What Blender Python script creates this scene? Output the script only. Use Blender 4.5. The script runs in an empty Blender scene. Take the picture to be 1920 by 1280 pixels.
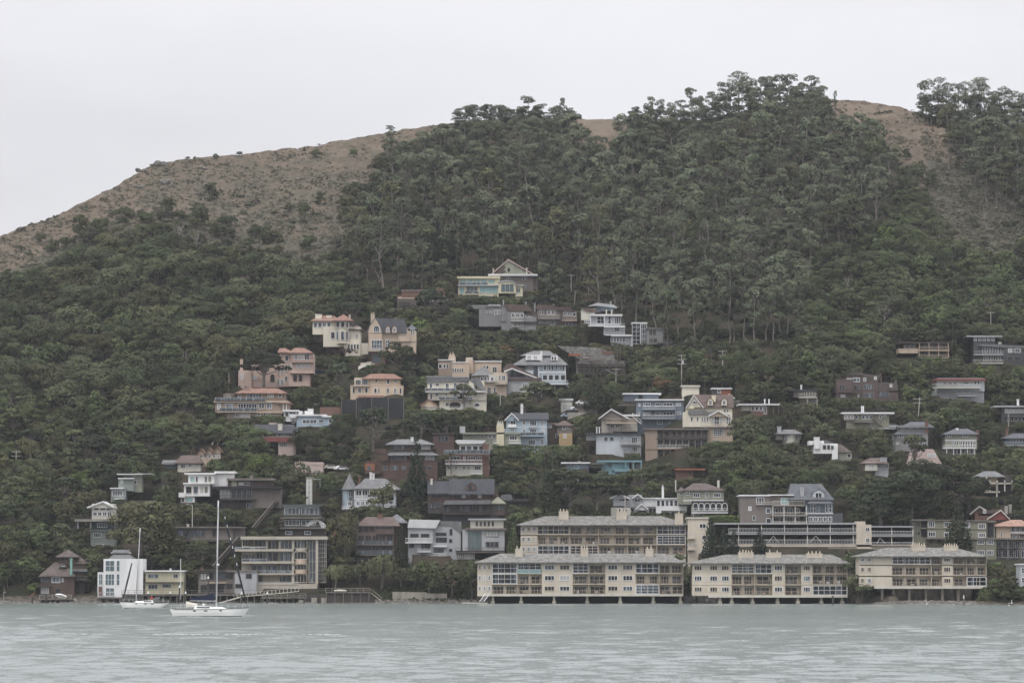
import bpy, math, random
import numpy as np
from mathutils import Vector, Matrix
R = math.radians
sc = bpy.context.scene
COL = sc.collection
# ------------------------------------------------------------ camera
F = 6900.0            # focal length in pixels of the 1920 px wide frame
CAMH = 6.4
HORIZON = 1086.0
TH = math.atan((HORIZON - 640) / F)
cam = bpy.data.cameras.new("camera")
cam.sensor_width = 36.0
cam.lens = 36.0 * F / 1920.0
cam.clip_start = 1.0
cam.clip_end = 20000.0
camo = bpy.data.objects.new("camera", cam)
COL.objects.link(camo)
camo.location = (0, 0, CAMH)
camo.rotation_euler = (math.pi / 2 + TH, 0, 0)
sc.camera = camo
# ------------------------------------------------------------ world: overcast sky
SUN_EL, SUN_AZ = R(60), R(212)
world = bpy.data.worlds.new("World")
sc.world = world
world.use_nodes = True
nt = world.node_tree
nt.nodes.clear()
N = nt.nodes.new
L = nt.links.new
out = N("ShaderNodeOutputWorld"); bg = N("ShaderNodeBackground")
sky = N("ShaderNodeTexSky"); sky.sky_type = 'NISHITA'; sky.sun_disc = False
sky.sun_elevation = SUN_EL; sky.sun_rotation = SUN_AZ; sky.air_density = 1.0; sky.dust_density = 3.0
tc = N("ShaderNodeTexCoord"); sep = N("ShaderNodeSeparateXYZ")
L(tc.outputs['Generated'], sep.inputs[0])
mr = N("ShaderNodeMapRange"); mr.inputs[1].default_value = 0.12; mr.inputs[2].default_value = 1.0
mr.inputs[3].default_value = 1.0; mr.inputs[4].default_value = 2.75
L(sep.outputs['Z'], mr.inputs[0])
noi = N("ShaderNodeTexNoise"); noi.inputs['Scale'].default_value = 4.5; noi.inputs['Detail'].default_value = 5
mp = N("ShaderNodeMapping"); mp.inputs['Scale'].default_value = (1.2, 1, 4)
L(tc.outputs['Generated'], mp.inputs[0]); L(mp.outputs[0], noi.inputs[0])
mr2 = N("ShaderNodeMapRange"); mr2.inputs[1].default_value = 0.3; mr2.inputs[2].default_value = 0.7
mr2.inputs[3].default_value = 0.90; mr2.inputs[4].default_value = 1.04
L(noi.outputs['Fac'], mr2.inputs[0])
mul = N("ShaderNodeMath"); mul.operation = 'MULTIPLY'
L(mr.outputs[0], mul.inputs[0]); L(mr2.outputs[0], mul.inputs[1])
cl = N("ShaderNodeVectorMath"); cl.operation = 'SCALE'; cl.inputs[0].default_value = (8.35, 8.32, 8.68)
L(mul.outputs[0], cl.inputs['Scale'])
mx = N("ShaderNodeMix"); mx.data_type = 'RGBA'; mx.inputs[0].default_value = 0.95   # the cloud deck over the clear sky
L(sky.outputs[0], mx.inputs[6]); L(cl.outputs[0], mx.inputs[7])
L(mx.outputs[2], bg.inputs['Color']); bg.inputs['Strength'].default_value = 0.1
L(bg.outputs[0], out.inputs[0])
# ------------------------------------------------------------ sun, veiled by cloud
sl = bpy.data.lights.new("sun", 'SUN'); sl.energy = 1.5; sl.angle = R(13); sl.color = (1.0, 0.96, 0.9)
so = bpy.data.objects.new("sun", sl); COL.objects.link(so)
sd = Vector((math.sin(SUN_AZ) * math.cos(SUN_EL), math.cos(SUN_AZ) * math.cos(SUN_EL), math.sin(SUN_EL)))
so.rotation_euler = sd.to_track_quat('Z', 'Y').to_euler()
so.location = (0, 0, 400)
sc.view_settings.view_transform = 'Standard'
sc.view_settings.look = 'None'
sc.view_settings.exposure = 0.0
sc.view_settings.gamma = 1.0
sc.render.engine = 'CYCLES'
sc.cycles.use_denoising = True
sc.cycles.max_bounces = 6
sc.cycles.diffuse_bounces = 3
sc.cycles.glossy_bounces = 2
sc.cycles.transparent_max_bounces = 6
sc.cycles.volume_bounces = 1
sc.cycles.use_adaptive_sampling = True
sc.cycles.adaptive_threshold = 0.02

# ------------------------------------------------------------ pixel <-> world
def ray(px, py):
    x = (px - 960) / F; y = (640 - py) / F
    return (x, math.cos(TH) - math.sin(TH) * y, math.sin(TH) + math.cos(TH) * y)
def K(px, py, Y):
    a, b, c = ray(px, py)
    t = Y / b
    return a * t, CAMH + c * t
def ZP(py, Y):
    return K(960, py, Y)[1]
def PX(X, Y, Z):
    dz = Z - CAMH
    d = Y * math.cos(TH) + dz * math.sin(TH)
    up = -Y * math.sin(TH) + dz * math.cos(TH)
    return 960 + F * X / d, 640 - F * up / d

# ------------------------------------------------------------ materials
MATS = {}
def newmat(name):
    m = bpy.data.materials.new(name); m.use_nodes = True
    b = m.node_tree.nodes['Principled BSDF']
    return m, m.node_tree, b
def paint(name, rgb, rough=0.75, var=0.10, scale=0.35, streak=True, spec=0.25, metal=0.0, bump=0.0, fine=0.0):
    """plain painted / stained / stone surface with weathering"""
    m, t, b = newmat(name)
    n = t.nodes.new; l = t.links.new
    geo = n("ShaderNodeNewGeometry")
    mp = n("ShaderNodeMapping"); mp.inputs['Scale'].default_value = (1, 1, 0.25 if streak else 1)
    l(geo.outputs['Position'], mp.inputs[0])
    no = n("ShaderNodeTexNoise"); no.inputs['Scale'].default_value = scale; no.inputs['Detail'].default_value = 6; no.inputs['Roughness'].default_value = 0.65
    l(mp.outputs[0], no.inputs['Vector'])
    r = n("ShaderNodeMapRange"); r.inputs[1].default_value = 0.3; r.inputs[2].default_value = 0.7
    r.inputs[3].default_value = 1 - var * 1.6; r.inputs[4].default_value = 1 + var
    l(no.outputs['Fac'], r.inputs[0])
    v = n("ShaderNodeVectorMath"); v.operation = 'SCALE'; v.inputs[0].default_value = rgb
    l(r.outputs[0], v.inputs['Scale'])
    last = v.outputs[0]
    if fine:
        no2 = n("ShaderNodeTexNoise"); no2.inputs['Scale'].default_value = 3.0; no2.inputs['Detail'].default_value = 3
        mp2 = n("ShaderNodeMapping"); mp2.inputs['Scale'].default_value = (0.5, 0.5, 1.6)
        l(geo.outputs['Position'], mp2.inputs[0]); l(mp2.outputs[0], no2.inputs['Vector'])
        r2 = n("ShaderNodeMapRange"); r2.inputs[1].default_value = 0.3; r2.inputs[2].default_value = 0.7
        r2.inputs[3].default_value = 1 - fine; r2.inputs[4].default_value = 1 + fine
        l(no2.outputs['Fac'], r2.inputs[0])
        v2 = n("ShaderNodeVectorMath"); v2.operation = 'SCALE'
        l(last, v2.inputs[0]); l(r2.outputs[0], v2.inputs['Scale']); last = v2.outputs[0]
    l(last, b.inputs['Base Color'])
    b.inputs['Roughness'].default_value = rough
    b.inputs['Specular IOR Level'].default_value = spec
    b.inputs['Metallic'].default_value = metal
    if bump:
        bp = n("ShaderNodeBump"); bp.inputs['Strength'].default_value = bump; bp.inputs['Distance'].default_value = 0.3
        l(no.outputs['Fac'], bp.inputs['Height']); l(bp.outputs[0], b.inputs['Normal'])
    return m
WALLS = dict(
 be=(.52,.465,.385), bf=(.59,.53,.44), cr=(.61,.57,.48), mo=(.39,.355,.30), wh=(.66,.66,.66), ow=(.52,.50,.44), lg=(.34,.35,.36), gy=(.20,.20,.20), gb=(.155,.135,.125),
 dg=(.07,.072,.078), dk=(.028,.030,.034), br=(.085,.060,.050), rd=(.092,.058,.050), bk=(.145,.085,.068), pk=(.49,.37,.32), pb=(.105,.078,.072), pp=(.46,.37,.34), pe=(.54,.44,.33),
 tn=(.46,.37,.29), tc=(.27,.21,.17), bl=(.135,.165,.20), lb=(.33,.40,.46), vb=(.28,.335,.38), cb=(.42,.445,.47), ye=(.44,.41,.30), yl=(.60,.56,.43), gn=(.25,.26,.21),
 ol=(.19,.19,.145), sg=(.22,.25,.23), dgn=(.075,.095,.095), wd=(.17,.15,.135), dw=(.065,.056,.052), tq=(.17,.28,.31), aq=(.22,.50,.50), oc=(.36,.265,.15),
 or_=(.25,.10,.06), cc=(.33,.31,.28), cy=(.55,.50,.36), mr=(.20,.07,.065), nv=(.012,.018,.045), mt=(.45,.46,.47), cu=(.20,.36,.31), sv=(.62,.62,.64))
def M(k):
    if k in MATS: return MATS[k]
    if k in WALLS:
        m = paint({'or_': 'orange_paint'}.get(k, 'paint_' + k), WALLS[k], var=0.2 if k in ('wd', 'dw', 'cc', 'br', 'rd') else 0.11, fine=0.12 if k in ('wd', 'dw', 'bk', 'cc') else 0.03)
    elif k == 'sh': m = paint('grey_shake_roof', (.175, .172, .16), var=.32, scale=.9, streak=False, fine=.45, rough=.9)
    elif k == 'sl': m = paint('slate_roof', (.095, .100, .112), var=.15, scale=.5, fine=.2, rough=.8)
    elif k == 'dr': m = paint('dark_roof', (.045, .048, .055), var=.15, scale=.5, fine=.2, rough=.8)
    elif k == 'gr': m = paint('grey_roof', (.15, .152, .155), var=.15, scale=.5, fine=.25, rough=.8)
    elif k == 'rr': m = paint('red_brown_roof', (.108, .080, .072), var=.18, scale=.6, fine=.25, rough=.85)
    elif k == 'br_': m = paint('brown_roof', (.100, .082, .075), var=.22, scale=.6, fine=.3, rough=.85)
    elif k == 'tr': m = paint('terracotta_roof', (.215, .128, .10), var=.22, scale=.8, fine=.3, rough=.85)
    elif k == 'tp': m = paint('pink_tile_roof', (.30, .19, .15), var=.18, scale=.8, fine=.25, rough=.85)
    elif k == 'wr': m = paint('white_roof', (.55, .56, .56), var=.08)
    elif k == 'pi': m = paint('pier_timber', (.15, .135, .12), var=.3, scale=1.5, fine=.2)
    elif k == 'co': m = paint('weathered_concrete', (.30, .28, .24), var=.25, scale=.3, fine=.15)
    elif k == 'bkm': m = paint('tree_bark', (.11, .095, .08), var=.3, scale=1.5, fine=.2)
    elif k == 'bke': m = paint('pale_bark', (.17, .15, .13), var=.35, scale=.8, fine=.2)
    elif k == 'bkw': m = paint('bleached_wood', (.27, .25, .22), var=.2, scale=1.5, fine=.2)
    elif k == 'roc': m = paint('rock', (.17, .16, .145), var=.4, scale=.7, streak=False, fine=.3, rough=.95)
    elif k == 'soil': m = paint('reddish_soil', (.17, .105, .075), var=.3, scale=.4, streak=False, fine=.2)
    elif k == 'net': m = paint('dark_mesh_fence', (.028, .030, .033), var=.3, scale=.25, fine=.1)
    elif k == 'gel': m = paint('gelcoat', (.80, .80, .78), rough=.3, var=.04, spec=.5)
    elif k == 'skin': m = paint('skin', (.45, .27, .2), var=.03)
    elif k == 'red': m = paint('red_cloth', (.55, .03, .03), var=.05)
    elif k == 'asp': m = paint('asphalt', (.08, .08, .08), var=.15, streak=False)
    elif k in ('g0', 'g1', 'g2', 'g3', 'ga', 'gg'):   # window glass: rooms behind, blinds and curtains drawn or not
        rgb = dict(g0=(.010, .012, .015), g1=(.024, .028, .035), g2=(.10, .12, .14), g3=(.36, .36, .34), ga=(.20, .42, .43), gg=(.07, .10, .11))[k]
        m, t, b = newmat('window_glass_' + k)
        n = t.nodes.new; l = t.links.new
        geo = n("ShaderNodeNewGeometry")
        mp = n("ShaderNodeMapping"); mp.inputs['Scale'].default_value = (1.3, 1.3, .15)
        l(geo.outputs['Position'], mp.inputs[0])
        no = n("ShaderNodeTexNoise"); no.inputs['Scale'].default_value = 1.1; no.inputs['Detail'].default_value = 2
        l(mp.outputs[0], no.inputs['Vector'])
        cr = n("ShaderNodeValToRGB"); cr.color_ramp.interpolation = 'CONSTANT' if k in ('g1', 'g2') else 'LINEAR'
        e = cr.color_ramp.elements
        e[0].position = 0.0; e[0].color = (*[c * .6 for c in rgb], 1)
        e[1].position = 0.56 if k in ('g1', 'g2') else .75; e[1].color = (*[min(.45, c * (3.2 if k == 'g1' else 1.5) + .01) for c in rgb], 1)
        l(no.outputs['Fac'], cr.inputs[0]); l(cr.outputs[0], b.inputs['Base Color'])
        b.inputs['Roughness'].default_value = 0.08
        b.inputs['Specular IOR Level'].default_value = 0.3
    else: raise KeyError(k)
    MATS[k] = m
    return m

# ------------------------------------------------------------ mesh helpers
class MB:
    def __init__(s): s.v = []; s.f = []
    def box(s, x0, x1, y0, y1, z0, z1):
        i = len(s.v)
        s.v += [(x0,y0,z0),(x1,y0,z0),(x1,y1,z0),(x0,y1,z0),(x0,y0,z1),(x1,y0,z1),(x1,y1,z1),(x0,y1,z1)]
        s.f += [(i,i+3,i+2,i+1),(i+4,i+5,i+6,i+7),(i,i+1,i+5,i+4),(i+1,i+2,i+6,i+5),(i+2,i+3,i+7,i+6),(i+3,i,i+4,i+7)]
        return s
    def prism(s, pts, y0, y1):
        """polygon of (x, z) extruded from y0 to y1; a sheared y1 may be a list"""
        i = len(s.v); n = len(pts)
        s.v += [(x, y0, z) for x, z in pts] + [(x, y1, z) for x, z in pts]
        s.f += [tuple(range(i, i + n)), tuple(range(i + 2*n - 1, i + n - 1, -1))]
        for k in range(n):
            a, b = i + k, i + (k + 1) % n
            s.f.append((b, a, a + n, b + n))
        return s
    def poly(s, vs, fs):
        i = len(s.v); s.v += list(vs); s.f += [tuple(i + k for k in f) for f in fs]; return s
    def bar(s, a, b, r, n=4, r2=None):
        a = Vector(a); b = Vector(b); d = (b - a)
        if d.length < 1e-6: return s
        d.normalize()
        u = d.cross(Vector((0, 0, 1)) if abs(d.z) < .95 else Vector((1, 0, 0))).normalized(); w = d.cross(u)
        i = len(s.v); r2 = r if r2 is None else r2
        for p, q in ((a, r), (b, r2)):
            for k in range(n):
                t = 2 * math.pi * (k + .5) / n
                s.v.append(tuple(p + (u * math.cos(t) + w * math.sin(t)) * q))
        for k in range(n):
            c, e = i + k, i + (k + 1) % n
            s.f.append((c, e, e + n, c + n))
        s.f += [tuple(range(i + n - 1, i - 1, -1)), tuple(range(i + n, i + 2 * n))]
        return s
    def tube(s, pts, rs, n=6):
        for k in range(len(pts) - 1): s.bar(pts[k], pts[k+1], rs[k], n, rs[k+1])
        return s
    def build(s, name, mat, parent=None, smooth=False, loc=None):
        me = bpy.data.meshes.new(name)
        me.from_pydata(s.v, [], s.f)
        me.materials.append(M(mat) if isinstance(mat, str) else mat)
        me.update()
        if smooth: me.shade_smooth()
        o = bpy.data.objects.new(name, me); COL.objects.link(o)
        if parent is not None: o.parent = parent
        if loc is not None: o.location = loc
        return o
def tag(o, label=None, cat=None, group=None, kind=None):
    if label: o['label'] = label
    if cat: o['category'] = cat
    if group: o['group'] = group
    if kind: o['kind'] = kind
    return o
def empty(name, loc, rz=0):
    o = bpy.data.objects.new(name, None); COL.objects.link(o)
    o.location = loc; o.rotation_euler = (0, 0, rz); o.empty_display_size = 1
    return o
def npmesh(name, v, quads, mat, ncol=4):
    me = bpy.data.meshes.new(name)
    nf = len(quads)
    me.vertices.add(len(v)); me.vertices.foreach_set('co', np.asarray(v, np.float32).ravel())
    me.loops.add(nf * ncol); me.loops.foreach_set('vertex_index', np.asarray(quads, np.int32).ravel())
    me.polygons.add(nf)
    me.polygons.foreach_set('loop_start', np.arange(0, nf * ncol, ncol, dtype=np.int32))
    me.polygons.foreach_set('loop_total', np.full(nf, ncol, np.int32))
    if mat is not None: me.materials.append(mat)
    me.update(calc_edges=True)
    return me
# smooth value noise for terrain (same everywhere it is asked)
_rg = np.random.RandomState(7); _tab = _rg.rand(64, 64)
def vnoise(x, y):
    x = np.asarray(x, float); y = np.asarray(y, float)
    xi = np.floor(x).astype(int); yi = np.floor(y).astype(int); fx = x - xi; fy = y - yi
    fx = fx*fx*(3-2*fx); fy = fy*fy*(3-2*fy)
    g = lambda a, b: _tab[a % 64, b % 64]
    return (g(xi,yi)*(1-fx)+g(xi+1,yi)*fx)*(1-fy) + (g(xi,yi+1)*(1-fx)+g(xi+1,yi+1)*fx)*fy - .5
# ------------------------------------------------------------ terrain as depth over the picture's rows
RIDGE_U = [-400,-150,0,60,110,160,200,240,285,340,400,460,520,580,650,720,780,830,900,960,1030,1090,1150,1190,1300,1400,1500,1556,1600,1650,1700,1750,1800,1850,1920,2100,2400]
RIDGE_V = [560,490,444,418,402,378,358,336,308,300,294,289,282,273,262,250,240,231,226,222,222,224,225,228,226,208,196,188,187,192,204,216,222,226,232,250,290]
DV = [1180,1134,1128,1112,1040,950,850,750,640,500,400,300,190,100]
DY = [950,995,1001,1004,1024,1060,1103,1147,1200,1278,1338,1405,1490,1560]
def ridge(u): return np.interp(u, RIDGE_U, RIDGE_V)
def shore_off(u):
    t = np.clip((np.asarray(u, float) - 1300) / 560, 0, 1)
    return -55 * t * t * (3 - 2 * t)
def depth(u, v):
    u = np.asarray(u, float); v = np.asarray(v, float)
    base = np.interp(-v, [-q for q in DV], DY)
    up = np.clip((1100 - v) / 300, 0, 1)
    rel = 46 * vnoise(u / 210 + 3.3, v / 900 + 1) + 20 * vnoise(u / 80 + 9, v / 420 + 5)
    small = 3.0 * vnoise(u / 31, v / 60)
    return base + shore_off(u) * np.clip((v - 1045) / 70, 0, 1) + up * rel * (.25 + .75 * np.clip((1100 - v) / 700, 0, 1)) + small * up
# ------------------------------------------------------------ house builder
# Every line of a spec is one element; x and y are where its front shows in the photograph, and d is its own
# distance in metres behind the front of the house, from which its real position and size follow.
RECTS = []      # what each building fills in the view, for planting trees around it
PADS = []       # level ground cut for each building
REFS = []       # (u, v0, v1, short name) for naming trees by
hr = random.Random(11)
class House:
    def __init__(s, name, label, spec, Y=None, yaw=0.0, cat='house', back=9.0, sink=5.0, group=None, ref=True, rect=True, pad=True):
        rows = [l.split() for l in spec.strip().splitlines() if l.strip()]
        xs = []; ys = []
        for r in rows:
            if r[0] in ('w', 'h', 'f', 'g', 'gy', 'q'):
                xs += [float(r[1]), float(r[3])]; ys += [float(r[2]), float(r[4])]
        s.u = (min(xs) + max(xs)) / 2; s.vb = max(float(r[4]) for r in rows if r[0] in ('w', 'q', 'deck'))  if any(r[0] in ('w', 'q', 'deck') for r in rows) else max(ys)
        s.v0 = min(ys)
        s.Y = float(depth(s.u, s.vb)) if Y is None else Y
        s.pm = (s.v0 + s.vb) / 2
        s.yaw = yaw; s.c = math.cos(yaw); s.sn = math.sin(yaw)
        s.X0, s.Z0 = K(s.u, s.vb, s.Y)
        s.root = empty(name, (s.X0, s.Y, s.Z0), yaw)
        ref, _, rest = label.partition('|')
        tag(s.root, (ref.strip() + (' ' + rest.strip() if rest.strip() else '')), cat, group)
        s.k = s.Y / F
        s.sink = sink; s.lastroof = None; s.frame = 'wh'
        wid = (max(xs) - min(xs)) * s.k / 2
        if rect: RECTS.append([min(xs), s.v0 - 2, max(xs), s.vb, s.Y, ref.strip()])
        if pad: PADS.append((s.X0, s.Y, wid + 1.2, back + 1.0, s.Z0 + .1, yaw))
        if ref: REFS.append((s.u, s.v0, s.vb, ref.strip(), s.Y))
        for r in rows: s.run(r)
    def x(s, px, d):           # local x of a picture column on the plane d metres back
        k = K(px, s.pm, 1.0)[0]
        yb = s.Y + d * s.c
        return (k * yb - s.X0 + d * s.sn) / (s.c - k * s.sn)
    def z(s, py, d):
        return ZP(py, s.Y + d * s.c) - s.Z0
    def run(s, r):
        c = r[0]; a = []
        for t in r[1:]:
            try: a.append(float(t))
            except ValueError: a.append(t)
        getattr(s, 'c_' + c)(*a)
    def c_fr(s, m): s.frame = m
    # wall volume
    def c_w(s, x0, y0, x1, y1, d, dep, m, name='wall'):
        z1 = s.z(y1, d)
        if y1 >= s.vb - 1.5: z1 -= s.sink
        mb = MB().box(s.x(x0, d), s.x(x1, d), d, d + dep, z1, s.z(y0, d))
        return mb.build(name, m, s.root)
    def c_slab(s, x0, y0, x1, y1, d, dep, m): MB().box(s.x(x0, d), s.x(x1, d), d, d + dep, s.z(y1, d), s.z(y0, d)).build('floor_slab', m, s.root)
    def c_q(s, x0, y0, x1, y1, d, dep, m, n=10):       # round bay
        cx = (s.x(x0, d) + s.x(x1, d)) / 2; rx = abs(s.x(x1, d) - s.x(x0, d)) / 2; z1 = s.z(y1, d) - (s.sink if y1 >= s.vb - 1.5 else 0)
        n = int(n)
        pts = [(cx - rx * math.cos(math.pi * k / n), d + dep - dep * math.sin(math.pi * k / n)) for k in range(n + 1)]
        mb = MB(); i = len(pts)
        mb.v = [(x, y, z1) for x, y in pts] + [(x, y, s.z(y0, d)) for x, y in pts]
        mb.f = [(k, k + 1, k + 1 + i, k + i) for k in range(i - 1)] + [(i - 1, 0, i, 2 * i - 1), tuple(range(i, 2 * i)), tuple(range(i - 1, -1, -1))]
        mb.build('bay', m, s.root)
    def c_f(s, x0, y0, x1, y1, d, dep, m, name='roof'):
        s.lastroof = MB().box(s.x(x0, d), s.x(x1, d), d, d + dep, s.z(y1, d), s.z(y0, d)).build(name, m, s.root)
    def c_p(s, d, dep, name, m, *pts):
        q = [(s.x(pts[k], d), s.z(pts[k + 1], d)) for k in range(0, len(pts), 2)]
        o = MB().prism(q, d, d + dep).build(name, m, s.root)
        if name == 'roof': s.lastroof = o
    def c_h(s, x0, y0, x1, y1, d, dep, m, il=None, ir=None):
        X0, X1 = s.x(x0, d), s.x(x1, d); ze = s.z(y1, d); dm = d + dep / 2
        zr = s.z(y0, dm)
        w = X1 - X0
        ins = min(dep / 2, w / 2 - .01)
        l = ins if il is None else s.x(il, dm) - X0
        r = ins if ir is None else X1 - s.x(ir, dm)
        th = .22
        mb = MB()
        v = [(X0, d, ze), (X1, d, ze), (X1, d + dep, ze), (X0, d + dep, ze), (X0 + l, dm, zr), (X1 - r, dm, zr)]
        mb.poly([(a, b, z - th) for a, b, z in v[:4]] + v, [(3, 2, 1, 0), (0, 1, 5, 4), (1, 2, 6, 5), (2, 3, 7, 6), (3, 0, 4, 7), (4, 5, 9, 8), (5, 6, 9), (6, 7, 8, 9), (7, 4, 8)])
        s.lastroof = mb.build('roof', m, s.root)
    def c_cone(s, x0, y0, x1, y1, d, dep, m, n=12):
        cx = (s.x(x0, d) + s.x(x1, d)) / 2; rx = (s.x(x1, d) - s.x(x0, d)) / 2; cy = d + dep / 2
        n = int(n); mb = MB()
        ring = [(cx + rx * math.cos(2 * math.pi * (k + .5) / n), cy + dep / 2 * math.sin(2 * math.pi * (k + .5) / n)) for k in range(n)]
        mb.poly([(x, y, s.z(y1, d)) for x, y in ring] + [(cx, cy, s.z(y0, cy))], [(k, (k + 1) % n, n) for k in range(n)] + [tuple(range(n - 1, -1, -1))])
        s.lastroof = mb.build('roof', m, s.root)
    def c_g(s, x0, y0, x1, y1, d, dep, m, mw):          # gable, ridge along the front
        X0, X1 = s.x(x0, d), s.x(x1, d); ze = s.z(y1, d); dm = d + dep / 2; zr = s.z(y0, dm); th = .25
        mb = MB()
        mb.poly([(x, y, z) for x in (X0, X1) for y, z in ((d, ze), (dm, zr), (d + dep, ze), (d + dep, ze - th), (dm, zr - th), (d, ze - th))],
                [(0, 6, 7, 1), (1, 7, 8, 2), (2, 8, 9, 3), (3, 9, 10, 4), (4, 10, 11, 5), (5, 11, 6, 0), (0, 1, 4, 5), (1, 2, 3, 4), (6, 11, 10, 7), (7, 10, 9, 8)])
        s.lastroof = mb.build('roof', m, s.root)
        g = MB(); e = .5; t2 = th + .02
        for xa, xb in ((X0 + e, X0 + e + .2), (X1 - e - .2, X1 - e)):
            g.poly([(x, y, z) for x in (xa, xb) for y, z in ((d + e, ze - t2), (dm, zr - t2), (d + dep - e, ze - t2))], [(0, 2, 1), (3, 4, 5), (0, 1, 4, 3), (1, 2, 5, 4), (2, 0, 3, 5)])
        g.build('gable', mw, s.root)
    def c_gy(s, x0, y0, x1, y1, d, dep, m, mw, mt='wh', xr=None):   # gable facing the viewer
        xr = (x0 + x1) / 2 if xr is None else xr
        X0, X1, XR = s.x(x0, d), s.x(x1, d), s.x(xr, d); ze = s.z(y1, d); zr = s.z(y0, d); th = .3
        mb = MB().poly([(x, y, z) for y in (d - .45, d + dep) for x, z in ((X0, ze), (XR, zr), (X1, ze), (X1, ze - th), (XR, zr - th), (X0, ze - th))],
                [(0, 1, 4, 5), (1, 2, 3, 4), (6, 11, 10, 7), (7, 10, 9, 8), (0, 6, 7, 1), (1, 7, 8, 2), (2, 8, 9, 3), (3, 9, 10, 4), (4, 10, 11, 5), (5, 11, 6, 0)])
        s.lastroof = mb.build('roof', m, s.root)
        ex = (X1 - X0) * .06
        MB().prism([(X0 + ex, ze - th), (XR, zr - th - .05), (X1 - ex, ze - th)][::-1], d, d + .3).build('gable', mw, s.root)
        if mt != '-':
            t = MB()
            for xa, za, xb, zb in ((X0, ze, XR, zr), (XR, zr, X1, ze)):
                t.poly([(xa, d - .53, za + .02), (xb, d - .53, zb + .02), (xb, d - .53, zb - .38), (xa, d - .53, za - .38), (xa, d - .452, za + .02), (xb, d - .452, zb + .02), (xb, d - .452, zb - .38), (xa, d - .452, za - .38)],
                       [(0, 3, 2, 1), (4, 5, 6, 7), (0, 1, 5, 4), (3, 7, 6, 2), (0, 4, 7, 3), (1, 2, 6, 5)])
            t.build('bargeboard', mt, s.lastroof)
    # windows: n in a row inside x0..x1, each `gap` of its cell free, m mullions, h transoms
    def win(s, X0, X1, Z0, Z1, yf, m, h, fm, glass, name='window', side=None, arch=False):
        t = .15 if (X1 - X0) > .8 else .09
        def T(x, y, z): return (x, y, z) if side is None else (side[0] + y * side[1], side[2] + x, z)
        def bx(mb, a, b, y0, y1, c, e):
            i = len(mb.v); mb.box(a, b, y0, y1, c, e)
            mb.v[i:] = [T(*p) for p in mb.v[i:]]
        fr = MB(); dp = .10
        zt = Z1
        if arch:
            zt = Z1 - (X1 - X0) * .5; xc = (X0 + X1) / 2; ro = (X1 - X0) / 2; ri = ro - t; n = 8
            i = len(fr.v)
            for k in range(n + 1):
                q = math.pi * k / n
                for rr, yy in ((ro, -dp), (ri, -dp), (ro, 0), (ri, 0)): fr.v.append(T(xc - rr * math.cos(q), yf + yy, zt + rr * math.sin(q)))
            for k in range(n):
                j = i + 4 * k; fr.f += [(j, j + 1, j + 5, j + 4), (j + 1, j + 3, j + 7, j + 5), (j, j + 4, j + 6, j + 2)]
        bx(fr, X0, X0 + t, yf - dp, yf, Z0, zt); bx(fr, X1 - t, X1, yf - dp, yf, Z0, zt)
        bx(fr, X0 + t, X1 - t, yf - dp, yf, Z0, Z0 + t)
        if not arch: bx(fr, X0 + t, X1 - t, yf - dp, yf, Z1 - t, Z1)
        for k in range(1, m + 1):
            xx = X0 + (X1 - X0) * k / (m + 1); bx(fr, xx - .05, xx + .05, yf - dp, yf, Z0 + t, zt - (0 if arch else t))
        for k in range(1, h + 1):
            zz = Z0 + (zt - Z0) * k / (h + 1); bx(fr, X0 + t, X1 - t, yf - dp + .01, yf, zz - .05, zz + .05)
        w = fr.build(name, fm, s.root)
        pn = MB(); i = 0
        if arch:
            n = 8; pts = [(X0 + t, Z0 + t)] + [(xc - ri * math.cos(math.pi * k / n), zt + ri * math.sin(math.pi * k / n)) for k in range(n + 1)] + [(X1 - t, Z0 + t)]
            pn.v = [T(x, yf - .04, z) for x, z in pts]; pn.f = [tuple(range(len(pts)))]
        else:
            pn.v = [T(x, yf - .04, z) for x, z in ((X0 + t, Z0 + t), (X1 - t, Z0 + t), (X1 - t, Z1 - t), (X0 + t, Z1 - t))]; pn.f = [(0, 1, 2, 3)]
        pn.build('pane', glass, w)
        return w
    def glass(s, g):
        if g in ('-', None): return hr.choice(['g0', 'g1', 'g1', 'g2', 'g0', 'g1', 'g3'] if hr.random() < .6 else ['g0', 'g1'])
        return g
    def c_n(s, x0, y0, x1, y1, d, n=1, gap=.25, m=1, h=0, g='-', fm=None, name='window', arch=False):
        n = int(n); cw = (x1 - x0) / (n - gap) if n > 1 else (x1 - x0)
        ww = cw * (1 - gap) if n > 1 else cw
        for i in range(n):
            a = x0 + i * cw
            s.win(s.x(a, d), s.x(a + ww, d), s.z(y1, d), s.z(y0, d), d, int(m), int(h), fm or s.frame, s.glass(g), name, arch=arch)
    def c_a(s, *r):
        r = list(r) + [None] * 12
        x0, y0, x1, y1, d = r[:5]
        s.c_n(x0, y0, x1, y1, d, r[5] or 1, .25 if r[6] is None else r[6], r[7] or 0, r[8] or 0, r[9] or '-', r[10], 'window', True)
    def c_dr(s, x0, y0, x1, y1, d, n=1, gap=.1, m=1, g='-', fm=None): s.c_n(x0, y0, x1, y1, d, n, gap, m, 0, g, fm, 'glass_door')
    def c_l(s, xp, y0, y1, d0, da, db, n=1, m=1, h=0, sgn=-1):       # windows in the left side (sgn -1) or right side
        n = int(n); X = s.x(xp, d0); cw = (db - da) / n
        for i in range(n):
            a = da + i * cw + cw * .15; b = da + (i + 1) * cw - cw * .15
            s.win(a, b, s.z(y1, d0), s.z(y0, d0), 0.0, int(m), int(h), s.frame, s.glass('-'), 'window', side=(X, -sgn, d0))
    def c_r(s, xp, y0, y1, d0, da, db, n=1, m=1, h=0): s.c_l(xp, y0, y1, d0, da, db, n, m, h, 1)
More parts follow.
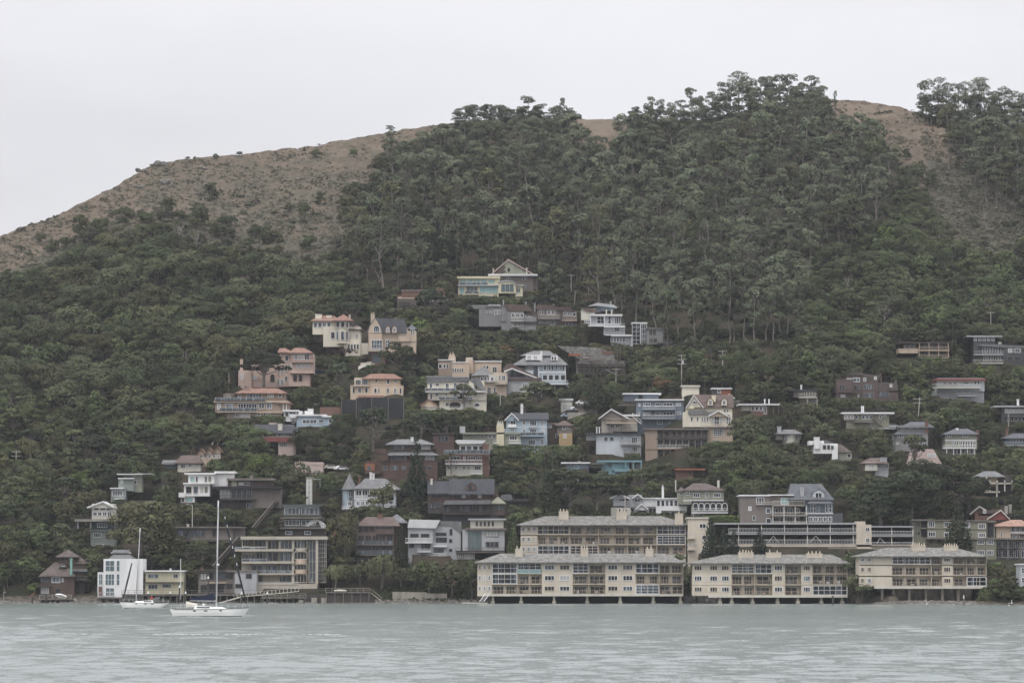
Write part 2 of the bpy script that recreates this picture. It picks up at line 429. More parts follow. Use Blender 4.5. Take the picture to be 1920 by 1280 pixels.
    # balcony: slab at y1, railing up to y0, standing proj metres out from plane d
    def c_b(s, x0, y0, x1, y1, d, proj, m, rm='wh', st='bars'):
        df = d - proj
        X0, X1 = s.x(x0, df), s.x(x1, df); z1 = s.z(y1, df); z0 = s.z(y0, df)
        b = MB().box(X0, X1, df, d - .004, z1 - .12, z1 + .14).build('balcony', m, s.root)
        zt = z1 + .14
        rl = MB(); hgt = z0 - zt
        if st == 'solid': rl.box(X0, X1, df, df + .1, zt, z0); rl.box(X0, X0 + .1, df + .1, d, zt, z0); rl.box(X1 - .1, X1, df + .1, d, zt, z0)
        else:
            rl.box(X0, X1, df, df + .07, z0 - .09, z0)
            rl.box(X0, X0 + .07, df + .07, d, z0 - .09, z0); rl.box(X1 - .07, X1, df + .07, d, z0 - .09, z0)
            if st == 'glass':
                n = max(1, int((X1 - X0) / 1.8))
                for k in range(n + 1): xx = X0 + (X1 - X0 - .08) * k / n; rl.box(xx, xx + .08, df + .003, df + .067, zt, z0 - .09)
                gl = MB().box(X0 + .08, X1 - .08, df + .02, df + .05, zt + .08, z0 - .12).build('glass_panel', 'g2', b)
            else:
                rl.box(X0, X1, df + .003, df + .067, zt + .06, zt + .13)
                n = max(2, int((X1 - X0) / (.42 if st == 'bars' else 1.5)))
                for k in range(n + 1):
                    xx = X0 + (X1 - X0 - .06) * k / n; rl.box(xx, xx + .06, df + .006, df + .064, zt + .131, z0 - .091)
                if st == 'wire':
                    for q in (.35, .65): rl.box(X0, X1, df + .02, df + .05, zt + hgt * q, zt + hgt * q + .04)
        rl.build('railing', rm, b)
    def c_deck(s, x0, y0, x1, y1, d, dep, m): MB().box(s.x(x0, d), s.x(x1, d), d, d + dep, s.z(y1, d), s.z(y0, d)).build('deck', m, s.root)
    def c_c(s, x0, y0, x1, y1, d, dep, m, pots=0):
        X0, X1 = s.x(x0, d), s.x(x1, d); zt = s.z(y0, d); zb = s.z(y1, d)
        mb = MB().box(X0, X1, d, d + dep, zb - .8, zt - .25).box(X0 - .08, X1 + .08, d - .08, d + dep + .08, zt - .25, zt)
        for k in range(int(pots)):
            xx = X0 + (X1 - X0) * (k + .5) / pots
            mb.bar((xx, d + dep / 2, zt), (xx + hr.uniform(-.1, .1), d + dep / 2, zt + hr.uniform(.5, .9)), .17, 6, .12)
        mb.build('chimney', m, s.lastroof if s.lastroof else s.root)
    def c_o(s, x0, y0, x1, y1, d, n=1, w=.15, m='wh', name='post'):
        n = int(n)
        for i in range(n):
            px = x0 if n == 1 else x0 + (x1 - x0) * i / (n - 1)
            X = s.x(px, d); MB().box(X - w / 2, X + w / 2, d, d + w, s.z(y1, d) - (s.sink if y1 >= s.vb - 1.5 else 0), s.z(y0, d)).build(name, m, s.root)
    def c_t(s, x0, y0, x1, y1, d, m='wh', pr=.07): MB().box(s.x(x0, d), s.x(x1, d), d - pr, d + .0, s.z(y1, d), s.z(y0, d)).build('trim', m, s.root)
    def c_st(s, xa, ya, xb, yb, d, m='wd', w=1.1):      # flight of steps with side rails between two points
        A = Vector((s.x(xa, d), d, s.z(ya, d))); B = Vector((s.x(xb, d), d, s.z(yb, d)))
        mb = MB(); 
        for yy in (0, w): mb.bar(A + Vector((0, yy, 0)), B + Vector((0, yy, 0)), .14); mb.bar(A + Vector((0, yy, 1)), B + Vector((0, yy, 1)), .05)
        n = max(3, int((B - A).length / .5))
        for k in range(n + 1):
            P = A.lerp(B, k / n); mb.box(P.x - .14, P.x + .14, d + .02, d + w - .02, P.z, P.z + .05)
            if k % 3 == 0:
                for yy in (0, w): mb.box(P.x - .03, P.x + .03, d + yy - .03, d + yy + .03, P.z, P.z + 1)
        mb.build('staircase', m, s.root)
    def c_dm(s, x0, y0, x1, y1, d, dep, m, mr_):          # dormer with its own small gable and window
        X0, X1 = s.x(x0, d), s.x(x1, d); z1 = s.z(y1, d); z0 = s.z(y0, d); ze = z1 + (z0 - z1) * .62; xc = (X0 + X1) / 2
        b = MB().box(X0, X1, d, d + dep, z1, ze).poly([(X0, d, ze), (X1, d, ze), (xc, d, z0 - .08), (X0, d + dep, ze), (X1, d + dep, ze), (xc, d + dep, z0 - .08)], [(0, 1, 2), (5, 4, 3)])
        b = b.build('dormer', m, s.root); e = .22
        MB().poly([(X0 - e, d - e, ze - .15), (xc, d - e, z0), (X1 + e, d - e, ze - .15), (X0 - e, d + dep, ze - .15), (xc, d + dep, z0), (X1 + e, d + dep, ze - .15),
                   (X0 - e, d - e, ze - .3), (xc, d - e, z0 - .15), (X1 + e, d - e, ze - .3), (X0 - e, d + dep, ze - .3), (xc, d + dep, z0 - .15), (X1 + e, d + dep, ze - .3)],
                  [(0, 1, 4, 3), (1, 2, 5, 4), (6, 9, 10, 7), (7, 10, 11, 8), (0, 6, 7, 1), (1, 7, 8, 2), (0, 3, 9, 6), (2, 8, 11, 5)]).build('dormer_roof', mr_, b)
        w = (X1 - X0) * .2
        s.win(X0 + w, X1 - w, z1 + (ze - z1) * .1, ze - (ze - z1) * .02, d, 1, 0, s.frame, 'g1')
    def c_x(s, xa, ya, xb, yb, d, m='wd', w=.12): MB().bar((s.x(xa, d), d, s.z(ya, d)), (s.x(xb, d), d, s.z(yb, d)), w).build('brace', m, s.root)
# the long apartment blocks: floors is a list of (ytop, ybottom); segs a list of (x0, x1, codes per floor)
#   S blank or windowed wall, L open loggia with railing, G glazed-in loggia with white bars, A glazed with a low aqua parapet
def apartment(name, label, Y, rx0, rx1, yr0, ye, rl, rr_, floors, segs, base, dep=15, wm='be', yaw=0, chim=(), ref='', extra=''):
    x0, x1 = segs[0][0], segs[-1][1]
    h = House(name, label, "w %g %g %g %g 2.2 %g %s\n" % (x0 + 1, floors[0][0] - 1, x1 - 1, base[0], dep - 3, wm), Y=Y, yaw=yaw, cat='apartment building', back=dep, sink=0, pad=False)
    h.c_h(rx0, yr0, rx1, ye, -1.2, dep + 2.4, 'sh', rl, rr_)
    for cx0, cy0, cx1, cy1, n in chim: h.c_c(cx0, cy0, cx1, cy1, dep * .28, 2.2, 'be', n)
    pz = min(ZP(base[3] if len(base) > 3 else base[1] + 14, Y), 99); PADS.append((h.X0 + (4 if Y < 970 else 0), Y, abs(x1 - x0) * h.k / 2 - (6 if Y < 970 else -3), dep + 2, pz, 0)); PADS.append((h.X0 + (4 if Y < 970 else 0), Y - 22, abs(x1 - x0) * h.k / 2 - (6 if Y < 970 else -3), 26, pz + .1, 0))
    # floor edges and the dividing piers
    for yt, yb in floors: MB().box(h.x(x0, 0), h.x(x1, 0), .05, 2.2, h.z(yb + 1.3, 0), h.z(yb, 0)).build('floor_slab', 'be', h.root)
    MB().box(h.x(x0, 0), h.x(x1, 0), .02, 2.2, h.z(floors[0][0] + .4, 0), h.z(ye, 0)).build('eaves_beam', 'be', h.root)
    for sx0, sx1, codes, *opt in segs:
        X0, X1 = h.x(sx0, 0), h.x(sx1, 0)
        for fi, (yt, yb) in enumerate(floors):
            cde = codes[fi] if len(codes) > fi else codes[-1]
            zt, zb = h.z(yt, 0), h.z(yb, 0)
            if cde in 'SWwP':
                MB().box(X0 + .01, X1 - .01, 0, 2.2, h.z(yb + (1.29 if fi < len(floors) - 1 else 0), 0), zt + .02).build('wall', wm, h.root)
                n = opt[0] if opt else 1
                if cde != 'P':
                    cw = (X1 - X0) / n
                    for k in range(n):
                        ww = min(cw * (.66 if cde != 'w' else .25), 3.3)
                        cx = X0 + cw * (k + .5); hh = (zt - zb)
                        h.win(cx - ww / 2, cx + ww / 2, zb + hh * .32, zb + hh * (.86 if cde != 'w' else .8), 0, 2 if cde != 'w' else 0, 0, hr.choice(['wh', 'wh', 'bf']), h.glass('-'))
            else:
                n = max(1, round((X1 - X0) / 3.4))
                for k in range(n + 1):
                    if k < n or sx1 == x1:
                        xx = X0 + (X1 - X0 - .12) * k / n
                        MB().box(xx, xx + .12, 0.01, .13 if 0 < k < n else 2.2, zb, zt).build('pier', 'be', h.root)
                if cde == 'L':
                    for k in range(n):
                        a = X0 + (X1 - X0) * k / n; b_ = X0 + (X1 - X0) * (k + 1) / n
                        fr_ = hr.uniform(.05, .2); h.win(a + (b_ - a) * fr_, b_ - (b_ - a) * hr.uniform(.05, .2), zb + .02, zb + (zt - zb) * .82, 2.18, hr.choice([1, 2, 2]), 0, 'bf', hr.choice(['g0', 'g1', 'g1', 'g2']), 'glass_door')
                    rl = MB(); rl.box(X0 + .125, X1, .14, .19, zb + 1.0, zb + 1.06); q = int((X1 - X0) / .3)
                    for k in range(q): xx = X0 + .15 + (X1 - X0 - .2) * k / q; rl.box(xx, xx + .035, .145, .185, zb + .05, zb + 1.0)
                    rl.build('railing', 'tn', h.root)
                    if hr.random() < .75:      # what stands on the balcony
                        for _ in range(int((X1 - X0) / 2.6)):
                            mb = MB()
                            cx = hr.uniform(X0 + .5, X1 - .6); w = hr.uniform(.2, .5); hh = hr.uniform(.45, 1.05)
                            mb.box(cx - w, cx + w, .7, 1.2, zb + hh * .45, zb + hh * .55); mb.box(cx - w, cx - w + .08, .7, 1.2, zb, zb + hh); mb.box(cx + w - .08, cx + w, .7, 1.2, zb, zb + hh)
                            mb.box(cx - w, cx + w, 1.2, 1.28, zb, zb + hh)
                            mb.build('balcony_chair', hr.choice(['ow', 'wh', 'tn', 'dgn']), h.root)
                else:
                    m = max(2, round((X1 - X0) / 1.55))
                    h.win(X0 + .12, X1 - .1, zb + (.0 if cde == 'G' else .9), zt, .12, m - 1, 2 if hr.random() < .3 else 1, 'wh' if hr.random() < .75 else 'bf', hr.choice(['g1', 'g2', 'g1']) , 'glazed_enclosure')
                    if cde == 'A': MB().box(X0 + .12, X1 - .1, .05, .12, zb, zb + .9).build('parapet', 'ga', h.root)
    # deck skirt
    MB().box(h.x(x0 + base[2], -.1), h.x(x1, -.1), -.1, dep - 1, h.z(base[1], -.1), h.z(base[0], -.1)).build('deck_beam', 'ow' if name else 'co', h.root)
    return h
# ================================================================ buildings
def apts():
    G = 'waterfront apartment blocks with grey shake roofs'
    FL = [(1055.5, 1074), (1075.5, 1094), (1095.5, 1113)]
    apartment('apartment_block', 'long cream apartment block on low piles | nearest the small landing float', 985, 890, 1286, 1037, 1053.5, 938, 1246, FL,
      [(895, 922, 'SSS', 3), (922, 970, 'GGL'), (970, 1016, 'ALL'), (1016, 1073, 'SSS', 2), (1073, 1104, 'GLL'), (1104, 1135, 'LLL'), (1135, 1191, 'SSS', 2), (1191, 1236, 'GLG'), (1236, 1281, 'LLL')],
      (1113, 1117, 0), chim=((966, 1028, 980, 1040, 2), (1089, 1028, 1103, 1040, 3), (1211, 1028, 1225, 1040, 2)))
    FL2 = [(985, 1001), (1004, 1020), (1022, 1039)]
    apartment('apartment_block', 'upper cream apartment block | standing behind the long block on low piles', 1030, 967, 1300, 967, 983.5, 1022, 1240, FL2,
      [(976, 1007, 'SSS', 3), (1007, 1068, 'GLG'), (1068, 1122, 'LLG'), (1122, 1176, 'LLL'), (1176, 1231, 'LLL'), (1231, 1286, 'GGL')],
      (1039, 1060, 0), chim=((1048, 958, 1066, 972, 3), (1156, 958, 1175, 972, 3)))
    FL3 = [(1057, 1074.5), (1076, 1095), (1097, 1115)]
    apartment('apartment_block', 'cream apartment block over the water | with three wide chimneys, right of the green bush', 978, 1288, 1596, 1039, 1055, 1360, 1560, FL3,
      [(1298, 1320, 'SSS', 1), (1320, 1327, 'www', 1), (1327, 1371, 'SSS', 2), (1371, 1415, 'GLL'), (1415, 1448, 'GLL'), (1448, 1471, 'SSS', 1), (1471, 1502, 'LLL'), (1502, 1523, 'SSS', 1), (1523, 1589, 'LLG')],
      (1115, 1119.5, 30), chim=((1385, 1035, 1413, 1048, 5), (1437, 1035, 1465, 1048, 2), (1513, 1037, 1542, 1050, 4)))
    FL4 = [(1044, 1057), (1060, 1077.5), (1081, 1098)]
    apartment('apartment_block', 'cream apartment block raised on tall concrete columns | above the riprap', 962, 1606, 1853, 1026, 1042, 1664, 1790, FL4,
      [(1611, 1636, 'SSS', 2), (1636, 1672, 'PPP'), (1672, 1746, 'GLL'), (1746, 1766, 'LLL'), (1766, 1786, 'SSS', 1), (1786, 1812, 'LLL'), (1812, 1850, 'LLG')],
      (1098, 1103, 28, 1126), chim=((1710, 1022, 1736, 1033, 6), (1771, 1023, 1797, 1034, 6)))
apts()
H = House
# ---- annex and parking structure behind
H('stair_tower', 'cream stair tower with open landings | between the upper apartment block and the dark redwoods', """
w 1290 971 1329 1062 0 10 be
f 1288 969 1331 972 -.3 10.6 ow
c 1266 962 1281 980 2 2 be 1
b 1288 998 1303 1009 0 1.2 be mt
b 1288 1020 1303 1030 0 1.2 be mt
n 1311 981 1324 990 0 1 0 1
n 1316 1003 1324 1012 0 1 0 1
n 1316 1025 1324 1035 0 1 0 1""", Y=1027, cat='stair tower')
H('parking_structure', 'long two-deck parking structure with white slatted railings', """
w 1340 1022 1580 1060 1.2 14 be
w 1552 1024 1715 1052 .4 14 be
w 1606 983 1634 1040 0 14 be
f 1604 977 1623 983 .5 3 be
f 1342 979.5 1606 982.5 0 15 lg
f 1634 985.5 1713 988 0 15 lg
slab 1366 998.5 1606 1001.5 0 14 lg
slab 1634 1003 1713 1005.5 0 14 lg
slab 1352 1020.5 1713 1024.5 0 14 be
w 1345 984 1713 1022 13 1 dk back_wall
b 1366 990 1606 998.5 .1 .1 lg wh
b 1634 995 1711 1003 .1 .1 lg wh
b 1366 1011 1606 1020.5 .1 .1 be wh
b 1634 1016 1711 1023 .1 .1 be wh
o 1385 982 1600 1021 .4 6 .25 ow
o 1672 987 1712 1022 .4 2 .25 ow
x 1440 1017 1450 1004 .6 ow
x 1450 1004 1460 1017 .6 ow
x 1518 1017 1530 1004 .6 ow
x 1530 1004 1540 1017 .6 ow
x 1644 1018 1650 1008 .6 ow
x 1650 1008 1660 1018 .6 ow
n 1438 1027 1551 1038 1.2 3 .06 3 0 g0 be
n 1623 988 1631 996 0 1 0 1
n 1623 1008 1631 1017 0 1 0 1""", Y=1031, cat='parking structure')
# ---- west shore
H('shore_house', 'dark brown waterfront house with stacked pagoda-like hip roofs | and a green copper chimney', """
fr dw
w 76 1078 139 1113 0 9 br
w 110 1040 139 1058 4 6 br
w 135 1052 160 1080 4 7 br
w 138 1064 158 1113 4.5 6 dw
h 72 1053 140 1079.5 -.7 10.5 br_ 103 118
h 103 1030 146 1043 3 8 br_
h 128 1043 162 1055 3.5 8 br_
f 136 1066 163 1071 3 4 gr canopy
c 131 1046 135 1072 -.5 .7 cu
n 114 1044 128 1050 4 1 0 1
n 76.5 1081 93 1092 0 1 0 1 0 g2
n 97 1081 113 1092 0 1 0 1 0 g2 wh
n 114.5 1081 121 1092 0 1 0 0 0 g3
n 77 1101 92 1112 0 1 0 2 0 g3 wh
n 104 1103 114 1112 0 1 0 1
b 66 1093 95 1099 0 1.6 dw dw
b 138 1079 163 1087 4.5 3 dw wd
a 111 1058.5 126 1063 1.4 1 0 1""", Y=1003, back=12)
H('shore_house', 'tall white modern waterfront house with stacked picture windows', """
fr wh
w 194 1047 268 1118 0 10 wh
w 183 1072 195 1118 .6 8 wh
h 203 1034 250 1047 1 9 gr 218 238
f 208 1035 243 1037 3.6 4 wh
g 210 1030 242 1035 3.5 4.4 gr gr
n 197 1050 215 1071 0 1 0 1 1 gg
n 218 1050 225 1071 0 1 0 0 1 gg
n 197 1075 215 1097 0 1 0 2 1 gg
n 218 1075 225 1097 0 1 0 0 1 gg
n 185 1075 193 1096 .6 1 0 1 1 gg
n 198 1101 215 1117 0 1 0 1 1 gg
p -.05 .05 cedar_panel bk 185 1099 192 1099 192 1117 185 1117
b 183 1110 214 1118 0 1.2 lg mt""", Y=1002)
H('shore_house', 'yellow flat-roofed two-storey waterfront house', """
fr lg
w 273 1071 344 1112 0 9 ye
w 246 1089 273 1112 1 7 ye
f 271 1068.5 346 1071 -.7 10.5 wh
f 244 1087 273 1089 0 8 lg
t 273 1090.5 344 1092 0 dw .9
n 277 1075.5 297 1083.5 0 1 0 2 0 g2
n 325 1075.5 334 1083 0 1 0 1
n 278 1095 296 1104 0 1 0 2
n 304 1094 321 1101.5 0 1 0 2
n 257 1095 272 1104 1 1 0 2
b 246 1081 273 1088 1 1 lg wd
c 318 1065 321 1070 3 .5 mt""", Y=1003)
H('shore_house', 'grey weathered-board waterfront house with a long flat roof', """
fr dw
w 372 1070 440 1112 .6 8 wd
w 440 1071 481 1112 0 9 lg
f 363 1068 424 1070.3 -.4 9 dw
f 423 1068.5 482 1071.5 -.3 10 wd
n 375 1074 388 1087 .6 1 0 1
n 392 1073 401 1087 .6 1 0 0
n 404 1073 424 1087 .6 1 0 1 0 g2
n 424 1074 437 1085 .6 1 0 1
n 461 1075 472 1084 0 1 0 1
n 426 1094 436 1102 .6 1 0 1
n 441 1094 455 1102 0 1 0 1
b 388 1084 424 1092 .6 1.5 tn dw
n 376 1096 420 1110 .6 3 .2 1 0 g0
c 376 1063 381 1069 2 .9 bk""", Y=1004)
H('modern_residence', 'large terraced beige concrete residence with bands of glass', """
fr mo
w 453 1011 595 1113 2.4 10 mo
slab 440 1029 549 1033 -.6 3 mo
slab 453 1052 552 1056 -.4 3 mo
slab 465 1074 552 1077 -.4 3 mo
slab 481 1092 550 1094.5 -.6 3.2 mo
f 451 1005 613 1011 -.6 14 mo
w 453 1024 498 1029 .2 2.2 mo parapet
o 471 1011 474 1029 1 1 .5 br
o 500 1011 500 1029 .6 1 .4 mo
o 524 1011 524 1029 .6 1 .4 mo
o 549 1011 549 1094 0 1 .5 mo
n 454 1012 470 1024 1.5 1 0 2 0 g1
n 477 1012 499 1029 2.3 1 0 2 0 g1
n 502 1012 523 1029 1.6 1 0 2 0 g1
n 526 1012 548 1029 1 1 0 2 0 g2
n 453 1038 478 1052 2.2 1 0 3 0 g2
n 480 1034 499 1052 2 1 0 2 0 g1
n 500 1034 522 1052 1.4 1 0 1 0 g1
n 524 1034 547 1052 1 1 0 2 0 g2
n 469 1058 494 1074 2 1 0 1 0 g2
n 498 1058 521 1074 2 1 0 1 0 g2
n 525 1057 548 1074 1.6 1 0 2 0 g2
n 484 1078 494 1092 2 1 0 0 0 g1
n 524 1078 547 1092 1.8 1 0 1 0 g1
q 550 1028 577 1033.5 -.6 3 mo
q 550 1048 577 1057 -.6 3 tn
q 550 1068 577 1075 -.6 3 tn
n 551 1012 576 1028 .2 1 0 3 0 g1
n 551 1034 576 1048 .2 1 0 3 0 g0
n 551 1057.5 576 1068 .2 1 0 3 0 g0
n 551 1076 576 1092 .2 1 0 3 0 g0
w 577 1011 594 1096 .8 9 gb
n 579 1012 593 1092 .75 1 0 1 3 g2
o 594 1011 594 1096 0 1 .7 mo
n 596 1012 612 1092 1.2 1 0 3 9 g1 mo
b 440 1025 500 1031 0 .3 mo mt glass
b 453 1047 500 1054 0 .2 mo mt glass
b 465 1069 549 1075 .3 .3 mo mt glass
w 482 1094 595 1113 -2.5 6 mo
b 480 1090 560 1095 -1 1.6 mo mt""", Y=1009, back=14)
H('hillside_house', 'dark green hillside house with a low white gable and wide deck', """
fr wh
w 172 944 213 974 1.5 7 ow
gy 163 939 214 950 .6 9 wr ow wh 193
w 169 977 214 994 0 8 dgn
w 170 994 214 1024 .3 8 sg
deck 140 973 214 977 -2.5 5 cc
b 140 967 214 974 -1 1.6 cc dw
t 169 993.5 214 995 0 lg .4
n 175 951 210 957 1.5 3 .1 0 0 g2
n 174 959 209 967 1.5 4 .1 1 0 g1
n 182 980 201 988.5 0 1 0 3 0 g1
n 175 998 190 1007 .3 1 0 3 0 g1
n 197 997 201 1006 .3 1 0 0
n 184 1019 194 1024 .3 1 0 1
o 146 977 146 990 -1.5 1 .4 lg
o 170 977 170 990 -1.5 1 .3 lg""", back=9)
H('hillside_house', 'sage green boxy house with a flat roof | above the dark green gabled house', """
fr wh
w 222 896 251 920 0 8 sg
w 248 888 266 922 1 5 gn
w 208 915 236 938 -1.5 6 sg
f 219 887.5 266 889.5 -.6 9 wr
f 256 887 284 889 1 7 lg
f 221 895.5 251 897.5 -.8 6 wh
f 206 913.8 232 916 -2.2 6 wh
w 232 889 250 896 1.5 6 gy
n 226 899 231 906 0 1 0 0
n 251 899 257 908 1 1 0 0 0 g2
n 211 919 230 930 -1.5 1 0 3 0 g2
b 214 927 232 935 -1.5 1.4 wh mt""", back=9)
H('hillside_cottage', 'small cream cottage with a brown hip roof | below the red zigzag gables', """
fr wh
w 333 866 376 884 0 8 ow
h 327 853 379 867.5 -.8 9.6 rr 340 372
n 339 869 348 878 0 1 0 1 0 g1
n 353 869 360 875 0 1 0 1 0 g1
n 365 869 374 873 0 1 0 2 0 g1
w 308 867 331 878 1 6 dgn
g 303 862 334 869 .5 7 gr dgn""")
H('hillside_cottage', 'cream cottage with a row of three red zigzag gables', """
fr wh
w 371 848 414 860 0 7 tn
gy 369 840 386 851 -.3 7.5 tr tn bk
gy 385 838.5 401 849 -.3 7.5 tr tn bk
gy 399 836 417 847 -.3 7.5 tr tn bk
n 374 852 412 858 0 5 .35 0 0 g2""")
H('hillside_house', 'white modern flat-roofed house in three tiers | above the leafy shore grove', """
fr ow
w 353 889 402 907 1.5 8 wh
w 398 886 438 912 3 8 wh
w 345 906 393 930 0 8 wh
w 339 928 365 944 -.5 8 wh
f 345 886 404 889 .6 10 wh
f 402 883 441 887 2.2 9 wh
f 343 904.5 395 907 -.8 8 wh
f 334 942 366 945 -1.5 8 br_
n 356 893 365 904 1.5 1 0 0 0 ga
n 367 893 371 904 1.5 1 0 0
n 383 892 396 904 1.5 2 .2 1
n 348 911 360 927 0 1 0 0 0 g1
n 362 911 372 927 0 1 0 0 0 g2
n 375 911 390 924 0 2 .2 1
n 348 932 362 941 -.5 1 0 0 0 ga
n 340 932 346 941 -.5 1 0 0
b 335 923 347 931 -.5 1 wh wh solid
b 345 924 393 929 0 1 wh wh wire""")
H('hillside_house', 'dark flat-roofed brown house with a long window wall and ivy', """
fr lg
w 472 915 527 952 1 8 wd
w 412 915 473 938 1.4 8 gb
w 415 938 500 954 2 7 dw
w 427 899 512 912 3 7 br
f 407 911 528 915 -1 11 dk
f 425 896 514 900 2 9 wd
slab 412 934.5 480 937 -.4 3 dw
n 412 916 432 934 .9 3 .06 1 0 g3
n 434 916 472 934 1.3 4 .08 1 0 g1
w 434 899 444 912 2.5 1 ol
n 447 903 468 910 3 2 .1 1
n 462 941 472 953 2 1 0 1 0 g2
c 469 891 474 901 5 .8 wd
b 412 928 474 935 1.2 1.2 dw dw wire""")
H('hillside_house', 'long weathered wood house on stilts | with a cantilevered railed deck above the yellow waterfront house', """
fr dw
w 330 989 437 1012 0 8 wd
w 428 989 457 1014 .8 7 wd
f 322 987 458 989.3 -1 11 wd
n 330 992 345 1005 0 1 0 0 0 g2
n 359 992 384 1007 0 1 0 1 0 g2
n 398 992 405 1007 0 1 0 0
n 345 992 358 1010 0 1 0 1 0 g1
deck 299 1012 436 1014.5 -2.6 4 wd
b 299 1005 436 1012.5 -1 1.6 wd wd wire
c 350 982 354 988 3 .8 ow
o 312 1014 430 1040 -1 7 .3 dw
x 312 1036 330 1015 -1 dw
x 352 1015 372 1036 -1 dw
x 392 1036 412 1015 -1 dw""", back=9)
H('hillside_house', 'green and white balconied house | directly above the beige concrete residence', """
fr wh
w 531 948 600 967 1 7 dgn
w 533 970 603 992 0 8 dgn
w 530 990 611 1006 -.3 9 dw
f 529 945 603 948.5 -.3 10 dgn
n 533 951 562 964 1 1 0 3 0 g2
n 565 951 597 964 1 1 0 3 0 g2
t 531 948.5 600 950.5 1 wh
b 525 963 602 971 0 1.6 wd wd
n 534 974 562 985 0 1 0 3 0 g2
n 565 974 592 985 0 1 0 2 0 g2
b 525 983 608 990 0 1.4 wd wd
p -.3 .3 stair_wall wh 571 985 590 971 594 971 611 983 611 992 604 992 597 977 577 987
n 535 995 548 1002 -.3 1 0 0 0 g2
n 571 995 583 1002 -.3 1 0 0 0 g2""")
H('lift_tower', 'tall white lift tower with glazed bands | rising behind the green and white balconied house', """
fr wh
w 574 896 585 948 0 2.2 ow
f 573 893.5 586 896 -.2 2.8 gn
n 576 899 583 946 0 1 0 0 4 g3
f 585 897.5 601 898.6 .5 1.6 lg
o 600 898 600 912 .6 1 .15 lg""", cat='lift tower', pad=False)
H('victorian_house', 'pale blue victorian house with a pointed round turret', """
fr wh
q 641 916 661 952 -.5 4 vb
w 655 917 742 952 1 9 cb
w 664 914 708 952 -.6 3 cb
cone 639 887 670 917 -1.5 6.4 gr
h 666 896.5 752 917 0 11 gr 684 722
h 661 900.5 711 915.5 -1.2 6 gr 683 688
gy 710 905 742 917 .2 6 gr cb wh
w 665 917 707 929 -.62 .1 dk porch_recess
n 667 918 690 929 -.64 1 0 3 0 g1
b 664 929 708 936 -.6 .1 wh wh
o 665 915 706 936 -.75 4 .3 wh
n 653 921 658 931 -.4 1 0 0 0 g1
n 652 939 660 948 -.4 1 0 1 0 g0
n 668 939 692 948 -.6 3 .15 1 0 g2
n 695 938 706 946 -.6 1 0 1 0 g0
n 716 918 728 926 1 1 0 1 0 g1
t 655 933 742 935 1 wh
c 693 885 697 900 5 .6 wh
c 698 887 702 900 5 .6 wh
c 672 893 676 902 2 .7 bk
b 641 948 700 953 0 1.5 wh wh""", back=11)
H('shingle_house', 'brown shingle house with stacked glazed balconies and a weathered hip roof', """
fr bk
w 670 984 738 1060 0 10 gb
w 738 986 748 1058 2 8 br
h 668 968.5 750 985 -.8 12 rr 686 738
h 722 963 764 979 6 8 gr
w 733 977 762 1010 8 6 br
w 704 992 739 1001 -.7 1 rr porch_roof
n 671 985 702 998 0 3 .1 2 0 g1
n 706 984 733 991 0 5 .35 0 0 g2
n 671 1003 737 1016 0 5 .12 1 0 g0
n 671 1024 737 1033 0 5 .12 1 0 g0
b 667 1013 737 1021 0 1.6 wd wd glass
b 667 1031 737 1040 0 1.6 wd wd glass
o 668 1000 738 1053 -1.4 4 .22 dw
n 674 1043 690 1054 0 2 .2 0
c 708 962 717 970 4 1.2 bk""", Y=1022, back=12)
H('modern_house', 'light grey modern house with many white balconies and slanted roofs', """
fr dw
w 765 989 812 1062 0 9 lg
w 811 978 864 1062 1 10 lg
p -.5 10.5 roof wr 764 989 767 973 825 974.5 817 990
p .8 11 roof gr 815 985 822 976 862 977 866 992 864 1000 845 985
n 769 1000 785 1007 0 1 0 2 0 g0
n 789 1000 805 1007 0 1 0 2 0 g0
b 760 1008 810 1017 0 1.6 wh wh bars
n 767 1019 776 1026 0 1 0 0
n 790 1018 807 1030 0 1 0 2 0 g1
b 783 1028 808 1034 0 1.2 wh wh
n 773 1039 786 1051 0 1 0 1
n 789 1039 801 1051 0 1 0 1
b 772 1049 802 1057 0 1.4 wh wh
n 817 998 837 1004 1 1 0 0 0 g0
n 817 1007 838 1018 1 1 0 2 0 g0
b 812 1017 838 1024 1 1.2 wh wh
n 815 1028 832 1036 1 1 0 2 0 g2
b 809 1036 836 1043 1 1.2 wh wh
n 817 1046 832 1053 1 1 0 0 0 g0
n 843 991 848 1003 1 1 0 0 0 g0
n 842 1010 848 1017 1 1 0 0
n 842 1028 848 1034 1 1 0 0
r 864 990 1004 1 2 8 2
st 766 1050 784 1072 -2.5 wd""", Y=1026, back=12)
H('stucco_house', 'grey stucco house with a clerestory of five slit windows and a terrace', """
fr wd
w 882 974 944 992 4 8 ow
w 867 992 946 1036 1 9 lg
f 878 971.5 949 974.5 3 10 lg
f 872 989.5 949 992.5 .2 10 gb
n 892 977 926 986 4 5 .45 0 0 g1
n 877 995 903 1032 1 1 0 3 1 gg
n 910 995 935 1006 1 1 0 3 0 g3
n 910 1015 935 1026 1 1 0 2 0 g1
deck 854 1032 946 1035.5 -3 5 wd
b 854 1026 946 1033 -1.4 1.6 wd dw wire
w 854 1035 890 1066 -1.5 6 lg
n 857 1037 866 1047 -1.5 1 0 1 0 g3
n 869 1037 888 1051 -1.5 1 0 3 0 g3
t 854 1052 890 1054 -1.5 wd .2
n 858 1057 870 1063 -1.5 1 0 0""", Y=1024, back=11)
